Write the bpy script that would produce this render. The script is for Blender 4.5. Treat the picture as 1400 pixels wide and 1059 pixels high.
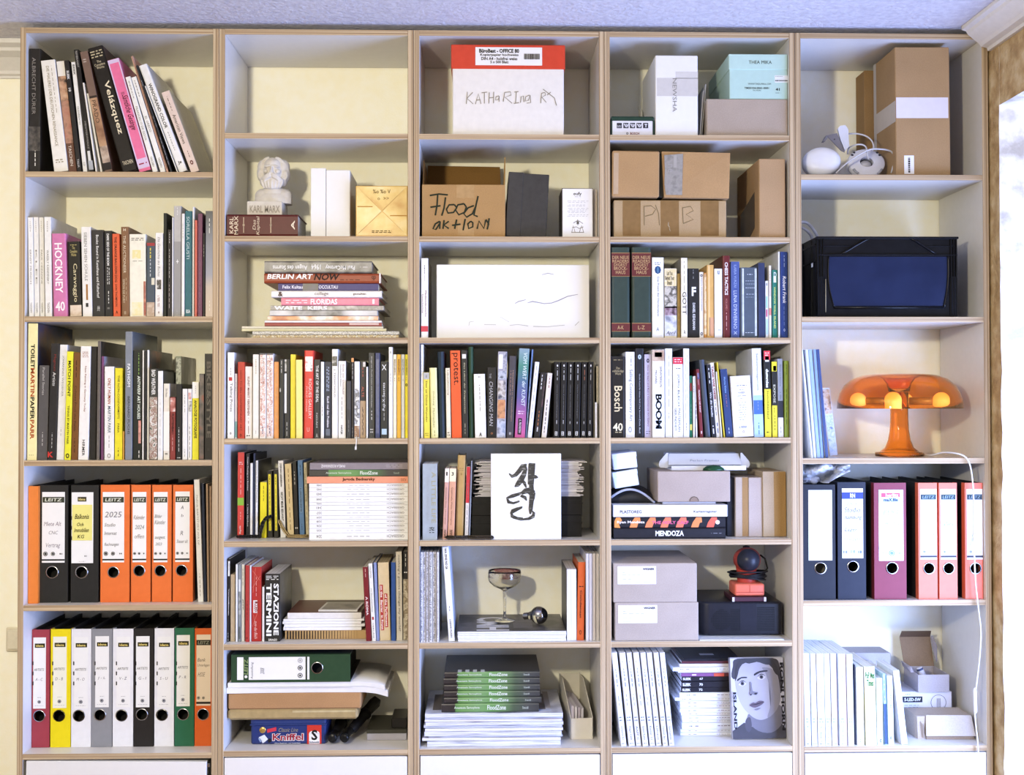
import bpy, bmesh, math, random
from mathutils import Vector, Matrix
random.seed(7)
for o in list(bpy.data.objects):
    bpy.data.objects.remove(o)
SC = bpy.context.scene
COL = SC.collection

# ------------------------------------------------------------------ camera
YAW, PITCH, ROLL = 0.02628, 0.01511, -0.00148
F, DIST, CAMZ = 1574.0, 3.07, 1.5
fw = Vector((math.sin(YAW)*math.cos(PITCH), math.cos(YAW)*math.cos(PITCH), math.sin(PITCH)))
rt0 = Vector((math.cos(YAW), -math.sin(YAW), 0))
up0 = rt0.cross(fw)
rt = rt0*math.cos(ROLL)+up0*math.sin(ROLL)
up = -rt0*math.sin(ROLL)+up0*math.cos(ROLL)
cam = bpy.data.objects.new('camera', bpy.data.cameras.new('camera'))
COL.objects.link(cam)
M = Matrix.Identity(4)
for i in range(3):
    M[i][0], M[i][1], M[i][2] = rt[i], up[i], -fw[i]
M[0][3], M[1][3], M[2][3] = 0, -DIST, CAMZ
cam.matrix_world = M
cam.data.sensor_width = 36
cam.data.sensor_fit = 'HORIZONTAL'
cam.data.lens = 36*F/1400
cam.data.clip_start = 0.05
SC.camera = cam

# ------------------------------------------------------------------ light
SC.view_settings.view_transform = 'Standard'
SC.view_settings.look = 'None'
SC.view_settings.gamma = 1
SC.view_settings.use_curve_mapping = False
SC.view_settings.exposure = 0.50
W = bpy.data.worlds.new('world'); SC.world = W
W.use_nodes = True
W.node_tree.nodes['Background'].inputs[0].default_value = (1.0, 0.97, 0.94, 1)
W.node_tree.nodes['Background'].inputs[1].default_value = 0.4

def light(name, kind, loc, energy, color, **k):
    l = bpy.data.lights.new(name, kind); l.energy = energy; l.color = color
    for a, v in k.items(): setattr(l, a, v)
    o = bpy.data.objects.new(name, l); COL.objects.link(o); o.location = loc
    return o
# the room's warm lamp, up and to the side of the camera
light('warm_room_lamp', 'POINT', (-0.80, -2.65, 2.02), 140, (1.0, 0.90, 0.67), shadow_soft_size=0.07)
# daylight through the window in the recess of the side wall
wl = light('window_daylight', 'AREA', (1.90, -0.95, 0.80), 108, (0.36, 0.50, 1.0), shape='RECTANGLE', size=1.5, size_y=1.35)
wl.rotation_euler = (Vector((-1, 0.5, -0.25))).to_track_quat('-Z', 'Y').to_euler()

# ------------------------------------------------------------------ pixel -> place in the room, at depth y behind the front of the shelves
def PT(px, py, y=0.0):
    d = fw + rt*((px-700)/F) - up*((py-529.5)/F)
    t = (DIST+y)/d.y
    return d.x*t, CAMZ+d.z*t

# ------------------------------------------------------------------ materials
def lin(h, k=0.74):
    h = h.lstrip('#')
    if len(h) == 3: h = ''.join(c*2 for c in h)
    v = [int(h[i:i+2], 16)/255 for i in (0, 2, 4)]
    return tuple(k*(c/12.92 if c <= .04045 else ((c+.055)/1.055)**2.4) for c in v)+(1,)
_M = {}
def newmat(name):
    m = bpy.data.materials.new(name); m.use_nodes = True
    return m, m.node_tree, m.node_tree.nodes['Principled BSDF']
def N(t, typ, **k):
    n = t.nodes.new(typ)
    for a, v in k.items(): setattr(n, a, v)
    return n
def paint(hexc, rough=0.5, var=0.06, metal=0.0, scale=60):
    key = (hexc, rough, var, metal, scale)
    if key in _M: return _M[key]
    m, t, b = newmat('paint_'+hexc.lstrip('#'))
    c = lin(hexc)
    nz = N(t, 'ShaderNodeTexNoise'); nz.inputs['Scale'].default_value = scale
    nz.inputs['Detail'].default_value = 3
    tc = N(t, 'ShaderNodeTexCoord'); t.links.new(tc.outputs['Object'], nz.inputs['Vector'])
    r = N(t, 'ShaderNodeValToRGB')
    r.color_ramp.elements[0].color = tuple(x*(1-var) for x in c[:3])+(1,)
    r.color_ramp.elements[1].color = tuple(min(1, x*(1+var)+.002) for x in c[:3])+(1,)
    r.color_ramp.elements[0].position = .3; r.color_ramp.elements[1].position = .7
    t.links.new(nz.outputs['Fac'], r.inputs[0]); t.links.new(r.outputs[0], b.inputs['Base Color'])
    b.inputs['Roughness'].default_value = rough
    b.inputs['Metallic'].default_value = metal
    b.inputs['Specular IOR Level'].default_value = 0.22
    _M[key] = m
    return m
def plain(hexc, rough=0.6, k=.76):
    key = ('plain', hexc, rough, k)
    if key in _M: return _M[key]
    m, t, b = newmat('print_'+hexc.lstrip('#'))
    b.inputs['Base Color'].default_value = lin(hexc, k); b.inputs['Roughness'].default_value = rough
    b.inputs['Specular IOR Level'].default_value = 0.2
    _M[key] = m
    return m
GROUND = [255]
def lum(h):
    h = h.lstrip('#')
    return sum(int(h[i:i+2], 16) for i in (0, 2, 4))/3 if len(h) == 6 else 200
def ink(h):
    """printing ink: full strength for light lettering on dark covers, deeper on pale ones"""
    l = lum(h)
    return plain(h, .6, .8 if l > 225 or (GROUND[0] < 125 and l > 100) else .45)
def picture(cols, scale=40, rough=0.4, stretch=(1, 1, 1), seed=0, detail=4, hard=False):
    """a printed picture too small to read: patches of the given colours"""
    key = ('pic', tuple(cols), scale, stretch, seed, hard)
    if key in _M: return _M[key]
    m, t, b = newmat('printed_picture')
    tc = N(t, 'ShaderNodeTexCoord'); mp = N(t, 'ShaderNodeMapping')
    mp.inputs['Scale'].default_value = stretch; mp.inputs['Location'].default_value = (seed*3.1, seed*1.7, seed*.9)
    nz = N(t, 'ShaderNodeTexNoise'); nz.inputs['Scale'].default_value = scale; nz.inputs['Detail'].default_value = detail
    t.links.new(tc.outputs['Object'], mp.inputs[0]); t.links.new(mp.outputs[0], nz.inputs['Vector'])
    r = N(t, 'ShaderNodeValToRGB'); e = r.color_ramp.elements
    n = len(cols)
    if hard: r.color_ramp.interpolation = 'CONSTANT'
    while len(e) < n: e.new(.5)
    for i, c in enumerate(cols):
        e[i].position = .32+.36*i/max(1, n-1) if not hard else .3+.4*i/n
    for i, c in enumerate(cols): e[i].color = lin(c)
    t.links.new(nz.outputs['Fac'], r.inputs[0]); t.links.new(r.outputs[0], b.inputs['Base Color'])
    b.inputs['Roughness'].default_value = rough
    _M[key] = m
    return m
def gradient(cols, h, rough=.4):
    """printed colour gradient along the height h of a spine, first colour at the foot; a colour may be (position, colour)"""
    key = ('grad', tuple(cols), round(h, 3))
    if key in _M: return _M[key]
    m, t, b = newmat('printed_gradient')
    tc = N(t, 'ShaderNodeTexCoord'); sp = N(t, 'ShaderNodeSeparateXYZ'); mr = N(t, 'ShaderNodeMapRange')
    mr.inputs['From Max'].default_value = h
    t.links.new(tc.outputs['Object'], sp.inputs[0]); t.links.new(sp.outputs['Z'], mr.inputs['Value'])
    r = N(t, 'ShaderNodeValToRGB'); e = r.color_ramp.elements
    while len(e) < len(cols): e.new(.5)
    for i, c in enumerate(cols):
        e[i].position = c[0] if isinstance(c, tuple) else i/(len(cols)-1)
    for i, c in enumerate(cols): e[i].color = lin(c[1] if isinstance(c, tuple) else c)
    t.links.new(mr.outputs[0], r.inputs[0]); t.links.new(r.outputs[0], b.inputs['Base Color'])
    b.inputs['Roughness'].default_value = rough
    _M[key] = m
    return m
def lined(c1, c2, axis, scale, rough=.8, stretchy=1.0, name='lined'):
    """fine layers (veneers of plywood, leaves of a page block) across one axis"""
    key = ('lined', c1, c2, axis, scale, stretchy)
    if key in _M: return _M[key]
    m, t, b = newmat(name)
    tc = N(t, 'ShaderNodeTexCoord'); mp = N(t, 'ShaderNodeMapping')
    s = [3.0*stretchy]*3; s[axis] = scale
    mp.inputs['Scale'].default_value = s
    nz = N(t, 'ShaderNodeTexNoise'); nz.inputs['Scale'].default_value = 1; nz.inputs['Detail'].default_value = 3
    t.links.new(tc.outputs['Object'], mp.inputs[0]); t.links.new(mp.outputs[0], nz.inputs['Vector'])
    r = N(t, 'ShaderNodeValToRGB'); e = r.color_ramp.elements
    e[0].position = .36; e[1].position = .62; e[0].color = lin(c1); e[1].color = lin(c2)
    t.links.new(nz.outputs['Fac'], r.inputs[0]); t.links.new(r.outputs[0], b.inputs['Base Color'])
    b.inputs['Roughness'].default_value = rough
    b.inputs['Specular IOR Level'].default_value = .15
    _M[key] = m
    return m
def rough_wall(name, hexes, scale, bump, bscale, rough=.9):
    m, t, b = newmat(name)
    tc = N(t, 'ShaderNodeTexCoord')
    nz = N(t, 'ShaderNodeTexNoise'); nz.inputs['Scale'].default_value = scale; nz.inputs['Detail'].default_value = 6
    t.links.new(tc.outputs['Object'], nz.inputs['Vector'])
    r = N(t, 'ShaderNodeValToRGB'); e = r.color_ramp.elements
    while len(e) < len(hexes): e.new(.5)
    for i in range(len(hexes)): e[i].position = .35+.3*i/(len(hexes)-1)
    for i, h in enumerate(hexes): e[i].color = lin(h, .97)
    t.links.new(nz.outputs['Fac'], r.inputs[0]); t.links.new(r.outputs[0], b.inputs['Base Color'])
    b.inputs['Roughness'].default_value = rough
    if bump:
        n2 = N(t, 'ShaderNodeTexNoise'); n2.inputs['Scale'].default_value = bscale; n2.inputs['Detail'].default_value = 4
        t.links.new(tc.outputs['Object'], n2.inputs['Vector'])
        bp = N(t, 'ShaderNodeBump'); bp.inputs['Strength'].default_value = bump; bp.inputs['Distance'].default_value = .01
        t.links.new(n2.outputs['Fac'], bp.inputs['Height']); t.links.new(bp.outputs[0], b.inputs['Normal'])
    return m
def glass(hexc, rough=0.0, ior=1.45, trans=1.0):
    key = ('glass', hexc, rough)
    if key in _M: return _M[key]
    m, t, b = newmat('glass')
    b.inputs['Base Color'].default_value = lin(hexc, 1.0)
    b.inputs['Roughness'].default_value = rough
    b.inputs['Transmission Weight'].default_value = trans
    b.inputs['IOR'].default_value = ior
    _M[key] = m
    return m
def carton(hexc='b08a5e'):
    key = ('carton', hexc)
    if key in _M: return _M[key]
    m, t, b = newmat('corrugated_card')
    c = lin(hexc)
    tc = N(t, 'ShaderNodeTexCoord')
    nz = N(t, 'ShaderNodeTexNoise'); nz.inputs['Scale'].default_value = 350; nz.inputs['Detail'].default_value = 4
    n2 = N(t, 'ShaderNodeTexNoise'); n2.inputs['Scale'].default_value = 9; n2.inputs['Detail'].default_value = 3
    t.links.new(tc.outputs['Object'], nz.inputs['Vector']); t.links.new(tc.outputs['Object'], n2.inputs['Vector'])
    mx = N(t, 'ShaderNodeMath', operation='ADD'); t.links.new(nz.outputs['Fac'], mx.inputs[0]); t.links.new(n2.outputs['Fac'], mx.inputs[1])
    hf = N(t, 'ShaderNodeMath', operation='MULTIPLY'); hf.inputs[1].default_value = .5; t.links.new(mx.outputs[0], hf.inputs[0])
    r = N(t, 'ShaderNodeValToRGB')
    r.color_ramp.elements[0].color = tuple(x*.86 for x in c[:3])+(1,); r.color_ramp.elements[1].color = tuple(x*1.1 for x in c[:3])+(1,)
    r.color_ramp.elements[0].position = .35; r.color_ramp.elements[1].position = .65
    t.links.new(hf.outputs[0], r.inputs[0]); t.links.new(r.outputs[0], b.inputs['Base Color'])
    b.inputs['Roughness'].default_value = .85; b.inputs['Specular IOR Level'].default_value = .15
    _M[key] = m
    return m
PAGES = lined('d9d2c2', 'f2eee4', 0, 900, name='page_leaves')
PAGES_OLD = lined('b7a583', 'd8c9a8', 0, 900, name='aged_page_leaves')
PAGES_W = lined('dcdcde', 'fafafa', 0, 700, name='white_page_leaves')

# ------------------------------------------------------------------ meshes
class MB:
    def __init__(s): s.b = bmesh.new()
    def box(s, x0, x1, y0, y1, z0, z1, mi=0, bev=0, seg=1):
        vs = [s.b.verts.new((x, y, z)) for x in (x0, x1) for y in (y0, y1) for z in (z0, z1)]
        fs = []
        for q in ((0, 1, 3, 2), (4, 6, 7, 5), (0, 4, 5, 1), (2, 3, 7, 6), (0, 2, 6, 4), (1, 5, 7, 3)):
            f = s.b.faces.new([vs[i] for i in q]); f.material_index = mi; fs.append(f)
        if bev:
            es = list({e for f in fs for e in f.edges})
            bmesh.ops.bevel(s.b, geom=es, offset=bev, segments=seg, affect='EDGES', profile=.5)
        return fs
    def hexa(s, pts, mi=0):
        """eight corners: bottom four then top four, each counter-clockwise from above"""
        v = [s.b.verts.new(p) for p in pts]
        for q in ((3, 2, 1, 0), (4, 5, 6, 7), (0, 1, 5, 4), (1, 2, 6, 5), (2, 3, 7, 6), (3, 0, 4, 7)):
            s.b.faces.new([v[i] for i in q]).material_index = mi
    def prism(s, poly, f0, f1, mi=0):
        """poly: 2-D outline; f0/f1 map a 2-D point to the two ends"""
        a = [s.b.verts.new(f0(p)) for p in poly]; c = [s.b.verts.new(f1(p)) for p in poly]
        n = len(poly); fs = []
        for i in range(n):
            fs.append(s.b.faces.new((a[i], a[(i+1) % n], c[(i+1) % n], c[i])))
        fs.append(s.b.faces.new(a[::-1])); fs.append(s.b.faces.new(c))
        for f in fs: f.material_index = mi
        bmesh.ops.recalc_face_normals(s.b, faces=fs)
        return fs
    def lathe(s, prof, c=(0, 0, 0), axis='Z', n=32, mi=0, sx=1, sy=1):
        """prof: (radius, height) list turned about an axis through c"""
        rings = []
        def m(r, a, h):
            u, v = r*math.cos(a)*sx, r*math.sin(a)*sy
            p = {'Z': (u, v, h), 'Y': (u, h, v), 'X': (h, u, v)}[axis]
            return (c[0]+p[0], c[1]+p[1], c[2]+p[2])
        for r, h in prof:
            if r < 1e-6: rings.append([s.b.verts.new(m(0, 0, h))])
            else: rings.append([s.b.verts.new(m(r, 2*math.pi*i/n, h)) for i in range(n)])
        fs = []
        for A, B_ in zip(rings, rings[1:]):
            for i in range(n):
                j = (i+1) % n
                q = [A[i % len(A)], A[j % len(A)], B_[j % len(B_)], B_[i % len(B_)]]
                q = list(dict.fromkeys(q))
                if len(q) > 2:
                    try: fs.append(s.b.faces.new(q))
                    except ValueError: pass
        for f in fs: f.material_index = mi; f.smooth = True
        bmesh.ops.recalc_face_normals(s.b, faces=fs)
        return fs
    def tube(s, pts, r, n=8, mi=0, closed=False):
        pts = [Vector(p) for p in pts]; k = len(pts); rings = []
        u = None
        for i, p in enumerate(pts):
            if closed: t = (pts[(i+1) % k]-pts[i-1]).normalized()
            else: t = (pts[min(i+1, k-1)]-pts[max(i-1, 0)]).normalized()
            if u is None:
                u = t.orthogonal().normalized()
            u = (u-t*u.dot(t)).normalized(); v = t.cross(u)
            rr = r[i] if isinstance(r, (list, tuple)) else r
            rings.append([s.b.verts.new(p+(u*math.cos(2*math.pi*a/n)+v*math.sin(2*math.pi*a/n))*rr) for a in range(n)])
        fs = []
        for i in range(k if closed else k-1):
            A, B_ = rings[i], rings[(i+1) % k]
            for a in range(n):
                fs.append(s.b.faces.new((A[a], A[(a+1) % n], B_[(a+1) % n], B_[a])))
        if not closed:
            fs.append(s.b.faces.new(rings[0][::-1])); fs.append(s.b.faces.new(rings[-1]))
        for f in fs: f.material_index = mi; f.smooth = True
    def ball(s, c, r, mi=0, n=16, rot=None):
        r = r if isinstance(r, (tuple, list)) else (r, r, r)
        m = Matrix.Translation(c) @ (rot or Matrix.Identity(4)) @ Matrix.Diagonal((*r, 1))
        g = bmesh.ops.create_uvsphere(s.b, u_segments=n, v_segments=n//2+2, radius=1, matrix=m)
        for v in g['verts']:
            for f in v.link_faces: f.material_index = mi; f.smooth = True
    def plate_hole(s, x0, x1, y0, y1, z0, z1, cx, cz, r, mi=0, n=28):
        """an upright plate (front at y0) with a round hole through it"""
        an = [2*math.pi*i/n for i in range(n)]+[math.atan2(Z-cz, X-cx) % (2*math.pi) for X in (x0, x1) for Z in (z0, z1)]
        an = sorted(set(round(a, 6) for a in an)); n = len(an)
        O, I = [[], []], [[], []]
        for k, y in enumerate((y0, y1)):
            for a in an:
                ca, sa = math.cos(a), math.sin(a)
                tx = ((x1-cx)/ca if ca > 0 else (x0-cx)/ca) if abs(ca) > 1e-9 else 1e9
                tz = ((z1-cz)/sa if sa > 0 else (z0-cz)/sa) if abs(sa) > 1e-9 else 1e9
                tt = min(tx, tz)
                O[k].append(s.b.verts.new((cx+ca*tt, y, cz+sa*tt))); I[k].append(s.b.verts.new((cx+ca*r, y, cz+sa*r)))
        fs = []
        for i in range(n):
            j = (i+1) % n
            fs.append(s.b.faces.new((I[0][i], O[0][i], O[0][j], I[0][j])))
            fs.append(s.b.faces.new((I[1][i], O[1][i], O[1][j], I[1][j])))
            fs.append(s.b.faces.new((I[0][i], I[0][j], I[1][j], I[1][i])))
            fs.append(s.b.faces.new((O[0][i], O[0][j], O[1][j], O[1][i])))
        for f in fs: f.material_index = mi
        bmesh.ops.recalc_face_normals(s.b, faces=fs)
    def link(s, name, mats, parent=None, loc=None, rot=None, smooth=None):
        me = bpy.data.meshes.new(name); s.b.to_mesh(me); s.b.free()
        for m in (mats if isinstance(mats, (list, tuple)) else [mats]): me.materials.append(m)
        if smooth:
            for p in me.polygons: p.use_smooth = True
            me.set_sharp_from_angle(angle=math.radians(smooth))
        o = bpy.data.objects.new(name, me); COL.objects.link(o)
        if parent: o.parent = parent
        if loc: o.location = loc
        if rot: o.rotation_euler = rot
        return o
PLUR = {'book': 'books', 'magazine': 'magazines', 'binder': 'ring binders', 'catalogue': 'catalogues', 'box': 'boxes'}
def tag(o, label, cat, group=None):
    o['label'] = label; o['category'] = cat
    if not group and Cell.last and cat in PLUR: group = PLUR[cat]+' on the '+Cell.last.loc
    if group: o['group'] = group
    return o
def empty(name, loc=(0, 0, 0), rot=None):
    o = bpy.data.objects.new(name, None); COL.objects.link(o); o.location = loc; o.empty_display_size = .03
    if rot: o.rotation_euler = rot
    return o
class Cell:
    last = None
def struct(o):
    o['kind'] = 'structure'
    return o

# ------------------------------------------------------------------ lettering
_T = {}
def glyphs(s, bold=0.0):
    key = (s, bold)
    if key in _T: return _T[key]
    cu = bpy.data.curves.new('t', 'FONT'); cu.body = s; cu.resolution_u = 2; cu.offset = bold
    cu.fill_mode = 'FRONT'; cu.space_line = .85
    if '\n' in s: cu.align_x = 'CENTER'
    o = bpy.data.objects.new('t', cu)
    me = bpy.data.meshes.new_from_object(o)
    vs = [(v.co.x, v.co.y) for v in me.vertices]; fs = [tuple(p.vertices) for p in me.polygons]
    bpy.data.objects.remove(o); bpy.data.curves.remove(cu); bpy.data.meshes.remove(me)
    if vs:
        x0, x1 = min(v[0] for v in vs), max(v[0] for v in vs); y0, y1 = min(v[1] for v in vs), max(v[1] for v in vs)
        vs = [((x-x0)/max(1e-6, x1-x0), (y-y0)/max(1e-6, y1-y0)) for x, y in vs]
    _T[key] = (vs, fs)
    return _T[key]
def lettering(parent, s, x0, x1, z0, z1, col, o='h', bold=0.0, shear=0.0, y=-.0005, name='lettering', mat=None):
    """print s into the rectangle x0..x1, z0..z1 of the parent's front face; o: h across, d downwards, u upwards, r upside down"""
    vs, fs = glyphs(s, bold)
    me = bpy.data.meshes.new(name)
    out = []
    asp = (z1-z0)/(x1-x0) if o in 'hr' else (x1-x0)/(z1-z0)
    for u, v in vs:
        u = (u+shear*asp*(v-.5))
        if o == 'h': p = (x0+(x1-x0)*u, y, z0+(z1-z0)*v)
        elif o == 'd': p = (x0+(x1-x0)*v, y, z1-(z1-z0)*u)
        elif o == 'u': p = (x1-(x1-x0)*v, y, z0+(z1-z0)*u)
        else: p = (x1-(x1-x0)*u, y, z1-(z1-z0)*v)
        out.append(p)
    me.from_pydata(out, [], fs); me.materials.append(mat or ink(col))
    ob = bpy.data.objects.new(name, me); COL.objects.link(ob); ob.parent = parent
    return ob
def dashes(parent, n, x0, x1, z0, z1, col, o='d', y=-.0005, rows=1):
    """print too small to read"""
    b = MB(); L = (z1-z0) if o in 'du' else (x1-x0); Wd = (x1-x0) if o in 'du' else (z1-z0)
    for r in range(rows):
        c0, c1 = Wd*(r+.3)/rows, Wd*(r+.7)/rows
        p = 0.0
        while p < L:
            w = random.uniform(.5, 1.5)*L/n
            e = min(L, p+w)
            if o in 'du': q = [(x0+c0, z0+p), (x0+c1, z0+p), (x0+c1, z0+e), (x0+c0, z0+e)]
            else: q = [(x0+p, z0+c0), (x0+e, z0+c0), (x0+e, z0+c1), (x0+p, z0+c1)]
            b.b.faces.new([b.b.verts.new((a, y, c)) for a, c in q])
            p = e+L/n*.45
    return b.link('lettering', ink(col), parent)
def brush(parent, lines, col, y=-.0006, name='handwriting', mat=None):
    """hand-drawn strokes: each a list of (x, z, width)"""
    b = MB(); k = 0
    for ln in lines:
        ln = [(Vector((p[0], 0, p[1])), p[2]) for p in ln]; k += 1
        prev = None
        for i, (p, w) in enumerate(ln):
            t = (ln[min(i+1, len(ln)-1)][0]-ln[max(i-1, 0)][0]).normalized()
            nn = Vector((-t.z, 0, t.x))*w/2
            yy = y-.00002*k
            q = (b.b.verts.new((p.x+nn.x, yy, p.z+nn.z)), b.b.verts.new((p.x-nn.x, yy, p.z-nn.z)))
            if prev: b.b.faces.new((prev[0], prev[1], q[1], q[0]))
            prev = q
    return b.link(name, mat or ink(col), parent)
def sheet(parent, x0, x1, z0, z1, mat, name, y0=-.0004, t=.0004, ry=None):
    b = MB(); b.box(x0, x1, y0, y0+t, z0, z1)
    return b.link(name, mat, parent)

# ------------------------------------------------------------------ the shelves' measures (from the front edges seen in the photograph)
INNER = [(-1.2064, -.7138), (-.682, -.1968), (-.1659, .3151), (.3448, .8295), (.8608, 1.3545)]
OUTER = [(-1.2215, -.6984), (-.6974, -.1819), (-.1809, .3295), (.3305, .8447), (.8457, 1.3715)]
Z5 = [.2358, -.1445, -.5256, -.915]
ROWS5 = [.6197, .2358, -.1445, -.5256, -.915]
ROWS7 = [.7244, .4499, .1795, -.0885, -.36, -.6315, -.9117]
TH, TOPZ, DEPTH = .015, .9872, .298
def rows(c): return ROWS5 if c in (0, 4) else ROWS7
BAY = ['first', 'second', 'middle', 'fourth', 'last']
ORD = ['top', 'second', 'third', 'fourth', 'fifth', 'sixth', 'lowest']
CROP = {(0, 0): (20, 30, 4.814), (0, 1): (20, 235, 4.828), (0, 2): (20, 430, 4.828), (0, 3): (20, 625, 4.828), (0, 4): (20, 825, 4.524)}
for r_, oy in enumerate((30, 180, 325, 460, 600, 740, 880)):
    CROP[(1, r_)] = (290, oy, 4.828); CROP[(2, r_)] = (560, oy, 5.0); CROP[(3, r_)] = (820, oy, 5.0)
for r_, oy in enumerate((30, 235, 430, 620, 820)): CROP[(4, r_)] = (1080, oy, 4.375)
class Cell:
    last = None
    def __init__(s, c, r, y=.012):
        if Cell.last: flush(Cell.last)
        Cell.last = s; s.q = []
        s.c, s.r, s.y = c, r, y
        s.ox, s.oy, s.k = CROP[(c, r)]
        zs = rows(c)
        s.floor = CAMZ+zs[r]; s.ceil = CAMZ+(TOPZ if r == 0 else zs[r-1]-TH)
        s.x0, s.x1 = INNER[c]
        o = ORD[r] if r < len(zs)-1 else 'lowest'
        s.loc = f'{BAY[c]} bookcase, {o} shelf'
        # row of the crop where things at depth y meet the shelf
        s.fy = {}
    def pt(s, x, y, d=None):
        return PT(s.ox+x/s.k, s.oy+y/s.k, s.y if d is None else d)
    def base(s, d=None):
        """crop row at which the shelf is met at depth d"""
        d = s.y if d is None else d
        if d in s.fy: return s.fy[d]
        lo, hi = 0, 1400
        for _ in range(40):
            m = (lo+hi)/2
            if s.pt(600, m, d)[1] > s.floor: lo = m
            else: hi = m
        s.fy[d] = m
        return m

# ------------------------------------------------------------------ books
def book_mesh(name, t, d, h, mats, hard=0, rnd=None, parent=None):
    b = MB()
    bd = min(.0026 if hard else .0009, t*.2)
    r = rnd if rnd is not None else (min(.004, t*.3) if hard else min(.0012, t*.2))
    o = [(-t/2, d), (-t/2, r), (-t/2+.3*r, .3*r), (-t/2+r, 0), (t/2-r, 0), (t/2-.3*r, .3*r), (t/2, r), (t/2, d),
         (t/2-bd, d), (t/2-bd, bd*1.3), (-t/2+bd, bd*1.3), (-t/2+bd, d)]
    fs = b.prism(o, lambda p: (p[0], p[1], 0), lambda p: (p[0], p[1], h))
    if len(mats) > 1:
        for f in fs:
            if abs(f.normal.x) > .95 and f.calc_center_median().y > r*1.01 and abs(f.calc_center_median().x) > t/2-bd*.5: f.material_index = 1
    ob = b.link(name, mats, parent)
    return ob, bd
def make_book(name, t, d, h, col, hard=0, side=None, pages=None, rnd=None, mat=None):
    mats = [mat or paint(col, .42)]
    if side: mats.append(side if not isinstance(side, str) else paint(side, .4))
    ob, bd = book_mesh(name, t, d, h, mats, hard, rnd)
    p = MB(); ov = .003 if hard else .0006
    p.box(-t/2+bd, t/2-bd, bd*1.3, d-ov, ov, h-ov)
    p.link('page_block', pages or PAGES, ob)
    return ob
def spine_print(ob, tx, bands, t, h, at):
    """tx: (text, a, b, colour, o, c0, c1, bold, shear); a..b from the head end, c across the spine as shares of its width"""
    for bnd in bands:
        a, b_, col = bnd[:3]
        c0, c1 = (bnd[3], bnd[4]) if len(bnd) > 4 else (.0, 1.0)
        z1, z0 = at(a), at(b_)
        m = col if not isinstance(col, str) else plain(col, .45)
        nm = bnd[5] if len(bnd) > 5 else 'spine_band'
        sheet(ob, -t/2+.0002+(t-.0004)*c0, -t/2+.0002+(t-.0004)*c1, max(0.0005, z0), min(h-.0005, z1), m, nm, -.0003, .0003)
    for e in tx:
        s, a, b_, col = e[:4]
        o = e[4] if len(e) > 4 else 'd'
        c0 = e[5] if len(e) > 5 else .28
        c1 = e[6] if len(e) > 6 else .72
        bold = e[7] if len(e) > 7 else 0.0
        sh = e[8] if len(e) > 8 else 0.0
        z1, z0 = at(a), at(b_)
        if z0 > z1: z0, z1 = z1, z0
        X0, X1 = -t/2+t*c0, -t/2+t*c1
        if s.startswith('~'):
            p = s[1:].split('/'); dashes(ob, int(p[0]), X0, X1, z0, z1, col, o, rows=int(p[1]) if len(p) > 1 else 1)
        else:
            lettering(ob, s, X0, X1, z0, z1, col, o, bold, sh)
def B(c, x0, x1, top, col, look, tx=(), lean=0, hard=0, y=None, d=None, side=None, bands=(), mat=None, grad=None, name='book', cat='book', grp=None, pages=None, rnd=None, loc=True, post=None):
    """one upright book: x0..x1 its foot, top its head (crop pixels), lean the shift of its head; built by flush() once its neighbours are known"""
    y = (c.y+random.uniform(0, .008)) if y is None else y
    fy = c.base(round(y, 3))
    X0, _ = c.pt(x0, fy, y); X1, _ = c.pt(x1, fy, y)
    XT, ZT = c.pt(x0+lean, top, y)
    ZT = min(ZT, c.ceil-.003)
    s_ = (XT-X0)/(ZT-c.floor) if lean else 0.0
    c.q.append(dict(X0=max(X0, c.x0+.0008), X1=min(X1, c.x1-.0008), H=ZT-c.floor, s=s_, y=y, fy=fy, top=top, col=col, look=look, tx=tx, hard=hard, d=d, side=side, bands=bands, mat=mat, grad=grad, name=name, cat=cat, grp=grp, pages=pages, rnd=rnd, loc=loc, post=post))
def flush(c):
    q = c.q
    for k in range(3):
        for a in q:         # keep clear of the uprights
            a['X0'] += max(0, c.x0+.0008-(a['X0']+min(0, a['s']*a['H']))); a['X1'] -= max(0, a['X1']+max(0, a['s']*a['H'])-(c.x1-.0008))
        for i, a in enumerate(q):
            for e in q[i+1:i+4]:
                if abs(a['y']-e['y']) > .025: continue
                hm = min(a['H'], e['H'])
                dz = max((a['X1']+a['s']*z)-(e['X0']+e['s']*z) for z in (0, hm))+.0003
                if dz > 0:
                    ta, te = a['X1']-a['X0'], e['X1']-e['X0']
                    da = min(dz*ta/(ta+te), ta-.0024); a['X1'] -= max(0, da)
                    e['X0'] += max(0, min(dz-da, te-.0024))
    for a in q:
        X0, X1, y, fy, top = a['X0'], a['X1'], a['y'], a['fy'], a['top']
        la = math.atan(a['s'])
        t = max(.0018, (X1-X0)*math.cos(la)-.0003)
        h = a['H']/math.cos(la)-t*math.sin(abs(la))*1.0
        d = a['d'] or min(.27, max(.11, .74*h))
        d = min(d, .292-y)
        GROUND[0] = lum(a['col'])
        m = a['mat'] or (gradient(a['grad'], h) if a['grad'] else None)
        ob = make_book(a['name'], t, d, h, a['col'], a['hard'], a['side'], a['pages'], a['rnd'], m)
        piv = Vector((-t/2 if la < 0 else t/2, 0, 0)); off = X0 if la < 0 else X1
        r = Matrix.Rotation(la, 3, 'Y') @ piv
        ob.location = (off-r.x, y, c.floor+.0003-r.z)
        ob.rotation_euler = (0, la, 0)
        tag(ob, a['look']+((', '+c.loc) if a['loc'] else ''), a['cat'], a['grp'])
        spine_print(ob, a['tx'], a['bands'], t, h, lambda v: h*(1-(v-top)/(fy-top)))
        if a['post']: a['post'](ob, t, h)
        GROUND[0] = 255
    c.q = []
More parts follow.
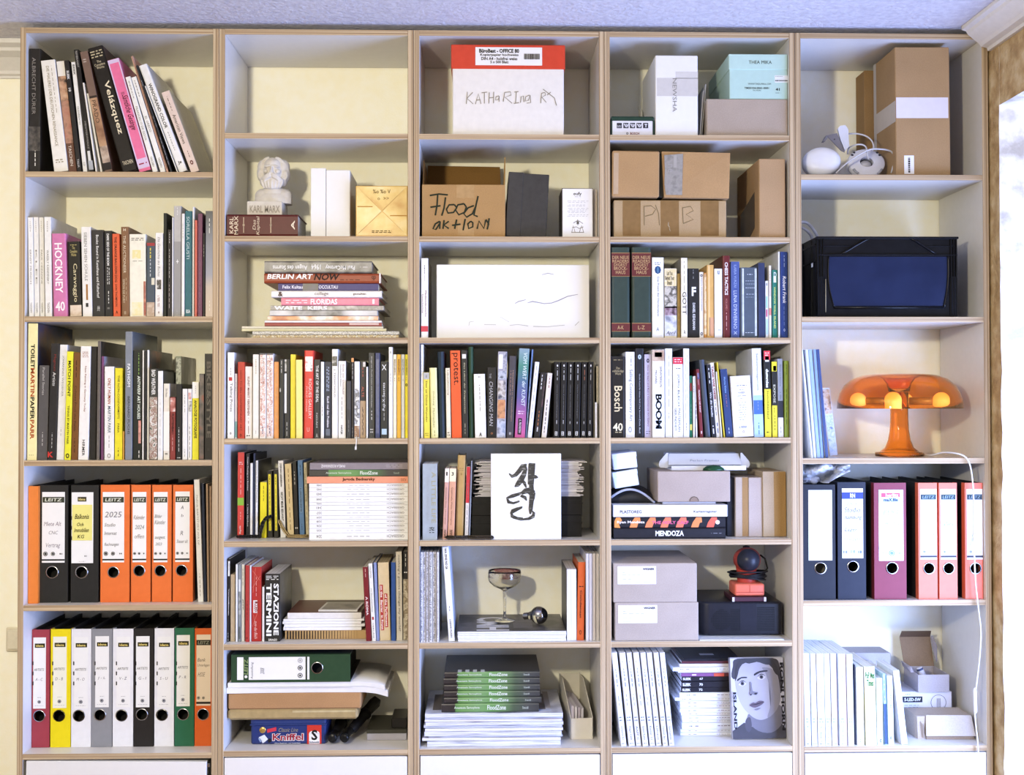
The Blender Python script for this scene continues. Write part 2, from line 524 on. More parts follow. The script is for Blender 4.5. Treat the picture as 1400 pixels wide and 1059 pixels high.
def LIE(c, x0, x1, yt, z_base, col, look, tx=(), hard=0, y=None, d=.2, side=None, bands=(), mat=None, grad=None, name='book', cat='book', grp=None, pages=None, rnd=None, yaw=0, loc=True, thick=None, cover=None):
    """one book lying with its spine to the front; returns the height of its upper face"""
    y = c.y if y is None else y
    mid = yt
    X0, Z1 = c.pt(x0, mid, y); X1, _ = c.pt(x1, mid, y)
    X0 = max(X0, c.x0+.001); X1 = min(X1, c.x1-.001)
    t = thick if thick else max(.0016, Z1-z_base-.0003)
    h = X1-X0
    d = min(d, .292-y)
    m = mat or (gradient(grad, h) if grad else None)
    ob = make_book(name, t, d, h, col, hard, side, pages, rnd, m)
    ob.rotation_euler = (0, -math.pi/2, math.radians(yaw))
    ob.location = (X1, y, z_base+.0003+t/2)
    if yaw:
        ob.rotation_euler = (Matrix.Rotation(math.radians(yaw), 3, 'Z') @ Matrix.Rotation(-math.pi/2, 3, 'Y')).to_euler()
        cx = (X0+X1)/2; v = Matrix.Rotation(math.radians(yaw), 3, 'Z') @ Vector((h/2, -d/2, 0))
        ob.location = (cx+v.x, y+d/2+v.y, z_base+.0003+t/2)
    tag(ob, look+((', '+c.loc) if loc else ''), cat, grp)
    GROUND[0] = lum(col)
    spine_print(ob, tx, bands, t, h, lambda v: h*(1-(v-x0)/(x1-x0)))
    GROUND[0] = 255
    if cover:
        sheet_top(ob, t, d, h, cover)
    return z_base+.0003+t
def sheet_top(ob, t, d, h, parts):
    """printed patches on the upper cover of a lying book: (from head share, to, from front share, to, material)"""
    for a, b_, e, f, m in parts:
        k = MB(); k.box(t/2, t/2+.0004, d*e, d*f, h*(1-b_), h*(1-a))
        k.link('cover_print', m if not isinstance(m, str) else plain(m, .4), ob)
# ------------------------------------------------------------------ the room
CEIL = CAMZ+TOPZ+TH+.018
XW = 1.3775                     # face of the side wall
YJ = -.050                      # far jamb of the window recess
m_wall = rough_wall('cream_wall_paint', ('faf6e0', 'fbf9ea'), 30, .05, 200)
m_ceil = rough_wall('woodchip_ceiling', ('c2c0ca', 'd2d1d8'), 60, .55, 90)
m_stucco = paint('fbf9f7', .6, .03)
m_jamb = rough_wall('old_white_plaster', ('b9b2a8', 'e6e2dc', 'fbfafa'), 14, .3, 60)
m_bare = rough_wall('bare_brown_plaster', ('a2865c', 'b4986c', 'c2a97e', 'cfbb94'), 22, .5, 90)
b = MB(); b.box(-3.2, 2.6, .301, .42, 0, CEIL); struct(b.link('wall_back', m_wall))
b = MB(); b.box(-3.2, 2.6, -4.6, .42, CEIL, CEIL+.1); struct(b.link('ceiling', m_ceil))
b = MB(); b.box(-3.2, 2.6, -4.6, .42, -.1, 0)
m_floor = lined('6e4c30', '9a7148', 0, 30, .5, .3, 'oak_floor')
struct(b.link('floor', m_floor))
HEAD = PT(1363, 144, YJ)[1]
# side wall: strip beside the shelves, wall over the recess, pier beyond it
b = MB()
n = 46
zs = [i*CEIL/n for i in range(n+1)]
rr = random.Random(5)
edge = [YJ-.003*rr.random()-(.007*rr.random() if rr.random() < .3 else 0) for _ in zs]
for i in range(n):
    b.hexa([(XW, edge[i], zs[i]), (XW+.45, edge[i], zs[i]), (XW+.45, .301, zs[i]), (XW, .301, zs[i]),
            (XW, edge[i+1], zs[i+1]), (XW+.45, edge[i+1], zs[i+1]), (XW+.45, .301, zs[i+1]), (XW, .301, zs[i+1])])
bmesh.ops.remove_doubles(b.b, verts=b.b.verts[:], dist=1e-5)
bad = [f for f in b.b.faces if len([e for e in f.edges if len(e.link_faces) > 2]) == 4]
bmesh.ops.delete(b.b, geom=bad, context='FACES_ONLY')
for f in b.b.faces:
    f.normal_update()
    if f.normal.y < -.8: f.material_index = 1
bmesh.ops.recalc_face_normals(b.b, faces=b.b.faces[:])
struct(b.link('wall_right', [m_bare, m_jamb]))
b = MB(); b.box(XW+.0006, XW+.45, -3.0, YJ+.004, HEAD, CEIL)
for f in b.b.faces:
    f.normal_update()
    if f.normal.z < -.8: f.material_index = 1
b.box(XW, XW+.45, -4.6, -3.0, 0, CEIL)
struct(b.link('wall_right', [m_bare, m_jamb]))
b = MB(); b.box(XW-.002, XW+.46, -2.98, YJ-.02, .0, .12); struct(b.link('trim_1', m_jamb))
# the window in the recess
b = MB()
for a0, a1, z0, z1 in ((-2.98, YJ, .12, .18), (-2.98, YJ, HEAD-.07, HEAD), (-2.98, -2.91, .12, HEAD), (YJ-.09, YJ-.02, .12, HEAD), (-1.57, -1.48, .12, HEAD)):
    b.box(XW+.56, XW+.62, a0, a1, z0, z1)
struct(b.link('window_1', paint('f4f2ee', .4)))

# cornice mouldings
def cornice(name, pts, place):
    b = MB(); b.prism(pts, lambda p: place(p, 0), lambda p: place(p, 1)); return struct(b.link(name, m_stucco, smooth=None))
zl = PT(14, 108, .30)[1]; yl = .148
prof = [(.0, CEIL), (yl-.30, CEIL), (yl-.30, CEIL-.012), (yl-.30+.03, CEIL-.016), (yl-.30+.035, CEIL-.024), (-.075, CEIL-.030), (-.03, zl+.016), (-.026, zl+.008), (-.012, zl+.006), (-.010, zl), (0, zl)]
cornice('trim_2', prof, lambda p, e: (-3.2 if e == 0 else OUTER[0][0]-.002, .301+p[0], p[1]))
zr = PT(1351, 71, 0)[1]; pr = XW-PT(1313, 30, 0)[0]
prof = [(0, CEIL), (-pr, CEIL), (-pr, CEIL-.010), (-pr+.012, CEIL-.014), (-pr+.016, CEIL-.022), (-.034, zr+.020), (-.028, zr+.012), (-.012, zr+.008), (-.010, zr), (0, zr)]
cornice('trim_3', prof, lambda p, e: (XW+p[0], -.008 if e == 0 else -3.4, p[1]))

# light switch on the back wall
t = empty('light_switch', (-1.315, .301, PT(8, 873, .30)[1]))
tag(t, 'cream double light switch plate on the wall beside the first bookcase', 'switch')
b = MB(); b.box(-.055, .042, -.011, 0, -.0345, .0345, bev=.003); b.link('switch_plate', paint('f3ead0', .35), t)
for x in (-.03, .018):
    b = MB(); b.box(x-.02, x+.02, -.015, -.011, -.028, .028, bev=.002); b.link('rocker', paint('f7f0da', .3), t)

# ------------------------------------------------------------------ five bookcases of white-faced plywood
m_white = paint('ece9e4', .32, .015)
ply_v = lined('9b7f5d', 'd9c3a0', 0, 330, .75, .35, 'plywood_edge_upright')
ply_h = lined('a08462', 'd9c3a0', 2, 330, .75, .35, 'plywood_edge_flat')
BAYLOOK = ['plywood-edged white bookcase with ring binders on its two lowest shelves', 'plywood-edged white bookcase with an empty top compartment', 'plywood-edged white bookcase holding the red-lidded paper box', 'plywood-edged white bookcase holding the mint shoe box', 'plywood-edged white bookcase with the orange lamp, next to the recess']
for c in range(5):
    x0, x1 = OUTER[c]; i0, i1 = INNER[c]
    t = empty('bookcase', ((x0+x1)/2, 0, 0)); cx = (x0+x1)/2
    tag(t, BAYLOOK[c], 'bookcase', 'row of bookcases')
    def panel(nm, a0, a1, z0, z1, y0=0, y1=DEPTH, edge=None):
        b = MB(); b.box(a0-cx, a1-cx, y0, y1, z0, z1, bev=.0007)
        for f in b.b.faces:
            f.normal_update()
            if abs(f.normal.y) > .6: f.material_index = 1
        return b.link(nm, [m_white, edge], t)
    panel('side_panel', x0, i0, 0, CAMZ+TOPZ+TH, edge=ply_v)
    panel('side_panel', i1, x1, 0, CAMZ+TOPZ+TH, edge=ply_v)
    panel('top_panel', i0, i1, CAMZ+TOPZ, CAMZ+TOPZ+TH, edge=ply_h)
    for z in rows(c):
        panel('shelf', i0, i1, CAMZ+z-TH, CAMZ+z, .0004, edge=ply_h)
    zb = CAMZ+rows(c)[-1]-TH
    panel('shelf', i0, i1, .06, .06+TH, edge=ply_h)
    b = MB()
    if c == 0:      # its flap hangs a little open: a dark gap shows above and beside it
        b.box(i0-cx+.002, i1-cx-.020, .0, .016, .08, zb-.006, bev=.001)
        d = b.link('door', paint('f6f5f3', .3, .01), t)
        h = MB(); h.box(i1-cx-.021, i1-cx-.012, .004, .05, zb-.022, zb-.012, bev=.001); h.link('hinge', paint('c9c9cc', .25, .02, 1.0), d)
        d.rotation_euler = (0, math.radians(.75), 0)
        d.location.z = .0
    else:
        b.box(i0-cx+.0022, i1-cx-.0022, .0, .016, .08, zb-.0035, bev=.001)
        b.link('door', paint('f6f5f3', .3, .01), t)

# ------------------------------------------------------------------ helpers for boxes
def crate(c, x0, x1, yt, y, d, mat, name, label, cat='box', yb=None, bev=.0015, yaw=0, roll=0, z0=None, grp=None, loc=True, taper=None):
    """a closed box: front face x0..x1, upper edge yt (crop pixels), front at depth y. Returns root (origin at foot centre of the front), width, height"""
    fy = c.base(y)
    X0, _ = c.pt(x0, fy, y); X1, _ = c.pt(x1, fy, y); _, Z1 = c.pt((x0+x1)/2, yt, y)
    X0, X1 = max(X0, c.x0+.001), min(X1, c.x1-.001)
    zb = c.floor+.0004 if z0 is None else z0
    w, h = X1-X0, Z1-zb
    b = MB(); b.box(-w/2, w/2, 0, min(d, .294-y), 0, h, bev=bev)
    o = b.link(name, mat, None, ((X0+X1)/2, y, zb), (0, math.radians(roll), math.radians(yaw)))
    tag(o, label+((', '+c.loc) if loc else ''), cat, grp)
    return o, w, h
def on(c, o, y=None):
    """crop pixels -> the object's own front-face coordinates"""
    y = o.location.y if y is None else y
    def f(x, z):
        X, Z = c.pt(x, z, y); return X-o.location.x, Z-o.location.z
    return f
def txt(c, o, s, x0, x1, y0, y1, col, ori='h', bold=0.0, shear=0.0, yy=-.0006):
    f = on(c, o); a = f(x0, y1); b_ = f(x1, y0)
    if s.startswith('~'):
        p = s[1:].split('/'); return dashes(o, int(p[0]), a[0], b_[0], a[1], b_[1], col, ori, yy, int(p[1]) if len(p) > 1 else 1)
    return lettering(o, s, a[0], b_[0], a[1], b_[1], col, ori, bold, shear, yy)
def patch(c, o, x0, x1, y0, y1, mat, name, t=.0004, yy=None):
    f = on(c, o); a = f(x0, y1); b_ = f(x1, y0)
    return sheet(o, a[0], b_[0], max(a[1], .0004) if o.location.z > c.floor else a[1], b_[1], mat if not isinstance(mat, str) else plain(mat, .5), name, -t if yy is None else yy, t)
def strokes(c, o, lines, col, w, name='handwriting', yy=-.0007):
    f = on(c, o); out = []
    for ln in lines:
        out.append([(*f(p[0], p[1]), (p[2] if len(p) > 2 else w)/c.k*.00195) for p in ln])
    return brush(o, out, col, yy, name)

# ------------------------------------------------------------------ ring binders
m_dark_cover = picture(('161616', '242424', '33312f'), 220, .55)
def binder(c, x0, x1, yt, col, look, label=None, hole=None, lab_col='fbfbf8', head=None, lines=(), y=.04, yb=None, side_strip=True, z=None, ring='c9c9c9', marks=True, group=None, ticks=False, fold=.0, d=.285, inner='1b1a19'):
    fy = c.base(y)
    X0, _ = c.pt(x0, fy, y); X1, _ = c.pt(x1, fy, y); _, Z1 = c.pt((x0+x1)/2, yt, y)
    X0 = max(X0, c.x0+.001); X1 = min(X1, c.x1-.001)
    w, h = X1-X0, Z1-c.floor-.0004
    d = min(d, .294-y)
    o = empty('ring_binder', ((X0+X1)/2, y, c.floor+.0004))
    tag(o, look+', '+c.loc, 'binder', group)
    m = paint(col, .38, .03)
    f = lambda px, py: ((c.pt(px, py, y)[0]-(X0+X1)/2), c.pt(px, py, y)[1]-c.floor-.0004)
    b = MB()
    if hole:
        hx, hz = f(hole[0], hole[1]); r = hole[2]/c.k*.00195
        b.plate_hole(-w/2, w/2, 0, .003, 0, h, hx, hz, r)
    else: b.box(-w/2, w/2, 0, .003, 0, h)
    b.link('spine', m, o)
    for sx in (-1, 1):
        e = sx*w/2
        b = MB(); b.box(min(e, e-sx*.0026), max(e, e-sx*.0026), .003, .022, 0, h); sp = b.link('spine_edge', m, o)
        b = MB(); b.box(min(e, e-sx*.0026), max(e, e-sx*.0026), .022, d, 0, h); b.link('cover_board', m_dark_cover, o)
    b = MB(); b.box(-w/2+.0035, w/2-.0035, .045, d-.004, .003, h-.012); b.link('paper_stack', paint('8d8a84' if inner == 'p' else inner, .8), o)  # paper toned dark: shade inside the binder is put into its colour
    if hole:
        b = MB(); b.lathe([(r*.97, -.0012), (r*1.12, -.0012), (r*1.14, .0002), (r*.97, .0032), (r*.97, -.0012)], (hx, 0, hz), 'Y', 28)
        b.link('finger_ring', paint(ring, .25, .02, 1.0), o)
    if label:
        a = f(label[0], label[3]); e = f(label[1], label[2])
        lb = sheet(o, a[0], e[0], a[1], e[1], paint(lab_col, .5, .01), 'label')
        lw, lh = e[0]-a[0], e[1]-a[1]
        if head:
            for hi, (s, u0, u1, v0, v1, bg, fg, bo) in enumerate(head):
                q0, q1 = a[0]+lw*u0, a[0]+lw*u1; r0, r1 = e[1]-lh*v1, e[1]-lh*v0
                if bg: sheet(lb, q0, q1, r0, r1, plain(bg, .5), 'label_header', -.0007-.00006*hi, .0003)
                if s and s != ' ':
                    i0 = .12 if bg else 0
                    GROUND[0] = lum(bg) if bg else 255
                    lettering(lb, s, q0+(q1-q0)*i0, q1-(q1-q0)*i0, r0+(r1-r0)*(.22 if bg else 0), r1-(r1-r0)*(.22 if bg else 0), fg, 'h', bo, .15 if s == 'LEITZ' else 0, -.0015)
                GROUND[0] = 255
        for (s, u0, u1, v0, v1, fg) in lines:
            q0, q1 = a[0]+lw*u0, a[0]+lw*u1; r0, r1 = e[1]-lh*v1, e[1]-lh*v0
            if s.startswith('~'): dashes(lb, int(s[1:]), q0, q1, r0, r1, fg, 'h', -.0009)
            elif s == 'o':
                k = MB(); k.lathe([(.0, 0), ((q1-q0)*.28, 0)], ((q0+q1)/2, -.0009, (r0+r1)/2), 'Y', 14)
                k.lathe([((q1-q0)*.36, 0), ((q1-q0)*.5, 0)], ((q0+q1)/2, -.0009, (r0+r1)/2), 'Y', 18); k.link('label_emblem', plain(fg), lb)
            else: lettering(lb, s, q0, q1, r0, r1, fg, 'h', 0, .2, -.0009, 'handwriting')
        if ticks:
            for v in ticks:
                p = f(label[0]-3, v)
                sheet(o, p[0], p[0]+.0028, p[1]-.005, p[1]+.005, plain('1a1a1a'), 'index_notch', -.0009, .0003)
    return o
LEITZ = [('LEITZ', .02, .98, .07, .15, '3c4030', 'eceedd', .01)]
FOOT = [('o', .06, .26, .845, .905, '333333'), ('o', .4, .58, .845, .905, '333333'), ('~2', .78, .9, .85, .9, '777777')]
def leitz(extra=()): return dict(head=LEITZ+[(None, 0, 1, .95, .972, '2b2b28', None, 0)], lines=list(extra)+FOOT)
# ================================================================== first bookcase
CR = 'e9dfc4'; GY = '8c8880'; DK = '2a2826'; WT = 'fafaf8'
# ---- top shelf: big leaning art books
c = Cell(0, 0)
B(c, 80, 172, 176, '2b2722', 'black art book with a tall grey title, upright at the end', [('ALBRECHT DÜRER', 235, 610, '938c84', 'd', .3, .66), ('~5', 850, 950, 'e8e4da', 'd', .5, .68)], bands=[(690, 850, picture(('1c1916', '4a443c', '6d675c'), 60))], d=.25, hard=1)
B(c, 255, 355, 246, 'f7f4ec', 'thick white book with fine gold capitals', [('DIE MALEREI DER DEUTSCHEN RENAISSANCE', 285, 820, 'ad9c72', 'd', .32, .52), ('~14', 285, 600, 'b8ab8c', 'd', .66, .74), ('~3/2', 905, 935, 'b8a878', 'h', .2, .8)], lean=-90, d=.24)
B(c, 358, 410, 255, '6e4b3a', 'brown book with a painted figure under a white top', [('TASCHEN', 815, 950, 'efe6d8', 'd', .3, .66)], lean=-84, bands=[(255, 355, 'f3efe6'), (355, 520, picture(('2a201a', 'c79a78', 'e0bfa0'), 50, seed=2)), (520, 800, picture(('7d5a46', 'c08e74', 'b06a58'), 40, seed=3))], d=.22)
B(c, 412, 441, 252, '2a2623', 'slim black volume with two white words near its head', [('SLEEK', 320, 378, 'f4f4f4', 'd', .25, .8, .02), ('10', 435, 458, 'f4f4f4', 'd', .25, .8, .02), ('TALIA', 905, 960, 'dddddd', 'd', .3, .75)], lean=-86, d=.22)
B(c, 451, 483, 263, 'f5f4f0', 'slim white volume squeezed between two black ones', [('BEEK', 280, 350, '5a5854', 'd', .3, .75, .015), ('GLENREATH', 555, 675, '6f6c66', 'd', .35, .7), ('CD', 925, 950, '8a867e', 'd', .3, .7)], lean=-80, d=.22)
B(c, 488, 528, 180, '24211f', 'tall thin black book with silver lettering and a white foot label', [('REMBRANDT', 190, 298, 'b8b4ac', 'd', .3, .7), ('MEISTERWERKE', 655, 838, 'a8a39a', 'd', .3, .65)], lean=-104, bands=[(850, 915, 'e4e4e0', .1, .7), (915, 975, 'b4b8c0')], d=.25)
B(c, 531, 544, 400, 'f3efe6', 'thin cream booklet between the black and the portrait book', lean=-86, d=.21)
B(c, 565, 580, 470, 'efece2', 'thin cream booklet touching the museum book', lean=-92, d=.21)
B(c, 588, 648, 190, '7d6557', 'tall brown museum book with a painting across the lower spine', [('PRADO', 515, 665, '5c4838', 'd', .2, .72, .0), ('~4/2', 235, 265, 'd8ccc0', 'h', .2, .6)], lean=-166, bands=[(485, 500, '3a2d25'), (500, 820, picture(('8a5f40', 'b58a66', 'caa27c'), 25, seed=5)), (820, 930, picture(('4a3a30', 'b8a08c', 'd8c8b4'), 40, seed=6)), (930, 978, '2c2522')], d=.26, side='6a4a3a')
B(c, 706, 815, 152, '211c16', 'thickest black art book with a large cream title', [('Velázquez', 385, 745, 'efe4c4', 'd', .34, .8, .012), ('The\nComplete\nWorks', 243, 298, 'd9cca8', 'h', .15, .85), ('~4/3', 172, 226, 'c8bb98', 'h', .1, .9), ('TASCHEN', 922, 948, 'e0d6b8', 'h', .18, .86)], lean=-238, d=.25, hard=1, side='4a2f24')
B(c, 822, 903, 236, 'f078a4', 'pink book with lavender edges and dark script', [('Sämtliche Gesänge', 480, 715, '5c1d38', 'd', .22, .86, .01, .3), ('***', 455, 478, '5c1d38', 'h', .35, .65), ('~2', 930, 950, 'd03a5c', 'h', .15, .85)], lean=-218, bands=[(236, 262, 'dcc9e8'), (905, 970, 'dcc9e8'), (262, 905, 'dcc9e8', 0, .1), (262, 905, 'dcc9e8', .9, 1)], d=.24)
B(c, 910, 950, 357, 'f6f5f1', 'first of two white grey-lettered books, beside the pink', [('~9', 380, 500, '98938a', 'd', .35, .62), ('FRANCISCO DE GOYA', 555, 780, '8e8a82', 'd', .3, .68), ('TASCHEN', 890, 955, '6e6a62', 'd', .3, .7)], lean=-184, d=.19)
B(c, 956, 998, 358, 'f6f5f1', 'second of two white grey-lettered books, farther from the pink', [('~8', 380, 490, '98938a', 'd', .35, .62), ('EL GRECO', 620, 725, '8e8a82', 'd', .3, .68), ('TASCHEN', 895, 960, '6e6a62', 'd', .3, .7)], lean=-198, d=.19)
B(c, 1002, 1018, 224, 'e0b09c', 'very thin salmon striped booklet', lean=-238, d=.22, bands=[(224, 970, '3a2a26', .55, .8)])
B(c, 1022, 1058, 284, '26282e', 'black book with small white lettering beside the salmon booklet', [('~5', 380, 420, 'd0d4dc', 'd', .3, .6), ('~9', 760, 940, 'c8ccd8', 'd', .35, .62), ('~4', 610, 690, 'c8ccd8', 'd', .4, .6)], lean=-232, d=.23)
B(c, 1062, 1077, 420, 'f4f2ea', 'narrow white booklet under the bold titled book', lean=-215, d=.2)
B(c, 1081, 1143, 274, 'f5f4f1', 'white book with a bold black title leaning over', [('WINOGRAND COLOR', 400, 700, '201f1e', 'd', .3, .68, .018), ('~4', 725, 785, '9a9892', 'd', .4, .58), ('~5', 790, 850, 'b0aea8', 'd', .4, .58), ('Je', 920, 945, '1c1c1c', 'h', .3, .75, .02)], lean=-274, d=.26, hard=1, side='d9d8d4')
B(c, 1163, 1222, 450, 'e8d3c7', 'pale pink book at the slanting end of the row', [('American Views', 605, 802, '4a3a36', 'd', .3, .7), ('~6', 482, 580, '9c8880', 'd', .38, .58), ('~4', 850, 895, '9c7c74', 'd', .4, .6), ('o', 915, 945, '8e4a40', 'h', .3, .7, .03)], lean=-204, d=.24, side='c9bfa6')

# ---- second shelf
c = Cell(0, 1)
for x0, x1, tp, w_, lk in ((86, 128, 300, 'ERNST MUNCH', 'first of four matching white books, at the panel'), (131, 165, 298, 'KLEE', 'second of four matching white books beside the pink one'), (168, 199, 300, 'PAUL CEZANNE', 'third of four matching white books beside the pink one'), (202, 248, 297, 'WASSILY KANDINSKY', 'last of four matching white books, touching the pink one')):
    B(c, x0, x1, tp, 'f7f6f2', lk, [(w_, 515, 740, '8c877e' if x0 > 200 else 'b3aca0', 'd', .34, .64), ('~6', 325, 395, 'b4aea4', 'd', .4, .58), ('TASCHEN', 862, 930, '77726a', 'd', .34, .66)], lean=-8, d=.2, grp='slim white art books', side='e6e4de')
B(c, 254, 352, 405, 'd981b3', 'thick pink book with a hand-lettered white title and number', [('HOCKNEY', 468, 800, 'fdf4f8', 'd', .2, .72, .02), ('40', 856, 920, 'fdf4f8', 'h', .18, .82, .02)], lean=-14, d=.17, hard=1)
B(c, 360, 444, 458, '26221a', 'black book with a cream title and a pale corner picture', [('Caravaggio', 605, 860, 'e8dcae', 'd', .36, .74), ('The\nComplete\nWorks', 490, 556, 'd8c680', 'h', .22, .78), ('~4', 476, 486, 'c8b878', 'h', .25, .75)], lean=-14, bands=[(880, 953, picture(('c8a888', 'e8d4bc', 'f0e4d4'), 40), .1, 1)], d=.16, hard=1)
B(c, 450, 513, 362, 'f5f3ee', 'white book with grey capitals and a small brown bar', [('SIEBEN SEHEN SCHULE', 398, 720, '9a968e', 'd', .3, .6)], lean=-12, bands=[(742, 846, 'a5743c', .4, .6), (866, 892, '3a3632', .35, .62)], d=.19)
B(c, 517, 595, 382, '383532', 'thick charcoal book with a small white title', [('Books: Bound in Kunsthaus und Kulturhof', 415, 832, 'eceae6', 'd', .38, .6, .01), ('卅', 885, 920, 'dedcd6', 'h', .38, .62)], lean=-10, d=.18)
B(c, 598, 649, 388, '2c2a28', 'black book with a bold title and two fine subtitle lines', [('DARK SIDE OF THE BOOM', 408, 618, 'f4f2ee', 'd', .3, .62, .02), ('~7/2', 630, 742, 'cfccc6', 'd', .25, .7), ('~5', 780, 868, 'd8d6d0', 'd', .36, .6), ('~2', 885, 915, '77746e', 'h', .3, .7)], lean=-6, d=.16)
B(c, 652, 700, 408, 'e8653a', 'orange paperback with a dark bold title', [('THE ORANGE BALLOON DOG', 428, 728, '3c1a12', 'd', .3, .62, .02), ('DON THOMPSON', 742, 888, '4a2216', 'd', .32, .6, .015), ('A', 915, 935, '3c1a12', 'h', .35, .65, .02)], lean=-8, d=.15)
B(c, 704, 757, 362, '896343', 'brown book with a cream title in capitals', [('THE AUCTIONEER', 420, 668, 'e2d4b8', 'd', .3, .64), ('SIMON DE PURY', 708, 865, 'd8c8a8', 'd', .22, .48), ('~6', 700, 850, 'c8b694', 'd', .6, .72), ('H', 374, 390, 'efe4cc', 'h', .35, .65, .02), ('II', 920, 940, 'd8c8a8', 'h', .4, .6)], lean=-4, d=.17, hard=1)
B(c, 760, 868, 410, 'f6f2df', 'broad cream book with faint yellow printing and a red figure', [('~5/2', 432, 455, '8a8474', 'h', .12, .88), ('~3', 585, 592, '77715f', 'h', .2, .8)], lean=-3, bands=[(515, 572, picture(('f6f2df', 'efe29a', 'f2e8b0'), 60), .18, .7), (860, 948, picture(('f6f2df', 'f0e08a'), 60, seed=2), .15, .8), (722, 950, picture(('c25a44', '9a4a38', 'd88a6a'), 60), .86, 1)], d=.16)
B(c, 870, 924, 467, '4c5761', 'slate blue book with a red head strip and pale foot', [('~4', 500, 570, 'e0d05a', 'd', .3, .62), ('~5', 578, 690, 'c8ccd0', 'd', .34, .58)], bands=[(467, 488, 'a83c3c'), (700, 745, 'e4dfc8', .6, 1), (860, 953, picture(('d8c4ae', 'b89c84', 'e4d6c4'), 50), 0, 1)], d=.14)
B(c, 927, 977, 402, 'f6f4f0', 'white book with slanting grey script and a small dark mark', [('Die Geschichte des Buches', 432, 690, '8e8a84', 'd', .32, .64, 0, .3), ('~4/2', 815, 890, 'b06a5c', 'd', .3, .6), ('o', 920, 935, '8a4a40', 'h', .38, .58, .02)], bands=[(712, 775, picture(('5a4a42', '2c2422', 'f6f4f0'), 70), .2, .8)], d=.16)
B(c, 980, 1003, 272, '1e221c', 'tall greenish black book behind the small white one', d=.2, side='1a1c18')
B(c, 1007, 1036, 382, '2c2623', 'short black paperback with fine white lettering', [('~5', 400, 470, 'd8d4ce', 'd', .35, .62), ('~12', 510, 700, 'c8c2ba', 'd', .35, .6), ('~8', 730, 900, 'c8b8b0', 'd', .36, .58)], d=.14, y=.012)
B(c, 1037, 1045, 300, 'f2f0ec', 'thin white catalogue beside the short black paperback', d=.2, y=.014)
B(c, 1047, 1097, 225, 'bdbab6', 'tall glossy grey book with a small ornament', [('~4', 235, 285, 'f0f0f0', 'd', .42, .56), ('+', 578, 605, 'e8e8e6', 'h', .36, .68, .03), ('~3', 905, 945, 'e0e0de', 'd', .4, .56)], bands=[(460, 950, '9c9a97')], d=.24)
B(c, 1100, 1120, 275, 'f4f3ef', 'thin white book against the teal one', [('~7', 330, 440, '8a8680', 'd', .35, .6)], d=.21)
B(c, 1123, 1168, 258, '2f6b72', 'teal book with a pale condensed title', [('SORELLA GIUSTI', 295, 575, 'c8dcdc', 'd', .22, .66), ('BSA', 908, 932, 'e8f0f0', 'h', .2, .8, .02)], d=.21)
B(c, 1171, 1184, 230, 'eeeeec', 'tall thin white book next to the teal one', d=.23)
B(c, 1187, 1203, 318, 'd8705a', 'thin orange red book beside the plum one', d=.2)
B(c, 1206, 1238, 275, '7b4a64', 'plum coloured book with faint lettering', [('~14', 560, 900, '93647c', 'd', .3, .66)], d=.21)
B(c, 1241, 1254, 404, '2a2624', 'narrow black paperback beside the plum book', [('~6', 480, 560, 'c8c4be', 'd', .3, .7)], d=.16)
B(c, 1258, 1309, 258, '8d93ab', 'last book of the row, printed with a grey blue photograph', [('~4', 300, 405, 'e8ecf4', 'd', .4, .62), ('~3', 850, 915, 'f4f4f4', 'd', .5, .62)], grad=[(0, 'd8c4b4'), (.28, 'cbbdb8'), (.4, '9aa0bc'), (.7, '848aa0'), (.9, '5c6270'), (1, '40444c')], d=.22)

# ---- third shelf
c = Cell(0, 2)
B(c, 81, 145, 58, 'fbf0b2', 'tallest cream yellow book with a long black and orange title', [('TOILET', 195, 352, '24221c', 'd', .3, .72, .03), ('MARTIN', 353, 541, 'e0662a', 'd', .3, .72, .03), ('PAPER', 545, 692, '24221c', 'd', .3, .72, .03), ('PARR', 694, 822, 'e0662a', 'd', .3, .72, .03), ('~3', 922, 930, 'b0a880', 'h', .2, .7)], lean=8, d=.26, side=picture(('222c48', '3a3f5c', '6a4a38', '8a6248'), 9, seed=2))
B(c, 148, 214, 335, '5c5958', 'grey book with small light lettering beside the cream giant', [('Parallel Stories', 350, 530, 'c8c4c0', 'd', .35, .58), ('~5', 775, 865, 'b8b4b0', 'd', .4, .58)], lean=14, d=.18)
B(c, 217, 270, 190, '2d2a29', 'black book with red and white words and a red emblem', [('Magnum', 262, 372, 'b43a34', 'd', .34, .72), ('Artists', 380, 470, 'e8e6e2', 'd', .34, .72), ('~6', 780, 880, 'c8c6c2', 'd', .4, .58), ('K', 905, 942, 'd23a34', 'h', .0, .72, .03)], lean=24, d=.22)
B(c, 273, 325, 198, 'f5f4f2', 'white book with pale grey capitals beside the neon yellow one', [('JOHANNES WEGENER', 270, 540, '9c9a98', 'd', .34, .64), ('~3', 745, 800, 'b0aeac', 'd', .42, .56)], lean=24, d=.2, side='c8c8c8')
B(c, 327, 369, 243, 'f2ef3c', 'neon yellow book with a bold black two-part title', [('MATCH POINT', 305, 542, '26260e', 'd', .26, .72, .025), ('TENNIS BY MARTIN PARR', 600, 855, '3c3c14', 'd', .3, .62, .015), ('o', 915, 948, '3c3c14', 'h', .2, .8, .02)], lean=18, d=.19)
B(c, 372, 415, 250, '7d5024', 'brown book with dark lettering', [('~5', 300, 415, '4c2c10', 'd', .34, .6), ('Colours From the Fields', 470, 770, '4a2a0e', 'd', .3, .62), ('~5', 815, 910, '4c2c10', 'd', .36, .6)], lean=18, d=.19)
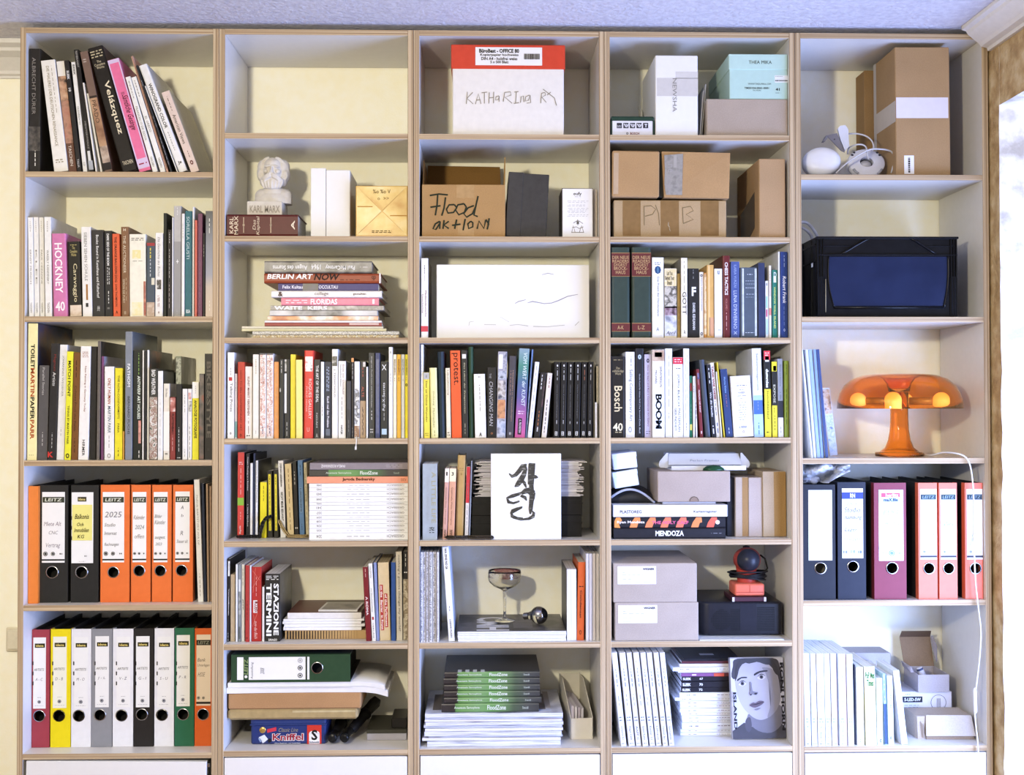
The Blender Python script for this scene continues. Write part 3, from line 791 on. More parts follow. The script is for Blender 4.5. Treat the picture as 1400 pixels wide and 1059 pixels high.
B(c, 418, 490, 208, 'faf7f3', 'broad white book with a rust coloured vertical title', [('New Painting in Germany Today', 340, 642, 'a04632', 'd', .42, .64, .01), ('~5/4', 242, 284, 'b86a58', 'h', .2, .8), ('HIRMER', 826, 932, '3a2a28', 'd', .38, .64, .015)], lean=18, d=.21)
B(c, 493, 534, 210, '282523', 'black book without lettering', lean=10, d=.21)
B(c, 538, 562, 175, '6c645e', 'tall grey brown book with a dark cover', [('~5', 720, 860, '8a827c', 'd', .3, .6)], lean=10, d=.23, side=picture(('241f1c', '382f2a', '50443c'), 25))
B(c, 566, 586, 275, '7c4c76', 'thin purple book', lean=5, d=.17, side='c0bcc4')
B(c, 592, 655, 343, 'f6f5f2', 'white book with orange and grey slanting capitals', [('ONLY HUMAN', 420, 590, 'd8653a', 'd', .36, .68, .02, .2), ('MARTIN PARR', 604, 782, '8496a4', 'd', .36, .68, .015, .2), ('~4', 795, 880, 'b8b4b0', 'd', .42, .58), ('o', 915, 948, 'd8d4d0', 'h', .3, .7, .02)], lean=2, d=.18)
B(c, 659, 710, 353, 'f3e534', 'yellow book with thin black capitals', [('THE NON-CONFORMISTS', 400, 688, '4a4818', 'd', .36, .62, .005), ('PARR', 718, 780, '4a4818', 'd', .36, .6), ('~3', 880, 935, '3a3814', 'd', .38, .6)], lean=3, d=.18)
B(c, 713, 723, 770, 'e8b256', 'short amber booklet beside the yellow book', d=.12)
B(c, 727, 775, 112, '868c96', 'tall steel grey book with a white title', [('FATHOM', 325, 478, 'eef0f4', 'd', .3, .7, .015), ('BERNARD FUCHS', 540, 790, '4c525c', 'd', .36, .66, .012)], lean=0, d=.235, side='5e666c')
B(c, 780, 838, 236, '232620', 'black book with a white title and red foot picture', [('ANTWERP ART HOUSES', 405, 690, 'e4ecdc', 'd', .5, .82, .02), ('~8', 255, 395, '8ab05c', 'd', .55, .75), ('~3', 890, 945, 'e8e4dc', 'd', .6, .8)], bands=[(700, 850, picture(('c05a54', 'e0a090', '7a3a38'), 50), .62, .92)], d=.21)
B(c, 841, 851, 236, 'f6f5f1', 'thin white catalogue beside the black red-footed book', d=.21)
B(c, 854, 868, 240, '2a2826', 'thin black catalogue between two white ones', d=.21)
B(c, 871, 886, 234, 'f4f3f0', 'thin white catalogue with a framed dark cover', d=.23, side=picture(('1c1a19', '2c2826', '8a4a2c'), 14, seed=3))
B(c, 889, 940, 356, '3c3a34', 'book with a crowd picture on the lower spine', [('BAD WEATHER', 365, 530, 'f0eee8', 'd', .25, .75, .02)], bands=[(545, 955, picture(('2e3426', 'c8c0b0', '8a5a4a', 'f4f0e8', '46503a'), 90, seed=4))], d=.17)
B(c, 943, 977, 372, 'f3f2ef', 'plain white book beside the crowd picture', [('~10', 560, 900, 'd4d2ce', 'd', .4, .56)], d=.17, side='3a3836')
B(c, 981, 1021, 455, 'efe8d8', 'cream paperback with a small dark title', [('Die Reise', 490, 545, '3a3630', 'd', .36, .64), ('~3', 905, 935, '5a564e', 'h', .3, .7)], d=.14, bands=[(640, 900, 'f8f4ea')])
B(c, 1024, 1061, 545, '8f3b36', 'short rust red paperback', [('PLATTENBAU', 655, 785, '401a18', 'd', .3, .7, .02), ('~5', 800, 900, 'd8a49c', 'd', .36, .6)], bands=[(550, 640, picture(('f0ece6', 'c87a70', '8f3b36'), 60))], d=.11)
B(c, 1064, 1102, 458, '201e1d', 'short black paperback with tiny white lettering', [('~9', 745, 905, 'e4e2de', 'd', .4, .62), ('~3', 940, 952, 'd8d6d2', 'h', .2, .9)], d=.115)
B(c, 1062, 1098, 275, '9aa490', 'tall book with a patterned pale spine and black woodland cover', bands=[(285, 460, picture(('3e463c', 'd8dccc', '6a7464'), 90, seed=5))], y=.135, d=.155, side=picture(('161514', '2a2826', '9c9a98', 'c8c6c4'), 22, stretch=(1, 1, .3), seed=3))
B(c, 1106, 1139, 490, 'f2f1ee', 'short white paperback, first of a pair', [('~6', 530, 645, 'c8c6c2', 'd', .36, .6), ('~3', 890, 940, 'c8c6c2', 'd', .36, .6)], d=.13)
B(c, 1142, 1168, 490, 'f4f2ee', 'short white paperback with a red and black mark', [('~8', 725, 945, '9a9690', 'd', .36, .64)], bands=[(515, 560, picture(('c8504a', 'f0e8e4'), 70), .1, .9), (570, 640, picture(('24221f', 'f0eee8'), 90), .2, .95)], d=.13)
B(c, 1171, 1214, 443, 'f1e838', 'yellow paperback with a white head and black title', [('ANALOGE FOTOGRAFIE', 565, 818, '2c2a10', 'd', .3, .72, .025), ('~4', 470, 520, 'b0aea4', 'd', .42, .58)], bands=[(443, 552, 'f6f5ef')], d=.14)
B(c, 1217, 1248, 390, '3b332d', 'brown black photo book beside the yellow paperback', bands=[(395, 955, picture(('1e1a17', '4a4038', '6a5c50', '8a4a34'), 40, seed=7))], d=.18)
B(c, 1252, 1308, 258, '2e2b28', 'black book with large dark grey spaced capitals', [('BIKE&STYLE', 310, 815, '6e6962', 'd', .24, .76, .03), ('~2', 870, 915, '55504a', 'h', .35, .65)], d=.22)

# ---- fourth shelf: ring binders
c = Cell(0, 3)
binder(c, 88, 153, 190, 'f08a3c', 'narrow orange box file without a label, at the panel', y=.028)
binder(c, 162, 350, 183, '2c2b28', 'black ring binder with a dark header on its label', (180, 332, 228, 695), (248, 757, 37), head=LEITZ+[(None, 0, 1, .95, .972, '2b2b28', None, 0)], lines=[('Miete Alt', .1, .85, .42, .48, 'c8b8c8'), ('CNC', .3, .7, .55, .6, 'c4c0d0'), ('Vertrag', .15, .8, .72, .8, 'c8c0d4')]+FOOT)
o = binder(c, 370, 552, 183, '2a2927', 'black ring binder with a yellow note on its label', (375, 520, 230, 698), (442, 757, 37), head=[('idena', .28, .68, .065, .13, '3a3420', 'e8d88a', .02)], lines=[('~2', .6, .72, .88, .92, '888888'), ('~4', .35, .65, .97, .98, '555555')], ticks=(400, 465, 533))
f = on(c, o); a, e = f(381, 548), f(513, 312)
nb = sheet(o, a[0], e[0], a[1], e[1], paint('f6ee8c', .6, .02), 'sticky_note', -.0013)
for s_, u0, u1, v0, v1 in (('Balkonis', .15, .85, .26, .4), ('Och', .24, .58, .5, .6), ('Immobilien', .12, .84, .65, .77), ('KG', .28, .6, .84, .94)):
    lettering(nb, s_, a[0]+(e[0]-a[0])*u0, a[0]+(e[0]-a[0])*u1, e[1]-(e[1]-a[1])*v1, e[1]-(e[1]-a[1])*v0, '2c2a18', 'h', .01, .2, -.0017, 'handwriting')
binder(c, 566, 757, 181, 'f07a3a', 'wide orange ring binder beside the black pair', (580, 724, 228, 693), (652, 757, 34), **leitz([('2025', .12, .88, .28, .36, '9a98a4'), ('Studio', .1, .6, .44, .49, '9a98a4'), ('Internat', .1, .66, .56, .61, '8a8894'), ('Rechnungen', .1, .75, .72, .78, '8a8894')]))
binder(c, 768, 896, 181, 'f07a3a', 'first of three narrow orange ring binders', (778, 870, 228, 692), (823, 747, 34), **leitz([('Kalender', .1, .9, .33, .39, 'b0a0a8'), ('2024', .2, .85, .47, .53, 'a8b0b8'), ('offen', .15, .85, .6, .66, 'b8a8b0')]))
binder(c, 906, 1034, 181, 'f07a3a', 'second of three narrow orange ring binders', (917, 1010, 228, 692), (962, 747, 34), **leitz([('Bilder', .1, .6, .32, .37, '8a8890'), ('Künstler', .1, .85, .4, .46, '9a98a0'), ('ausgest.', .1, .85, .63, .68, '6a6870'), ('2023', .15, .6, .72, .76, '9a98a0')]))
binder(c, 1044, 1176, 181, 'f07a3a', 'third of three narrow orange ring binders, beside the white book', (1060, 1156, 225, 690), (1102, 745, 34), **leitz([('A', .4, .6, .2, .25, '55535c'), ('b', .42, .58, .32, .36, '9a98a0'), ('R', .38, .58, .56, .62, '8a8890'), ('Steuer alt', .12, .88, .68, .73, 'a8a6b0')]))
B(c, 1210, 1247, 147, 'f5f5f4', 'slim white book leaning beside the orange binders', [('Melinda BARTETZKY AFA DF', 250, 580, 'a8a8a8', 'd', .35, .62), ('~8', 770, 920, 'b4b4b4', 'd', .38, .6)], lean=-27, y=.035, d=.24, side='dcdcda')
B(c, 1250, 1268, 172, '2a3144', 'thin navy folder next to the slim white book', lean=-18, y=.04, d=.24)
B(c, 1272, 1286, 175, 'a88d72', 'first of two thin tan folders at the panel', lean=-10, y=.035, d=.24)
B(c, 1290, 1305, 190, '9c8068', 'second of two thin tan folders, touching the panel', lean=-6, y=.04, d=.24)

# ---- lowest shelf: ring binders
c = Cell(0, 4)
IDE = [('idena', .12, .92, .085, .145, '2c2812', 'e8d47a', .025), ('~7', .15, .9, .152, .165, None, 'c8b8a8', 0)]
def ide(a, b_, u='9a98a8'):
    return dict(head=[IDE[0]], lines=[('ARTISTS', .08, .86, .435, .47, '6a6a74'), (a+' - '+b_, .2, .75, .57, .61, u), ('~3', .35, .65, .84, .852, '9a9aa8'), ('o', .36, .62, .878, .935, '55586a'), ('~6', .15, .85, .955, .965, 'b0b0bc')], ticks=(368, 430, 492))
for x0, x1, yt, col, lk, lb, hx, hz, rg, ab in (
    (97, 214, 160, 'a8434e', 'rose red ring binder at the panel', (114, 194, 208, 648), 152, 693, 'c9c9c9', 'AC'),
    (221, 345, 157, 'f6e21e', 'yellow ring binder', (236, 322, 203, 645), 275, 692, '6a6440', 'DB'),
    (349, 471, 156, 'f4f4f6', 'white ring binder between the yellow and the grey', (366, 456, 205, 648), 398, 692, '8a8a86', 'MO'),
    (474, 601, 155, '96979b', 'grey ring binder', (498, 584, 200, 640), 528, 687, 'c9c9c9', 'JL'),
    (606, 732, 155, 'f4f4f6', 'white ring binder between the grey and the black', (630, 715, 203, 640), 662, 690, '8a8a86', 'VZ'),
    (735, 857, 153, '2b2826', 'black ring binder between two white ones', (750, 835, 200, 640), 787, 684, 'c9c9c9', 'GI'),
    (864, 984, 152, 'f4f4f6', 'white ring binder between the black and the green', (882, 968, 203, 640), 912, 687, '8a8a86', 'SU'),
    (989, 1109, 150, '2f6e50', 'green ring binder', (1001, 1084, 193, 634), 1042, 683, 'c9c9c9', 'PR')):
    binder(c, x0, x1, yt, col, lk, lb, (hx, hz, 33), lab_col='fbfbf8' if col != 'f6e21e' else 'fbfae6', y=.058, ring=rg, group=None, **ide(ab[0], ab[1]))
binder(c, 1113, 1216, 152, 'e2682c', 'orange ring binder with a cream label, last of the colourful row', (1124, 1213, 190, 630), (1166, 683, 33), lab_col='f3e0c6', y=.058, head=[('LEITZ', 0, 1, .075, .15, '2b2a20', 'a8a890', .0), (None, 0, 1, .945, .975, '2b2320', None, 0)], lines=[('Bank', .1, .65, .33, .38, '8c7a6c'), ('Unterlagen', .08, .92, .41, .46, '9a8878'), ('HSSE', .12, .6, .53, .59, '9a8878'), ('o', .04, .26, .86, .92, '444444'), ('o', .4, .6, .86, .92, '6a6258')])
# ================================================================== second bookcase (its top compartment is empty)
# ---- second shelf: bust on the red book, white box, gilt box
c = Cell(1, 1)
zt = LIE(c, 97, 566, 543, c.floor, '591d17', 'thick dark red gilt-lettered book lying under the white bust', [('KARL\nMARX', 115, 172, 'e0cdb0', 'h', .08, .92, .01), ('Das\nKapital', 268, 318, 'e0cdb0', 'h', .1, .9, .0, .25), ('A', 522, 546, 'f0e0c4', 'h', .3, .72, .02)], bands=[(206, 210, 'd8c09c', .16, .86), (385, 390, 'd8c09c', .16, .86), (202, 214, 'd8c09c', .47, .55), (382, 393, 'd8c09c', .47, .55)], hard=1, y=.012, d=.16, rnd=.006)
def bust(c):
    px = .00195/4.828
    y = .055
    X, _ = c.pt(365, 540, y)
    o = empty('bust', (X, y, zt))
    tag(o, 'white plaster bust of a bearded man on an inscribed block', 'bust')
    pl = rough_wall('plaster_cast', ('c4bdb0', 'cec8bc'), 40, .08, 220, .7)
    f = lambda x, z: c.pt(x, z, y)[0]-X
    a, e = c.pt(229, 540, y-.005)[0]-X, c.pt(462, 540, y-.005)[0]-X
    H = c.pt(365, 460, y)[1]-zt
    b = MB(); b.box(a, e, -.005, .085, 0, H, bev=.002, seg=2)
    bk = b.link('plinth', pl, o)
    lettering(bk, 'KARL MARX', a+.008, e-.006, H*.25, H*.72, 'c8c0b4', 'h', .02, 0, -.0056, 'inscription', plain('aaa194', .8))
    U = (c.pt(365, 145, y)[1]-zt-H)/2.0     # half the height of the figure
    cx = .12*U; cy = .045
    b = MB()
    E_ = lambda x, yy, z, rx, ry, rz, rot=None: b.ball((cx+x*U, cy+yy*U, H+z*U), (rx*U, ry*U, rz*U), n=20, rot=rot)
    RZ = lambda a_, ax='Y': Matrix.Rotation(math.radians(a_), 4, ax)
    def lock(pts, r0, r1):
        q = [Vector((cx+p[0]*U, cy+p[1]*U, H+p[2]*U)) for p in pts]; sm = []
        for k in range(9):
            t_ = k/8; sm.append(q[0]*(1-t_)**2+q[1]*2*t_*(1-t_)+q[2]*t_*t_)
        b.tube(sm, [(r0+(r1-r0)*k/8)*U*(.8 if k in (0, 8) else 1) for k in range(9)], 10)
    E_(0, .06, .06, .80, .46, .60); E_(-.42, .10, .34, .38, .36, .34); E_(.42, .10, .34, .38, .36, .34); E_(-.44, .08, .10, .40, .36, .40); E_(.44, .08, .10, .40, .36, .40)
    E_(0, .06, .46, .54, .38, .34); E_(0, .06, .74, .34, .32, .40)
    E_(0, .02, 1.42, .46, .46, .55); E_(0, -.10, 1.64, .36, .36, .32); E_(0, -.12, 1.28, .36, .34, .40)
    for sx in (-1, 1):
        E_(sx*.42, .10, 1.58, .26, .36, .34); E_(sx*.48, .10, 1.28, .22, .32, .34); E_(sx*.42, .02, 1.02, .16, .26, .26)
        for k in range(6):
            u = k/5
            lock([(sx*(.12+.10*u), -.20+.12*u, 1.93-.10*u), (sx*(.55+.06*u), -.20+.10*u, 1.80-.22*u), (sx*(.62+.03*math.sin(u*3)), .0+.03*k, 1.36-.16*u)], .085, .07)
        for k in range(3): lock([(sx*.50, -.16+.1*k, 1.36), (sx*.66, -.12+.1*k, 1.2), (sx*.48, -.14+.1*k, 1.0)], .085, .06)
        E_(sx*.17, -.43, 1.535, .165, .075, .045, RZ(sx*10)); E_(sx*.24, -.36, 1.32, .12, .12, .10); E_(sx*.16, -.40, 1.43, .07, .05, .04)
        lock([(sx*.02, -.50, 1.19), (sx*.20, -.56, 1.16), (sx*.40, -.36, .98)], .085, .05); lock([(sx*.02, -.49, 1.12), (sx*.20, -.52, 1.06), (sx*.34, -.38, .90)], .07, .05)
    lock([(0, -.42, 1.56), (0, -.50, 1.42), (0, -.585, 1.255)], .05, .075); E_(-.075, -.50, 1.235, .05, .06, .042); E_(.075, -.50, 1.235, .05, .06, .042)
    E_(0, -.22, .88, .40, .26, .32)
    for k in range(7):
        x_ = -.39+.13*k
        lock([(x_, -.36+.35*abs(x_)**1.5, 1.02), (x_*1.15, -.50+.5*abs(x_)**1.5, .80), (x_*.72, -.40+.3*abs(x_), .585+.16*abs(x_))], .085, .06)
    g = b.link('figure', pl, o)
    m = g.modifiers.new('r', 'REMESH'); m.mode = 'VOXEL'; m.voxel_size = U*.020; m.use_smooth_shade = True
    sm = g.modifiers.new('s', 'SMOOTH'); sm.factor = .5; sm.iterations = 2
    tx_ = bpy.data.textures.new('locks', 'CLOUDS'); tx_.noise_scale = U*.16
    dp = g.modifiers.new('d', 'DISPLACE'); dp.texture = tx_; dp.strength = U*.012; dp.mid_level = .5
    dg = bpy.context.evaluated_depsgraph_get(); me = bpy.data.meshes.new_from_object(g.evaluated_get(dg))
    # the foot of the chest is cut level on the block
    for v in me.vertices:
        if v.co.z < H+.0002: v.co.z = H+.0002
        if abs(v.co.x-cx) > .77*U: v.co.x = cx+math.copysign(.77*U, v.co.x-cx)
    for p in me.polygons: p.use_smooth = True
    g.modifiers.clear(); g.data = me
bust(c)
o, w, h = crate(c, 752, 910, 252, .05, .17, paint('f6f5f2', .45, .01), 'white_box', 'plain white slip-lid box between the bust and the gilt box')
a_, e_ = on(c, o)(651, 685), on(c, o)(749, 240)
b = MB(); b.box(a_[0], e_[0]+.0005, -.0005, .172, 0, e_[1], bev=.001); b.link('lid', paint('f6f5f2', .45, .01), o)
o, w, h = crate(c, 948, 1292, 356, .03, .15, picture(('c8922c', 'dcae48', 'e8c468'), 14, .35), 'gift_box', 'gilt paper-wrapped square box with flaps folded to a cross')
f = on(c, o); k = MB()
C_ = f(1123, 525); cr_ = [f(952, 685), f(1288, 685), f(1288, 360), f(952, 360)]
gm = [picture(('d09c34', 'ecca70', 'f4e2a4'), 12, .3, seed=s_) for s_ in range(4)]
for i in range(4):
    p, q = cr_[i], cr_[(i+1) % 4]
    k = MB(); t_ = .0012+.0012*(i % 2)
    g = .985
    P3 = [(C_[0]+(u[0]-C_[0])*g, C_[1]+(u[1]-C_[1])*g) for u in (p, q)]+[(C_[0]+((p[0]+q[0])/2-C_[0])*.03, C_[1]+((p[1]+q[1])/2-C_[1])*.03)]
    k.prism(P3, lambda u: (u[0], -t_, u[1]), lambda u: (u[0], 0, u[1])); k.link('folded_flap', gm[i], o)
for px0, px1, py0, py1 in ((960, 1060, 492, 498), (1175, 1285, 552, 558)):
    patch(c, o, px0, px1, py0, py1, 'b8842c', 'fold_line', .0030)
txt(c, o, '~8/2', 1055, 1185, 650, 670, '6a4c18', yy=-.0032)
txt(c, o, '%o %o V', 1062, 1178, 382, 408, '8a6422', yy=-.0032)
txt(c, o, 'o  >>', 1092, 1168, 432, 452, 'a87c30', yy=-.0032)

# ---- third shelf: one pile of books and magazines
c = Cell(1, 2)
z = c.floor
z = LIE(c, 268, 1232, 640, z, 'b0a898', 'lowest magazine of the pile, its edge full of small colour pictures', name='magazine', cat='magazine', y=.012, d=.24, mat=picture(('3a3630', 'e8e0c8', '8a6a34', 'c8b070', 'f4f0e6'), 130, seed=2))
z = LIE(c, 266, 1235, 616, z, 'b0a898', 'second magazine from below in the pile, speckled edge', name='magazine', cat='magazine', y=.014, d=.24, mat=picture(('2e2c2a', 'dcd8cc', '7a7468', 'f4f2ea'), 150, seed=4))
z = LIE(c, 196, 1150, 598, z, 'dcd4a8', 'widest pale magazine sticking out at the pile side, lower one', name='magazine', cat='magazine', y=.02, d=.25, pages=PAGES)
z = LIE(c, 196, 1128, 583, z, 'e4dcc0', 'widest pale magazine sticking out at the pile side, upper one', name='magazine', cat='magazine', y=.02, d=.25)
z = LIE(c, 346, 1120, 560, z, '9c4438', 'magazine in the pile with a rust red stripe', name='magazine', cat='magazine', y=.015, d=.24, bands=[(905, 1100, 'd8b8ac', .3, 1)])
z = LIE(c, 346, 1118, 545, z, 'efe9e2', 'white magazine above the rust striped one in the pile', name='magazine', cat='magazine', y=.015, d=.23)
z = LIE(c, 366, 1096, 515, z, 'c86a34', 'magazine with an orange and white picture edge in the pile', name='magazine', cat='magazine', y=.018, d=.22, mat=picture(('b4541e', 'e09a5c', 'f6ece0', 'e8a468'), 14, seed=8))
z = LIE(c, 380, 1090, 478, z, '9a9896', 'grey photographic magazine in the pile, under the white one', name='magazine', cat='magazine', y=.015, d=.24, mat=picture(('4a4846', 'b8b6b4', 'e4e2e0'), 12, seed=3))
z = LIE(c, 386, 1132, 447, z, 'd8d4cc', 'white and grey magazine below the pink book', [('WAITE  KERS', 410, 760, 'fdfdfc', 'd', .1, .9, .03)], name='magazine', cat='magazine', y=.018, d=.23, mat=picture(('b8b2a6', '8c867c', 'd8d2c6'), 30, seed=9))
z = LIE(c, 456, 1100, 394, z, 'ee909c', 'pink book with white capitals in the pile', [('FLORIDAS', 650, 826, 'fdf2f2', 'd', .12, .84, .03), ('~4/2', 486, 628, 'f8e0e2', 'd', .18, .8), ('I', 1058, 1072, 'fdf2f2', 'd', .2, .8, .02)], y=.014, d=.21, hard=1)
z = LIE(c, 391, 1120, 348, z, 'f7f3ec', 'white book with brown lettering in the pile', [('collage', 676, 768, '6c4a3a', 'd', .2, .82), ('gestalten', 930, 1016, '6c4a3a', 'd', .3, .7, .015), ('&', 436, 468, '5c3a2c', 'd', .15, .85, .03)], y=.012, d=.2, hard=1)
z = LIE(c, 436, 1096, 301, z, '42396c', 'violet book with white bold lettering in the pile', [('Felix Kultau', 465, 598, 'eeecf4', 'd', .28, .74, .02), ('OCCULTAU', 704, 830, 'eeecf4', 'd', .28, .74, .02)], y=.016, d=.17, bands=[(598, 700, picture(('42396c', '2c2420', '342c50'), 20))])
z = LIE(c, 343, 1114, 233, z, '9c4a2b', 'rust brown book with white and black italic capitals in the pile', [('BERLIN ART', 366, 662, 'f8f2ea', 'd', .42, .92, .03, .2), ('NOW', 676, 838, '3a1e14', 'd', .3, .96, .03, .25), ('~5', 845, 975, '5c2816', 'd', .28, .42), ('qp', 1052, 1082, '5c2816', 'd', .3, .75)], y=.012, d=.21, hard=1, rnd=.006, bands=[(1103, 1113, 'f2ece4')])
z = LIE(c, 345, 1054, 152, z, '6c675c', 'uppermost grey photographic book of the pile with upside-down title', [('Paul McCartney', 748, 942, 'f2f0ea', 'u', .28, .72, .01), ('1964', 655, 716, 'f2f0ea', 'u', .28, .72, .01), ('Augen des Sturms', 400, 628, 'f2f0ea', 'u', .26, .74, .01), ('~2', 975, 1026, 'c8c4ba', 'u', .4, .6)], y=.012, d=.2, hard=1, mat=picture(('4a463e', '6c675c', '8a857a', '5a554c'), 25, seed=6))

# ---- fourth shelf: a full row of books
c = Cell(1, 3)
B(c, 100, 145, 105, 'f6f5f2', 'white book with a small red square above its title', [('Talking Prices', 306, 495, '55524e', 'd', .3, .74), ('~4', 205, 255, 'a8a49e', 'd', .42, .58), ('o', 630, 645, '6a6660', 'h', .36, .6, .02)], bands=[(268, 292, 'c83c3c', .2, .7)])
B(c, 148, 165, 245, 'e3dee8', 'slim lavender white book with a teal foot', [('~5', 300, 360, '7a9aa4', 'd', .3, .6)], bands=[(560, 665, '7aa8ac')])
B(c, 168, 213, 168, 'c8412c', 'red book with thin dark capitals', [('HOW TO SELL CONTEMPORARY ART', 225, 620, '6c1e14', 'd', .34, .6), ('o', 640, 660, '6c1e14', 'h', .3, .6, .02)])
B(c, 217, 264, 198, 'f5f2ec', 'white book with a dark red bold line down its spine', [('KUNST MARKT VERSTEHEN', 265, 520, '9c4a42', 'd', .34, .62, .02), ('~3', 535, 640, 'a86a60', 'd', .4, .58), ('~3', 645, 662, '5a5650', 'h', .2, .7)])
B(c, 267, 307, 118, 'f6f1e6', 'cream white book with faint yellow lettering', [('~9', 150, 245, 'd8c88a', 'd', .4, .66), ('~3', 620, 640, 'b8b0a0', 'd', .45, .6)])
for x0, x1, sd, lk in ((312, 355, 3, 'first of two books in white wrappers torn with red scribble'), (358, 403, 6, 'second of two books in white wrappers torn with red scribble')):
    B(c, x0, x1, 112, 'f2ece8', lk, [('JERRY GAGOSIAN', 140, 320, 'a87a70', 'd', .4, .66), ('~4', 590, 640, '9c98b0', 'd', .3, .7)], bands=[(118, 660, picture(('f6f2ee', 'f4ece6', 'd4a494', 'f6f2ee', 'b86a58', 'f2dccf'), 70, seed=sd), .08, .92), (112, 120, '3a3834')])
B(c, 407, 440, 167, 'eda560', 'pale orange book beside the scribbled pair', [('~9', 230, 420, 'f6d4a8', 'd', .4, .6), ('~3', 500, 600, 'f6d4a8', 'd', .4, .6)])
B(c, 444, 473, 150, '2b2a26', 'black book with a speckled white lettering', [('~4', 160, 240, 'dcd8d0', 'd', .3, .6)], bands=[(340, 365, picture(('c8c4ba', '2b2a26'), 80), .0, .3)])
B(c, 475, 513, 150, '2b2a26', 'black book with a tall white bar on its spine', [('~4', 565, 655, 'bcb8b0', 'd', .35, .6)], bands=[(244, 505, 'f4f2ec', .02, .4), (152, 230, picture(('e8e4da', '2b2a26'), 90), .04, .38)])
B(c, 516, 550, 118, 'f4e139', 'bright yellow blank book', lean=0)
B(c, 554, 597, 153, 'faef92', 'pale yellow blank book', lean=-2)
B(c, 603, 667, 92, 'e1493a', 'thick red book with a white statue emblem', [('ROGUES GALLERY', 280, 545, 'f4dcd4', 'd', .5, .8), ('PHILIP HOOK', 330, 500, 'f0b8ac', 'd', .22, .38), ('U', 600, 628, 'f0c8bc', 'h', .35, .6)], lean=4, bands=[(132, 230, picture(('3a2a26', 'f4efe8', 'f8f6f2', 'e1493a'), 60, seed=4), .12, .9)], hard=1)
B(c, 671, 713, 152, '2c2a28', 'black book with white capitals beside the thick red one', [('THE ART OF THE DEAL', 190, 435, 'f0eee8', 'd', .32, .74, .015), ('NOAH', 505, 600, 'dedad2', 'd', .36, .6), ('A', 640, 668, 'c8c4bc', 'h', .3, .66)])
B(c, 716, 738, 167, 'f3f2ee', 'slim white book with grey capitals', [('~5', 455, 525, '8a8680', 'd', .35, .62)])
B(c, 741, 786, 167, '282c3a', 'dark navy book with white bold words', [('~9/2', 200, 360, 'b8c4dc', 'd', .25, .75), ('Kauft mal den Problem', 395, 600, 'e4e2ea', 'd', .36, .7, .02)], bands=[(610, 655, picture(('282c3a', '6a7a94'), 40), .2, .8)])
B(c, 790, 829, 83, 'f3f1ec', 'tall white book with a small black picture near its head', [('J. TSCHICHOLD', 215, 400, '8a8468', 'd', .3, .6)], bands=[(130, 195, picture(('24221f', '2c2a26', 'd8d4ca'), 60, seed=2), .05, .92)])
B(c, 832, 882, 162, 'f6f5f1', 'white book with red and black slanting script', [('Sammlung Kunst Editionen', 185, 330, '55524a', 'd', .2, .42, 0, .2), ('Ende der Unschuld', 185, 380, 'a8584e', 'd', .58, .78, 0, .2), ('~7', 400, 540, 'b8b4ac', 'd', .4, .56), ('HATJE', 585, 645, '2a2826', 'd', .3, .56, .03)])
B(c, 886, 916, 293, '3d3c3c', 'short dark grey book between white and black', [('~5', 550, 630, '9a9894', 'd', .4, .6)], bands=[(300, 480, '4a4a4c', .1, .95)])
B(c, 918, 935, 140, '2a2422', 'thin black book with an orange head', [('~5', 180, 280, 'e0dcd4', 'd', .35, .66), ('~4', 600, 660, 'b0aca4', 'd', .35, .6)], bands=[(142, 168, 'f0a868')])
def ribbon(ob, t, h):
    b = MB(); n_ = 14; vs = []
    for i in range(n_+1):
        s_ = i/n_; zz = .006-.036*s_; xx = .001*math.sin(s_*5); yy = -.0016-.0190*min(1, s_*7)
        vs.append((xx, yy, zz))
    for sgn in (-1, 1):
        w_ = .0022
        for (a, e) in zip(vs, vs[1:]):
            k = .0010*sgn if a[2] < -.022 else 0
            k2 = .0016*sgn if e[2] < -.022 else 0
            b.b.faces.new([b.b.verts.new(p) for p in ((a[0]+k-w_/2, a[1]+.0002*sgn, a[2]), (a[0]+k+w_/2, a[1]+.0002*sgn, a[2]), (e[0]+k2+w_/2, e[1]+.0002*sgn, e[2]), (e[0]+k2-w_/2, e[1]+.0002*sgn, e[2]))])
    b.link('bookmark_ribbon', paint('f0eee8', .6), ob)
B(c, 938, 973, 165, 'f2f0ea', 'white patterned book with a ribbon hanging over the shelf edge', bands=[(345, 580, picture(('f2f0ea', 'f2f0ea', '3a3c44', 'c8ccd4', '5a5c64'), 70, seed=5)), (590, 665, picture(('c8a878', '8a5a3c', 'e8d8bc'), 60, seed=2))], post=ribbon)
B(c, 976, 1013, 165, '332e2b', 'black book with red lettering and a tan lower half', [('~3', 205, 265, 'b85a48', 'd', .35, .65), ('ALTE', 330, 400, 'c86a58', 'd', .3, .7), ('~6/2', 465, 650, '4a3a2c', 'd', .3, .7)], bands=[(425, 672, 'b79b79'), (168, 200, 'd8d2c8', .5, 1)])
B(c, 1016, 1028, 200, 'f1efe9', 'narrow white booklet beside the tan and black book')
B(c, 1032, 1073, 108, '3f403d', 'tall dark grey book with a fine white title', [('Wege zur Pracht Salon und Kritikerkunst', 130, 470, 'd0ccc4', 'd', .36, .62), ('~3', 490, 550, 'e4e0d8', 'd', .4, .62), ('~2/2', 605, 640, 'dcd8d0', 'h', .3, .75)])
B(c, 1076, 1107, 108, '3f4565', 'tall dark blue book with faint printing', bands=[(150, 640, picture(('3f4565', '4c5478', '363b58'), 60), .15, .85)])
B(c, 1111, 1160, 165, '2a2a28', 'black book with a large X and white letters reading upwards', [('Fuji-X-Secrets', 305, 488, 'f0f0ee', 'u', .26, .7), ('X', 185, 222, 'f4f4f2', 'h', .18, .8), ('~4', 495, 555, 'c8c8c4', 'u', .42, .56)], bands=[(610, 648, 'b8d0dc', .15, .85)])
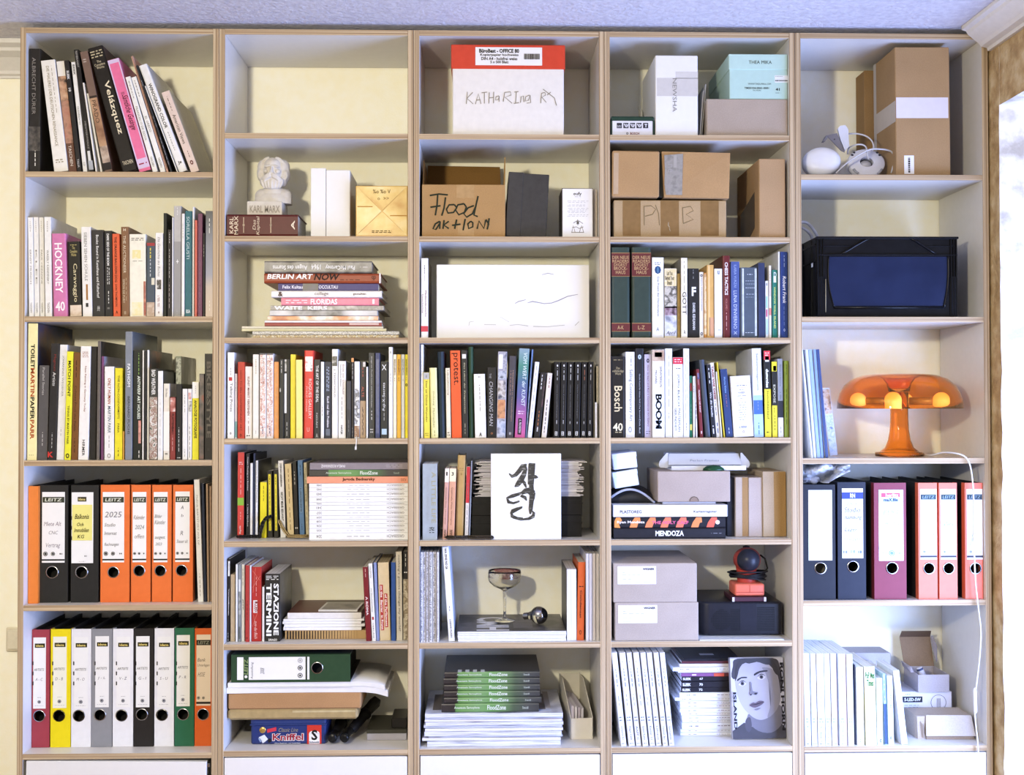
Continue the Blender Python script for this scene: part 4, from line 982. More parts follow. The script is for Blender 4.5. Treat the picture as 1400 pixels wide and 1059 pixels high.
B(c, 1165, 1191, 70, 'f4f3ef', 'tallest white book, near the yellow group', [('o', 98, 112, '3a3836', 'h', .35, .65, .02), ('~4', 245, 320, 'c8c4bc', 'd', .4, .6)])
B(c, 1194, 1217, 118, 'faf3d8', 'cream booklet, first of the four bright booklets', [('BERENBERG', 150, 255, '8a6a3a', 'd', .3, .72, .02), ('~2', 270, 295, '6a5a3a', 'd', .35, .65)])
B(c, 1219, 1246, 118, 'f9c244', 'amber booklet, second of the four bright booklets', [('BERENBERG', 150, 255, 'b8743a', 'd', .3, .72, .02), ('~2', 270, 295, '8a5a24', 'd', .35, .65)])
B(c, 1248, 1271, 118, 'e8ecec', 'bluish white booklet, third of the four bright booklets', [('BERENBERG', 150, 255, '8a9092', 'd', .3, .72, .02), ('~2', 270, 295, '5a6264', 'd', .35, .65)])
B(c, 1273, 1298, 118, 'f4e52c', 'lemon yellow booklet, last of the four bright booklets', [('BERENBERG', 150, 255, '7a7a1c', 'd', .3, .72, .02), ('o', 310, 330, '2a2a10', 'h', .1, .9, .03), ('~2', 270, 290, '3a3a14', 'd', .35, .65)])

# ---- fifth shelf: books held by bead chains, pile of catalogues
c = Cell(1, 4, .075)
B(c, 165, 208, 88, 'd2463a', 'red book with a lime green band', [('~7', 180, 365, 'ecb0a4', 'd', .38, .62), ('~2/2', 148, 172, 'f0c8c0', 'h', .2, .8), ('~3', 480, 530, 'ecb0a4', 'd', .4, .6), ('ap/hg', 570, 625, 'f0d4cc', 'd', .3, .62, .02)], bands=[(387, 437, '8ab83c')], lean=4, side='2a2624', y=.07)
B(c, 222, 246, 96, '2c2a2c', 'black book with white lettering beside the red one', [('Private Dealing as a Business', 120, 340, 'e0dee2', 'd', .3, .66, .01), ('I. Vera Mythos', 430, 575, 'e0dee2', 'd', .3, .66, .01)], lean=0)
B(c, 249, 266, 160, 'f3f2f0', 'slim white book between black and navy', lean=2)
B(c, 268, 281, 95, '2f3853', 'slim navy book behind a chain', lean=4, side='2a2624')
B(c, 284, 300, 143, 'f0f0ee', 'narrow white book with black letters and a grey cover', [('Corporate Artists and Fotodruck', 155, 420, '3a3a3a', 'd', .24, .76)], lean=3, side='33322f', d=.2)
B(c, 314, 358, 285, 'f4e52a', 'short yellow paperback behind the black chain', [('~6', 305, 410, '5a5418', 'd', .45, .62)], lean=2, d=.12)
for x0, x1, tp, lk in ((366, 401, 210, 'first of two black books with long yellow labels'), (408, 441, 202, 'second of two black books with long yellow labels, beside white')):
    B(c, x0, x1, tp, '2a2823', lk, [('~5', 245, 300, '4a4418', 'd', .36, .62), ('~12', 330, 600, '6a6420', 'd', .42, .58)], bands=[(232, 604, 'eedf42', .25, .75)], lean=-4, d=.16)
B(c, 449, 487, 143, 'f4f3ef', 'white book with heavy black words leaning slightly', [('STEPHAN LIEBERMANN', 160, 315, '2a2826', 'd', .32, .66, .03), ('NICHT MEHR BEKANNT', 350, 540, '2a2826', 'd', .3, .74, .03)], lean=-17, d=.17)
B(c, 499, 542, 163, 'e8d3a4', 'cream paperback with small brown lettering', [('~9', 195, 425, '8a6a3a', 'd', .4, .62), ('~5', 450, 600, '8a6a3a', 'd', .4, .6)], lean=-20, d=.16, side='3a3630')
B(c, 546, 574, 146, '292725', 'black book behind the brass chain', [('~4', 215, 300, 'e0dcd4', 'd', .3, .6), ('~2', 575, 600, 'e0dcd4', 'h', .2, .8)], lean=-18, d=.18)
B(c, 579, 612, 140, '6084ae', 'blue book with a dark label', [('~4', 170, 240, '24344c', 'd', .36, .62), ('EL LENGUA PARA ENSAYAR', 325, 480, '1c2a40', 'd', .26, .62, .02), ('~3', 560, 600, '24344c', 'd', .4, .6)], lean=-15, d=.17, bands=[(320, 485, '7c9cc0', .14, .76)])
B(c, 620, 640, 155, 'cbbf9c', 'beige book with black lettering reading upwards, touching the catalogue pile', [('Bildband der Natur', 185, 410, '4a4232', 'u', .24, .72), ('~5', 440, 600, '7a7058', 'u', .3, .6)], lean=-16, d=.17)
def chain(c, pts, col, label, n, r):
    """flat-linked bead chain laid along the points"""
    L_ = [Vector(p) for p in pts]
    seg = [(b_-a).length for a, b_ in zip(L_, L_[1:])]; tot = sum(seg)
    o = empty('bead_chain', L_[0]); tag(o, label+', '+c.loc, 'chain')
    m = paint(col, .3, .1, .6)
    me0 = None
    for i in range(n):
        s_ = tot*(i+.5)/n; k = 0
        while k < len(seg)-1 and s_ > seg[k]: s_ -= seg[k]; k += 1
        p = L_[k].lerp(L_[k+1], s_/seg[k]); d_ = (L_[k+1]-L_[k]).normalized()
        if me0 is None:
            b = MB(); b.tube([(r*1.5*math.cos(a), r*math.sin(a), 0) for a in [2*math.pi*j/10 for j in range(10)]], r*.42, 5, closed=True)
            ob = b.link('link', m, o); me0 = ob.data
        else:
            ob = bpy.data.objects.new('link', me0); COL.objects.link(ob); ob.parent = o
        q = d_.to_track_quat('X', 'Z').to_matrix().to_4x4() @ Matrix.Rotation(math.pi/2*(i % 2)+.5, 4, 'X')
        ob.matrix_local = Matrix.Translation(p-L_[0]) @ q
    return o
def cp(x, z, y):
    X, Z = c.pt(x, z, y); return (X, y, Z)
fl = c.floor
def onfl(x, y, up=.0074): return (c.pt(x, c.base(y), y)[0], y, fl+up)
chain(c, [onfl(172, .045), onfl(215, .05), onfl(265, .052), onfl(312, .05), cp(325, 590, .055), cp(335, 550, .060), cp(355, 522, .062), cp(388, 510, .066)], '2a2826', 'black chain looped up against the yellow book', 30, .0042)
chain(c, [cp(446, 545, .062), cp(462, 580, .06), cp(480, 608, .058), onfl(505, .055), onfl(550, .05), onfl(590, .048), onfl(628, .052)], 'b09a6a', 'brass coloured chain lying before the cream and blue books', 30, .0042)
z = c.floor
yb = [650, 635, 619, 603, 588, 573, 558, 530, 505, 472, 437, 417, 382, 347, 322, 293]
nums = ['334', '335', '336', '338', '339', '337', '341', '342', '344', '343', '345', '346']
yb = [650, 620, 590, 560, 531, 506, 472, 438, 417, 382, 347, 320, 293]
NMS = ['lowest', 'second', 'third', 'fourth', 'fifth', 'sixth', 'seventh', 'eighth', 'ninth', 'tenth', 'eleventh', 'topmost', 'x']
for i in range(12):
    v = yb[i+1]
    z = LIE(c, 641, 1294, v, z, 'f8f7f4', f'white auction catalogue with upside-down grey print, {NMS[i]} of twelve from below', [(nums[i], 690, 724, '6a6660', 'u', .3, .74), ('GRISEBACH', 1155, 1270, '8a8680', 'u', .34, .74), ('~5', 890, 1040, 'c8c4be', 'u', .4, .62)], y=.02, d=.21, grp='white auction catalogues', name='catalogue', cat='catalogue', loc=False)
z = LIE(c, 626, 1294, 248, z, 'f2a07c', 'salmon book with a black rounded title on the catalogue pile', [('Jagoda Bednarsky', 860, 1076, '5c3018', 'd', .28, .84, .03), ('DCV', 1250, 1283, '8a4a30', 'd', .32, .68)], y=.018, d=.2)
z = LIE(c, 641, 1294, 203, z, '3a5a34', 'dark green book with a white rounded title above the salmon one', [('FloodZone', 978, 1094, 'eef2e4', 'd', .26, .78, .01), ('Anastasia Samoylova', 750, 920, 'd8e0cc', 'd', .34, .66, .01), ('Steidl', 1200, 1236, 'a8b49c', 'd', .36, .64)], grad=[(0, '26241f'), (.2, '332f28'), (.42, '4a7a3c'), (.6, '6a9a50'), (.8, '5a8a44'), (.81, '26241f'), (1, '241f1e')], y=.02, d=.21)
z = LIE(c, 645, 1294, 157, z, '908588', 'grey mauve book with upside-down white print, top of the pile', [('PAMELA ROSENKRANZ', 720, 878, 'efeaea', 'u', .32, .74, .01), ('~5/2', 1148, 1258, 'dcd4d4', 'u', .25, .78)], y=.02, d=.21)

# ---- sixth shelf
c = Cell(1, 5, .03)
B(c, 84, 111, 115, '24221f', 'black book with a white head label, at the panel', [('Quo', 145, 190, '3a3836', 'd', .3, .8), ('Vorstellungen', 310, 485, 'f0eeea', 'd', .35, .8, .03), ('~3', 600, 655, 'e8e6e0', 'd', .4, .7)], lean=8, bands=[(130, 228, 'f4f3ef', .04, .92)], d=.2, side='1f1d1b')
B(c, 120, 150, 218, 'c8b596', 'short tan book beside the black one', lean=0, d=.15, pages=PAGES_OLD)
B(c, 154, 167, 152, 'eeeeea', 'thin white book beside the tan one', d=.19)
B(c, 170, 190, 152, '8a9090', 'slim grey green book with small dark pictures', bands=[(250, 330, 'd4d8d8', .1, .9), (360, 480, picture(('3a3c3c', 'd8dcd8'), 60), .1, .9), (560, 640, '5a6060', .2, .8)], d=.19)
B(c, 193, 213, 152, 'f4f4f2', 'slim white book with a few dark letters', [('~5', 180, 290, '9aa0a0', 'd', .3, .6), ('JEFF', 378, 450, '4a4a4c', 'd', .3, .66, .02)], d=.18)
B(c, 218, 244, 158, 'b43c38', 'slim red book with dark lettering', [('~8', 390, 520, '5a1614', 'd', .35, .65), ('~2', 625, 645, '3a0e0c', 'h', .2, .7)], d=.18)
B(c, 247, 256, 158, 'efeeee', 'thin white booklet between two red books', d=.18)
B(c, 259, 324, 168, 'b5332d', 'thick red book with crossing lines and a white word label', [('MODERN', 395, 465, 'b5332d', 'd', .28, .72, .03), ('~6', 235, 360, 'e8b0a8', 'd', .42, .54), ('zum das Buch', 525, 640, 'f0d0c8', 'd', .3, .6, 0, .3)], bands=[(388, 470, 'f4efec', .18, .6)], d=.16, post=lambda ob, t, h: brush(ob, [[(-t*.4, h*.95, .0007), (t*.35, h*.82, .0007)], [(-t*.4, h*.72, .0007), (t*.4, h*.88, .0007)], [(-t*.1, h*.99, .0007), (-t*.35, h*.65, .0007)], [(-t*.4, h*.2, .0007), (t*.1, h*.38, .0007)], [(t*.1, h*.04, .0007), (-t*.3, h*.36, .0007)]], 'e08a7c', name='printed_lines'))
B(c, 329, 344, 300, 'eeece8', 'thin white booklet under the big black book', d=.14)
B(c, 347, 447, 214, '2d2b28', 'very thick black book with huge white two-line title', [('TERMINI', 278, 622, 'fdfdfc', 'd', .1, .44, .03), ('STAZIONE', 278, 618, 'fdfdfc', 'd', .58, .92, .03), ('~3/3', 224, 256, 'e8e6e0', 'h', .08, .9), ('DRAGO', 640, 655, 'e8e6e0', 'h', .25, .82, .03)], d=.19, side=picture(('2d2b28', '34322f', '4a4a50'), 30), y=.035, pages=PAGES_W)
# lying stack
z = c.floor
def stripes(ob, t, h):
    pass
yy = .06
zb = LIE(c, 482, 1020, 588, z, 'c3a06c', 'brown booklet block with dark vertical stripes fading to plain, under magazines', [], y=yy, d=.2, name='booklet', cat='booklet')
blk = [o for o in bpy.data.objects if o.name.startswith('booklet')][-1]
t_, h_ = zb-z, c.pt(1020, 588, yy)[0]-c.pt(482, 588, yy)[0]
for i in range(26):
    u = i/25; wv = .62*(1-u)**1.1+.04; p = .02+.86*u
    s_ = sheet(blk, -t_/2+.001, t_/2-.001, h_*(1-p-.032*wv), h_*(1-p), plain('352a22'), 'stripe', -.0004, .0004)
z = zb
for i, (x0, x1, v, yw, dd) in enumerate(((474, 990, 566, -1, .2), (470, 1000, 546, 1.5, .2), (468, 988, 528, -.8, .2), (468, 1000, 512, .8, .2))):
    z = LIE(c, x0, x1, v, z, 'fbfbfc', f'white magazine in the small stack, {NMS[i]} of four from below', y=yy, d=dd, yaw=yw, name='magazine', cat='magazine', pages=PAGES_W, grp='white magazines over the striped block')
z = LIE(c, 498, 985, 470, z, 'eeebe6', 'thicker magazine with a brown cover topping the small stack', y=yy, d=.2, pages=PAGES_W, name='magazine', cat='magazine', cover=[(0, .42, 0, 1, '6e4034'), (.42, 1, 0, 1, '5c4a34')])
z = LIE(c, 708, 968, 452, z, 'f0ede6', 'small white booklet with a grey picture on the magazine stack', y=yy+.01, d=.12, yaw=-3, name='booklet', cat='booklet', cover=[(.06, .94, .08, .92, picture(('8c8478', 'a89e90', '766e62'), 20))])
B(c, 1017, 1052, 168, '7c2026', 'dark red book with white capitals leaning', [('A ROMA', 365, 490, 'f0dcd8', 'd', .28, .72, .02), ('~3', 180, 235, 'd8a8a0', 'd', .35, .65)], lean=-24, d=.17)
B(c, 1056, 1083, 145, 'f3f1ec', 'slim white book with a red dot low on its spine', [('VALENTIN', 165, 240, '8a8680', 'd', .3, .62), ('Die Manschettenfalter', 310, 470, '77736c', 'd', .32, .6), ('VERLAG', 540, 640, '6a6660', 'd', .34, .62)], lean=-26, bands=[(500, 520, 'b04040', .25, .75)], d=.17)
B(c, 1085, 1104, 140, '8b98c4', 'slim lavender blue book', lean=-20, d=.2)
B(c, 1107, 1180, 138, 'e4cda0', 'cream book with two red title labels', [('on the  Barrier  in Front', 292, 585, 'fbf0e8', 'd', .17, .37, .02), ('of the Parliament', 350, 565, 'fbf0e8', 'd', .56, .76, .02)], bands=[(286, 590, 'b83a34', .12, .42), (345, 570, 'b83a34', .51, .81)], lean=-14, d=.18, pages=PAGES_OLD)
B(c, 1183, 1214, 138, '35599c', 'blue book beside the cream one with red labels', lean=-2, d=.18)
B(c, 1217, 1258, 68, 'dfd8c8', 'tall cream book with a handwritten black question', [("nothing's gonna change my world?", 90, 595, '2c2a26', 'd', .28, .74, .0, .15)], lean=-6, d=.2)
B(c, 1261, 1293, 65, '2b2826', 'tall book, black above and sepia picture below', [('~4', 75, 165, 'd0ccc4', 'd', .3, .66), ('~2', 195, 215, 'e8e4dc', 'h', .2, .8)], bands=[(250, 660, picture(('b8a888', '7a6a50', 'd8ccb0', '5a4c3a'), 60, seed=3))], d=.2)

# ---- lowest shelf: tin, parcels, folders, lying binder, umbrellas
c = Cell(1, 6, .05)
def tin(c):
    y = .055
    m = paint('2b3a72', .3, .03)
    o, w, h = crate(c, 256, 750, 530, y, .12, m, 'game_tin', 'blue game tin with red white lettering carrying the parcels', bev=.004)
    f = on(c, o)
    zt_ = c.pt(500, 488, y)[1]-o.location.z
    b = MB(); b.box(-w/2-.001, w/2+.001, -.001, .121, h, zt_, bev=.004, seg=2); b.box(-w/2-.0025, w/2+.0025, -.0025, .1225, h-.002, h+.0015, bev=.001); b.link('lid', paint('35457c', .3, .03), o)
    patch(c, o, 627, 722, 532, 664, 'd13a2c', 'red_panel')
    patch(c, o, 640, 710, 590, 658, 'f6f4f2', 'logo_ground', .0006, -.0006)
    b = MB(); p0 = f(675, 592); r_ = f(710, 592)[0]-p0[0]
    b.prism([(p0[0]+r_*math.cos(a), p0[1]+r_*.62*math.sin(a)) for a in [math.pi*i/14 for i in range(15)]], lambda q: (q[0], -.0006, q[1]), lambda q: (q[0], -.0001, q[1])); b.link('logo_ground', plain('f6f4f2'), o)
    txt(c, o, 'S', 656, 696, 566, 634, '2a2420', bold=.03, yy=-.0012)
    txt(c, o, 'Schmidt', 642, 708, 640, 654, '3a4a80', bold=.02, yy=-.0012)
    txt(c, o, 'Kniffel', 396, 606, 588, 640, 'f8ecec', bold=.06, yy=-.0005)
    txt(c, o, 'Kniffel', 400, 602, 590, 636, 'c83248', bold=.02, yy=-.0009)
    txt(c, o, 'Classic Line', 440, 568, 552, 580, 'c8bca0', shear=.3)
    txt(c, o, 'Ohne Ärgernis - mit Vergnügen', 412, 584, 648, 658, 'e8e8f0', bold=.02)
    b = MB(); p0 = f(333, 568); b.lathe([(0, -.0014), (.0075, -.0010), (.0085, 0)], (p0[0], 0, p0[1]), 'Y', 24); b.link('medal', paint('d8b060', .3, .05, .7), o)
    b = MB(); a = [f(*q) for q in ((364, 562), (424, 548), (424, 572), (364, 586))]; b.prism(a, lambda q: (q[0], -.0006, q[1]), lambda q: (q[0], 0, q[1])); b.link('printed_flag', plain('d03a4c'), o)
    for q, cc in ((((308, 615), (345, 598), (370, 628), (335, 655)), 'e8ecf4'), (((312, 618), (330, 640), (318, 648), (305, 622)), '9ab0d8'), (((366, 628), (388, 622), (392, 645), (372, 652)), '1c1c24')):
        b = MB(); a = [f(*p) for p in q]; b.prism(a, lambda p: (p[0], -.0006, p[1]), lambda p: (p[0], 0, p[1])); b.link('printed_dice', plain(cc), o)
    return o.location.z+zt_
z = tin(c)
def bar(c, x0, x1, yt, z, y, d, mat, name, label, cat, bev=.002, yaw=0):
    o, w, h = crate(c, x0, x1, yt, y, d, mat, name, label, cat, z0=z+.0004, bev=bev, yaw=yaw)
    return o, o.location.z+h
o, z = bar(c, 102, 962, 430, z, .035, .24, paint('b39c6c', .55, .1), 'paper_parcel', 'flat brown paper parcel with shiny tape on the blue tin', 'parcel', .006)
patch(c, o, 530, 945, 436, 452, paint('cdbb8e', .2, .1), 'packing_tape')
o, z = bar(c, 106, 982, 322, z, .035, .24, carton('ba9064'), 'cardboard_box', 'flat brown cardboard box under the white folders', 'box', .003)
def folder(c, z, x0, x1, yt, yw, label, sag):
    """a soft paper folder drooping beyond what carries it"""
    y = .03
    X0 = c.pt(x0, yt, y)[0]; X1 = c.pt(x1, yt, y)[0]; zt_ = c.pt(x0, yt, y)[1]; t = max(.004, zt_-z-.0004)
    o = empty('paper_folder', (X0, y, z+.0004)); tag(o, label+', '+c.loc, 'folder')
    b = MB(); n = 14; L = X1-X0; prev = None
    for i in range(n+1):
        u = i/n; dz = -sag*max(0, (u-.87)/.13)**1.6; dy = .006*math.sin(u*3)
        ring = [b.b.verts.new(p) for p in ((L*u, dy, dz), (L*u, .235, dz), (L*u, .235, dz+t*.9), (L*u, dy, dz+t*.9))]
        if prev:
            for k in range(4): b.b.faces.new((prev[k], prev[(k+1) % 4], ring[(k+1) % 4], ring[k]))
        else: b.b.faces.new(ring)
        prev = ring
    b.b.faces.new(prev[::-1]); bmesh.ops.recalc_face_normals(b.b, faces=b.b.faces[:])
    for q in b.b.faces: q.smooth = abs(q.normal.z) > .5
    b.link('cover', paint('f3f2f1', .5, .02), o)
    k = MB(); k.box(.002, L*.78, .0005, .2, t*.9, t); k.link('upper_leaf', paint('ecebea', .5, .02), o)
    return z+.0004+t
z = folder(c, z, 94, 1160, 288, 0, 'white paper folder directly on the brown cardboard box', .012)
z = folder(c, z, 103, 1140, 256, 0, 'white paper folder directly under the green binder', .010)
def lying_binder(c, z):
    y = .03
    X0, Z1 = c.pt(126, 72, y); X1, _ = c.pt(912, 72, y)
    o = empty('ring_binder', ((X0+X1)/2, y, z+.0004)); tag(o, 'green ring binder lying on white folders, '+c.loc, 'binder')
    w, h = X1-X0, Z1-z-.0004; m = paint('2e4a30', .38, .04)
    f = lambda px, py: (c.pt(px, py, y)[0]-(X0+X1)/2, c.pt(px, py, y)[1]-z-.0004)
    hx, hz = f(693, 157); r = 35/c.k*.00195
    b = MB(); b.plate_hole(-w/2, w/2, 0, .003, 0, h, hx, hz, r); b.link('spine', m, o)
    for a, e in ((0, .0026), (h-.0026, h)):
        b = MB(); b.box(-w/2, w/2, .003, .022, a, e); b.link('spine_edge', m, o)
        b = MB(); b.box(-w/2, w/2, .022, .26, a, e); b.link('cover_board', m_dark_cover, o)
    b = MB(); b.box(-w/2+.004, w/2-.012, .045, .25, .004, h-.012); b.link('paper_stack', paint('1b1a19', .8), o)  # near-black paper carries the inner shade in its colour
    b = MB(); b.lathe([(r*.97, -.0012), (r*1.12, -.0012), (r*1.14, .0002), (r*.97, .0032), (r*.97, -.0012)], (hx, 0, hz), 'Y', 28); b.link('finger_ring', paint('c9c9c9', .25, .02, 1.0), o)
    a, e = f(165, 237), f(642, 84); lb = sheet(o, a[0], e[0], a[1], e[1], paint('fbfbf8', .5, .01), 'label')
    g = lambda x0, x1, y0, y1: (f(x0, y1)[0], f(x1, y0)[0], f(x0, y1)[1], f(x1, y0)[1])
    def st(x0, x1, y0, y1, col): sheet(lb, *g(x0, x1, y0, y1), plain(col), 'label_header', -.0007, .0003)
    st(207, 242, 84, 237, '2e4a30'); st(617, 628, 84, 237, '24301f')
    lettering(lb, 'LEITZ', *g(210, 238, 100, 200), 'b8d08a', 'u', .02, .15, -.0011)
    q = g(213, 235, 205, 226); k = MB(); k.lathe([(0, 0), ((q[1]-q[0])*.45, 0)], ((q[0]+q[1])/2, -.0011, (q[2]+q[3])/2), 'Y', 14); k.link('label_emblem', plain('f2f2ea'), lb)
    lettering(lb, 'Ausstellung', *g(255, 275, 120, 230), '8a8a9a', 'u', 0, .2, -.0009, 'handwriting'); lettering(lb, '2008', *g(318, 345, 158, 196), '8a8a9a', 'u', 0, .2, -.0009, 'handwriting')
    for yc in (108, 157, 207):
        q = g(565, 598, yc-17, yc+17); k = MB(); cc = ((q[0]+q[1])/2, -.0009, (q[2]+q[3])/2); R_ = (q[1]-q[0])/2
        k.lathe([(R_*.7, 0), (R_, 0)], cc, 'Y', 18); k.lathe([(0, 0), (R_*.45, 0)], cc, 'Y', 12); k.link('label_emblem', plain('555555' if yc > 110 else 'b8b8b8'), lb)
lying_binder(c, z)
def umbrella(c, x, zc, y, dx, dy, dz, label):
    p0 = Vector((c.pt(x, zc, y)[0], y, c.floor+.0180)); d_ = Vector((dx, dy, dz))
    o = empty('folding_umbrella', p0); tag(o, label+', '+c.loc, 'umbrella')
    L = d_.length; q = d_.to_track_quat('Z', 'Y').to_euler()
    m = paint('181718', .5, .1)
    b = MB(); b.lathe([(0, 0), (.0105, 0), (.0125, .003), (.0125, .010), (.009, .012), (.009, .04), (.0105, .045), (0, .046)], n=20); b.link('handle', paint('151515', .3, .05), o, rot=q)
    b = MB(); n_ = 16; prof = [(.008, .046), (.013, .055), (.0145, L*.6), (.016, L*.9), (.0, L*.93)]
    b.lathe(prof, n=n_); 
    for v in b.b.verts:
        if v.co.z > .05: 
            a = math.atan2(v.co.y, v.co.x); k = 1+.10*math.sin(a*5+v.co.z*30); v.co.x *= k; v.co.y *= k
    b.link('folded_canopy', m, o, rot=q)
    b = MB(); b.tube([(.0155*math.cos(a), .0155*math.sin(a), L*.6) for a in [2*math.pi*i/16 for i in range(16)]], .0025, 6, closed=True); b.link('strap', paint('222122', .5), o, rot=q)
umbrella(c, 792, 615, .045, .012, .235, .004, 'black folded umbrella beside the tin')
umbrella(c, 868, 612, .04, .074, .225, .052, 'black folded umbrella rising toward the back, farther from the tin')
o, w, h = crate(c, 1022, 1284, 590, .085, .15, paint('b4b2bc', .5, .03), 'black_box', 'flat grey box with olive lid in the corner', bev=.001)
k = MB(); z2 = c.pt(1100, 566, .085)[1]-o.location.z; k.box(-w/2-.001, w/2-.0005, -.001, .151, h, z2, bev=.0015); k.link('lid', paint('45443a', .45, .05), o)
txt(c, o, 'LAMAS', 1095, 1168, 571, 586, 'b8b6a8')
o2, w, h = crate(c, 1184, 1284, 490, .10, .1, paint('242220', .4, .06), 'black_box', 'small black box on the flat grey box', z0=o.location.z+z2+.0005)
# ================================================================== middle bookcase
# ---- top: paper box with red lid
c = Cell(2, 0, .012)
o, w, h = crate(c, 293, 1055, 312, .012, .27, paint('f1ece2', .6, .03), 'paper_box', 'white copy paper box with a red lid and pencilled name', bev=.002)
f = on(c, o)
zt_ = c.pt(680, 158, .012)[1]-o.location.z
k = MB(); k.box(-w/2-.0035, w/2+.0035, -.0035, .2735, h-.004, zt_, bev=.002); ld = k.link('lid', paint('d9482c', .45, .04), o)
patch(c, o, 450, 905, 178, 298, paint('f8f7f4', .5, .01), 'label', .0004, -.0040)
for s_, a, e, y0, y1, bo in (('BüroBest - OFFICE 80', 476, 748, 188, 214, .035), ('Kopierpapier hochweiss', 484, 744, 220, 240, .02), ('DIN A4 - holzfrei weiss', 490, 736, 244, 264, .02), ('5 x 500 Blatt', 552, 676, 268, 286, .02)):
    txt(c, o, s_, a, e, y0, y1, '2a2826', bold=bo, yy=-.0046)
txt(c, o, '~26', 782, 890, 192, 288, '2a2826', yy=-.0046)
pen = [[(395, 478), (388, 560)], [(432, 482), (392, 522), (434, 560)], [(450, 562), (470, 490), (488, 560)], [(458, 535), (484, 532)], [(492, 485), (530, 480)], [(511, 483), (511, 558)], [(545, 482), (542, 558)], [(575, 478), (574, 556)], [(543, 520), (575, 516)],
       [(610, 505), (590, 512), (588, 535), (606, 530), (612, 508), (612, 545)], [(650, 482), (640, 545)], [(650, 482), (690, 478), (694, 500), (652, 515), (700, 556)], [(716, 480), (745, 476)], [(730, 478), (724, 556)], [(712, 558), (748, 552)],
       [(758, 552), (762, 512), (778, 505), (782, 548)], [(818, 500), (794, 512), (790, 542), (812, 536), (824, 500), (828, 552), (800, 556)], [(902, 488), (896, 556)], [(902, 488), (925, 482), (930, 500), (904, 515), (934, 550)], [(912, 460), (990, 520), (1004, 572)], [(940, 500), (965, 480)]]
strokes(c, o, pen, 'b9ae96', 5)
# ---- second shelf
c = Cell(2, 1)
def open_carton(c):
    y, d = .014, .255
    fy = c.base(y); X0, X1 = c.pt(85, fy, y)[0], c.pt(654, fy, y)[0]; H = c.pt(370, 362, y)[1]-c.floor
    o = empty('open_cardboard_box', ((X0+X1)/2, y, c.floor+.0004)); tag(o, 'open brown cardboard box with large black handwriting, '+c.loc, 'box')
    w = X1-X0; m = carton('b58f5c'); mi = carton('8c6838')
    def wall(nm, *a):
        k = MB(); k.box(*a, bev=.001); return k.link(nm, m, o)
    fr = wall('side_wall', -w/2, w/2, 0, .004, 0, H)
    wall('side_wall', -w/2, w/2, d-.004, d, 0, H)
    wall('side_wall', -w/2, -w/2+.004, .004, d-.004, 0, H); wall('side_wall', w/2-.004, w/2, .004, d-.004, 0, H)
    wall('box_bottom', -w/2+.004, w/2-.004, .004, d-.004, 0, .004)
    Hb = c.pt(370, 236, y+d)[1]-c.floor
    k = MB(); k.hexa([(-w/2, d-.003, H), (w/2-.006, d-.003, H), (w/2-.006, d, H), (-w/2, d, H), (-w/2+.004, d-.004, Hb), (w/2-.010, d-.004, Hb-.003), (w/2-.010, d-.001, Hb-.003), (-w/2+.004, d-.001, Hb)]); k.link('flap', mi, o)
    Hr = c.pt(650, 180, y+.06)[1]-c.floor
    k = MB(); k.hexa([(w/2-.004, .02, H), (w/2, .02, H), (w/2, d-.02, H), (w/2-.004, d-.02, H), (w/2-.001, .05, Hr), (w/2+.002, .05, Hr), (w/2+.0035, d-.05, Hr-.005), (w/2+.0005, d-.05, Hr-.005)]); k.link('flap', carton('a8854e'), o)
    k = MB(); k.hexa([(-w/2, .02, H), (-w/2+.004, .02, H), (-w/2+.004, d-.02, H), (-w/2, d-.02, H), (-w/2+.001, .05, Hr-.01), (-w/2+.004, .05, Hr-.01), (-w/2+.004, d-.05, Hr-.012), (-w/2+.001, d-.05, Hr-.012)]); k.link('flap', mi, o)
    patch(c, o, 320, 440, 363, 452, paint('ba9663', .2, .08), 'packing_tape', .0003); patch(c, o, 330, 440, 640, 712, paint('ba9663', .2, .08), 'packing_tape', .0003)
    W_ = 11
    strokes(c, o, [[(138, 436), (200, 426), (262, 432)], [(192, 430), (188, 500), (176, 572)], [(142, 516), (212, 506)], [(246, 448), (236, 520), (220, 574)],
                   [(306, 498), (270, 500), (252, 530), (262, 556), (300, 552), (322, 520), (306, 498)], [(372, 492), (330, 500), (314, 535), (336, 568), (374, 552), (388, 515), (372, 492)],
                   [(440, 505), (400, 520), (370, 560), (390, 584), (430, 560), (450, 515)], [(468, 440), (450, 520), (440, 570), (466, 580)],
                   [(206, 612), (176, 630), (160, 664), (180, 668), (204, 630)], [(208, 612), (206, 664)], [(236, 604), (228, 664)], [(268, 612), (234, 638), (268, 662)], [(290, 640), (348, 632)], [(322, 600), (308, 664)],
                   [(380, 596), (366, 674)], [(418, 612), (398, 630), (404, 662), (432, 650), (432, 622), (418, 612)], [(462, 664), (474, 610), (508, 662), (520, 604)], [(522, 600), (540, 630), (530, 668)], [(544, 592), (536, 640)]], '26321c', W_)
open_carton(c)
o, w, h = crate(c, 657, 932, 292, .03, .2, paint('3d3a36', .55, .12), 'dark_box', 'dark charcoal slip-lid box tilting between the handwritten carton and white box', roll=3.2)
o.location.z += w/2*math.sin(math.radians(3.2))-.0002
k = MB(); k.box(-w/2-.001, -w/2+w*.36, -.0015, .2015, 0, h+.0015, bev=.001); k.link('lid', paint('3f3c38', .55, .12), o)
o, w, h = crate(c, 1044, 1253, 388, .02, .12, paint('f7f4ee', .5, .02), 'white_box', 'small white product box with a short word and tiny print')
f = on(c, o)
txt(c, o, 'eufy', 1120, 1176, 412, 440, '4a4640', bold=.01); txt(c, o, '~2', 1128, 1170, 442, 447, 'a8a298')
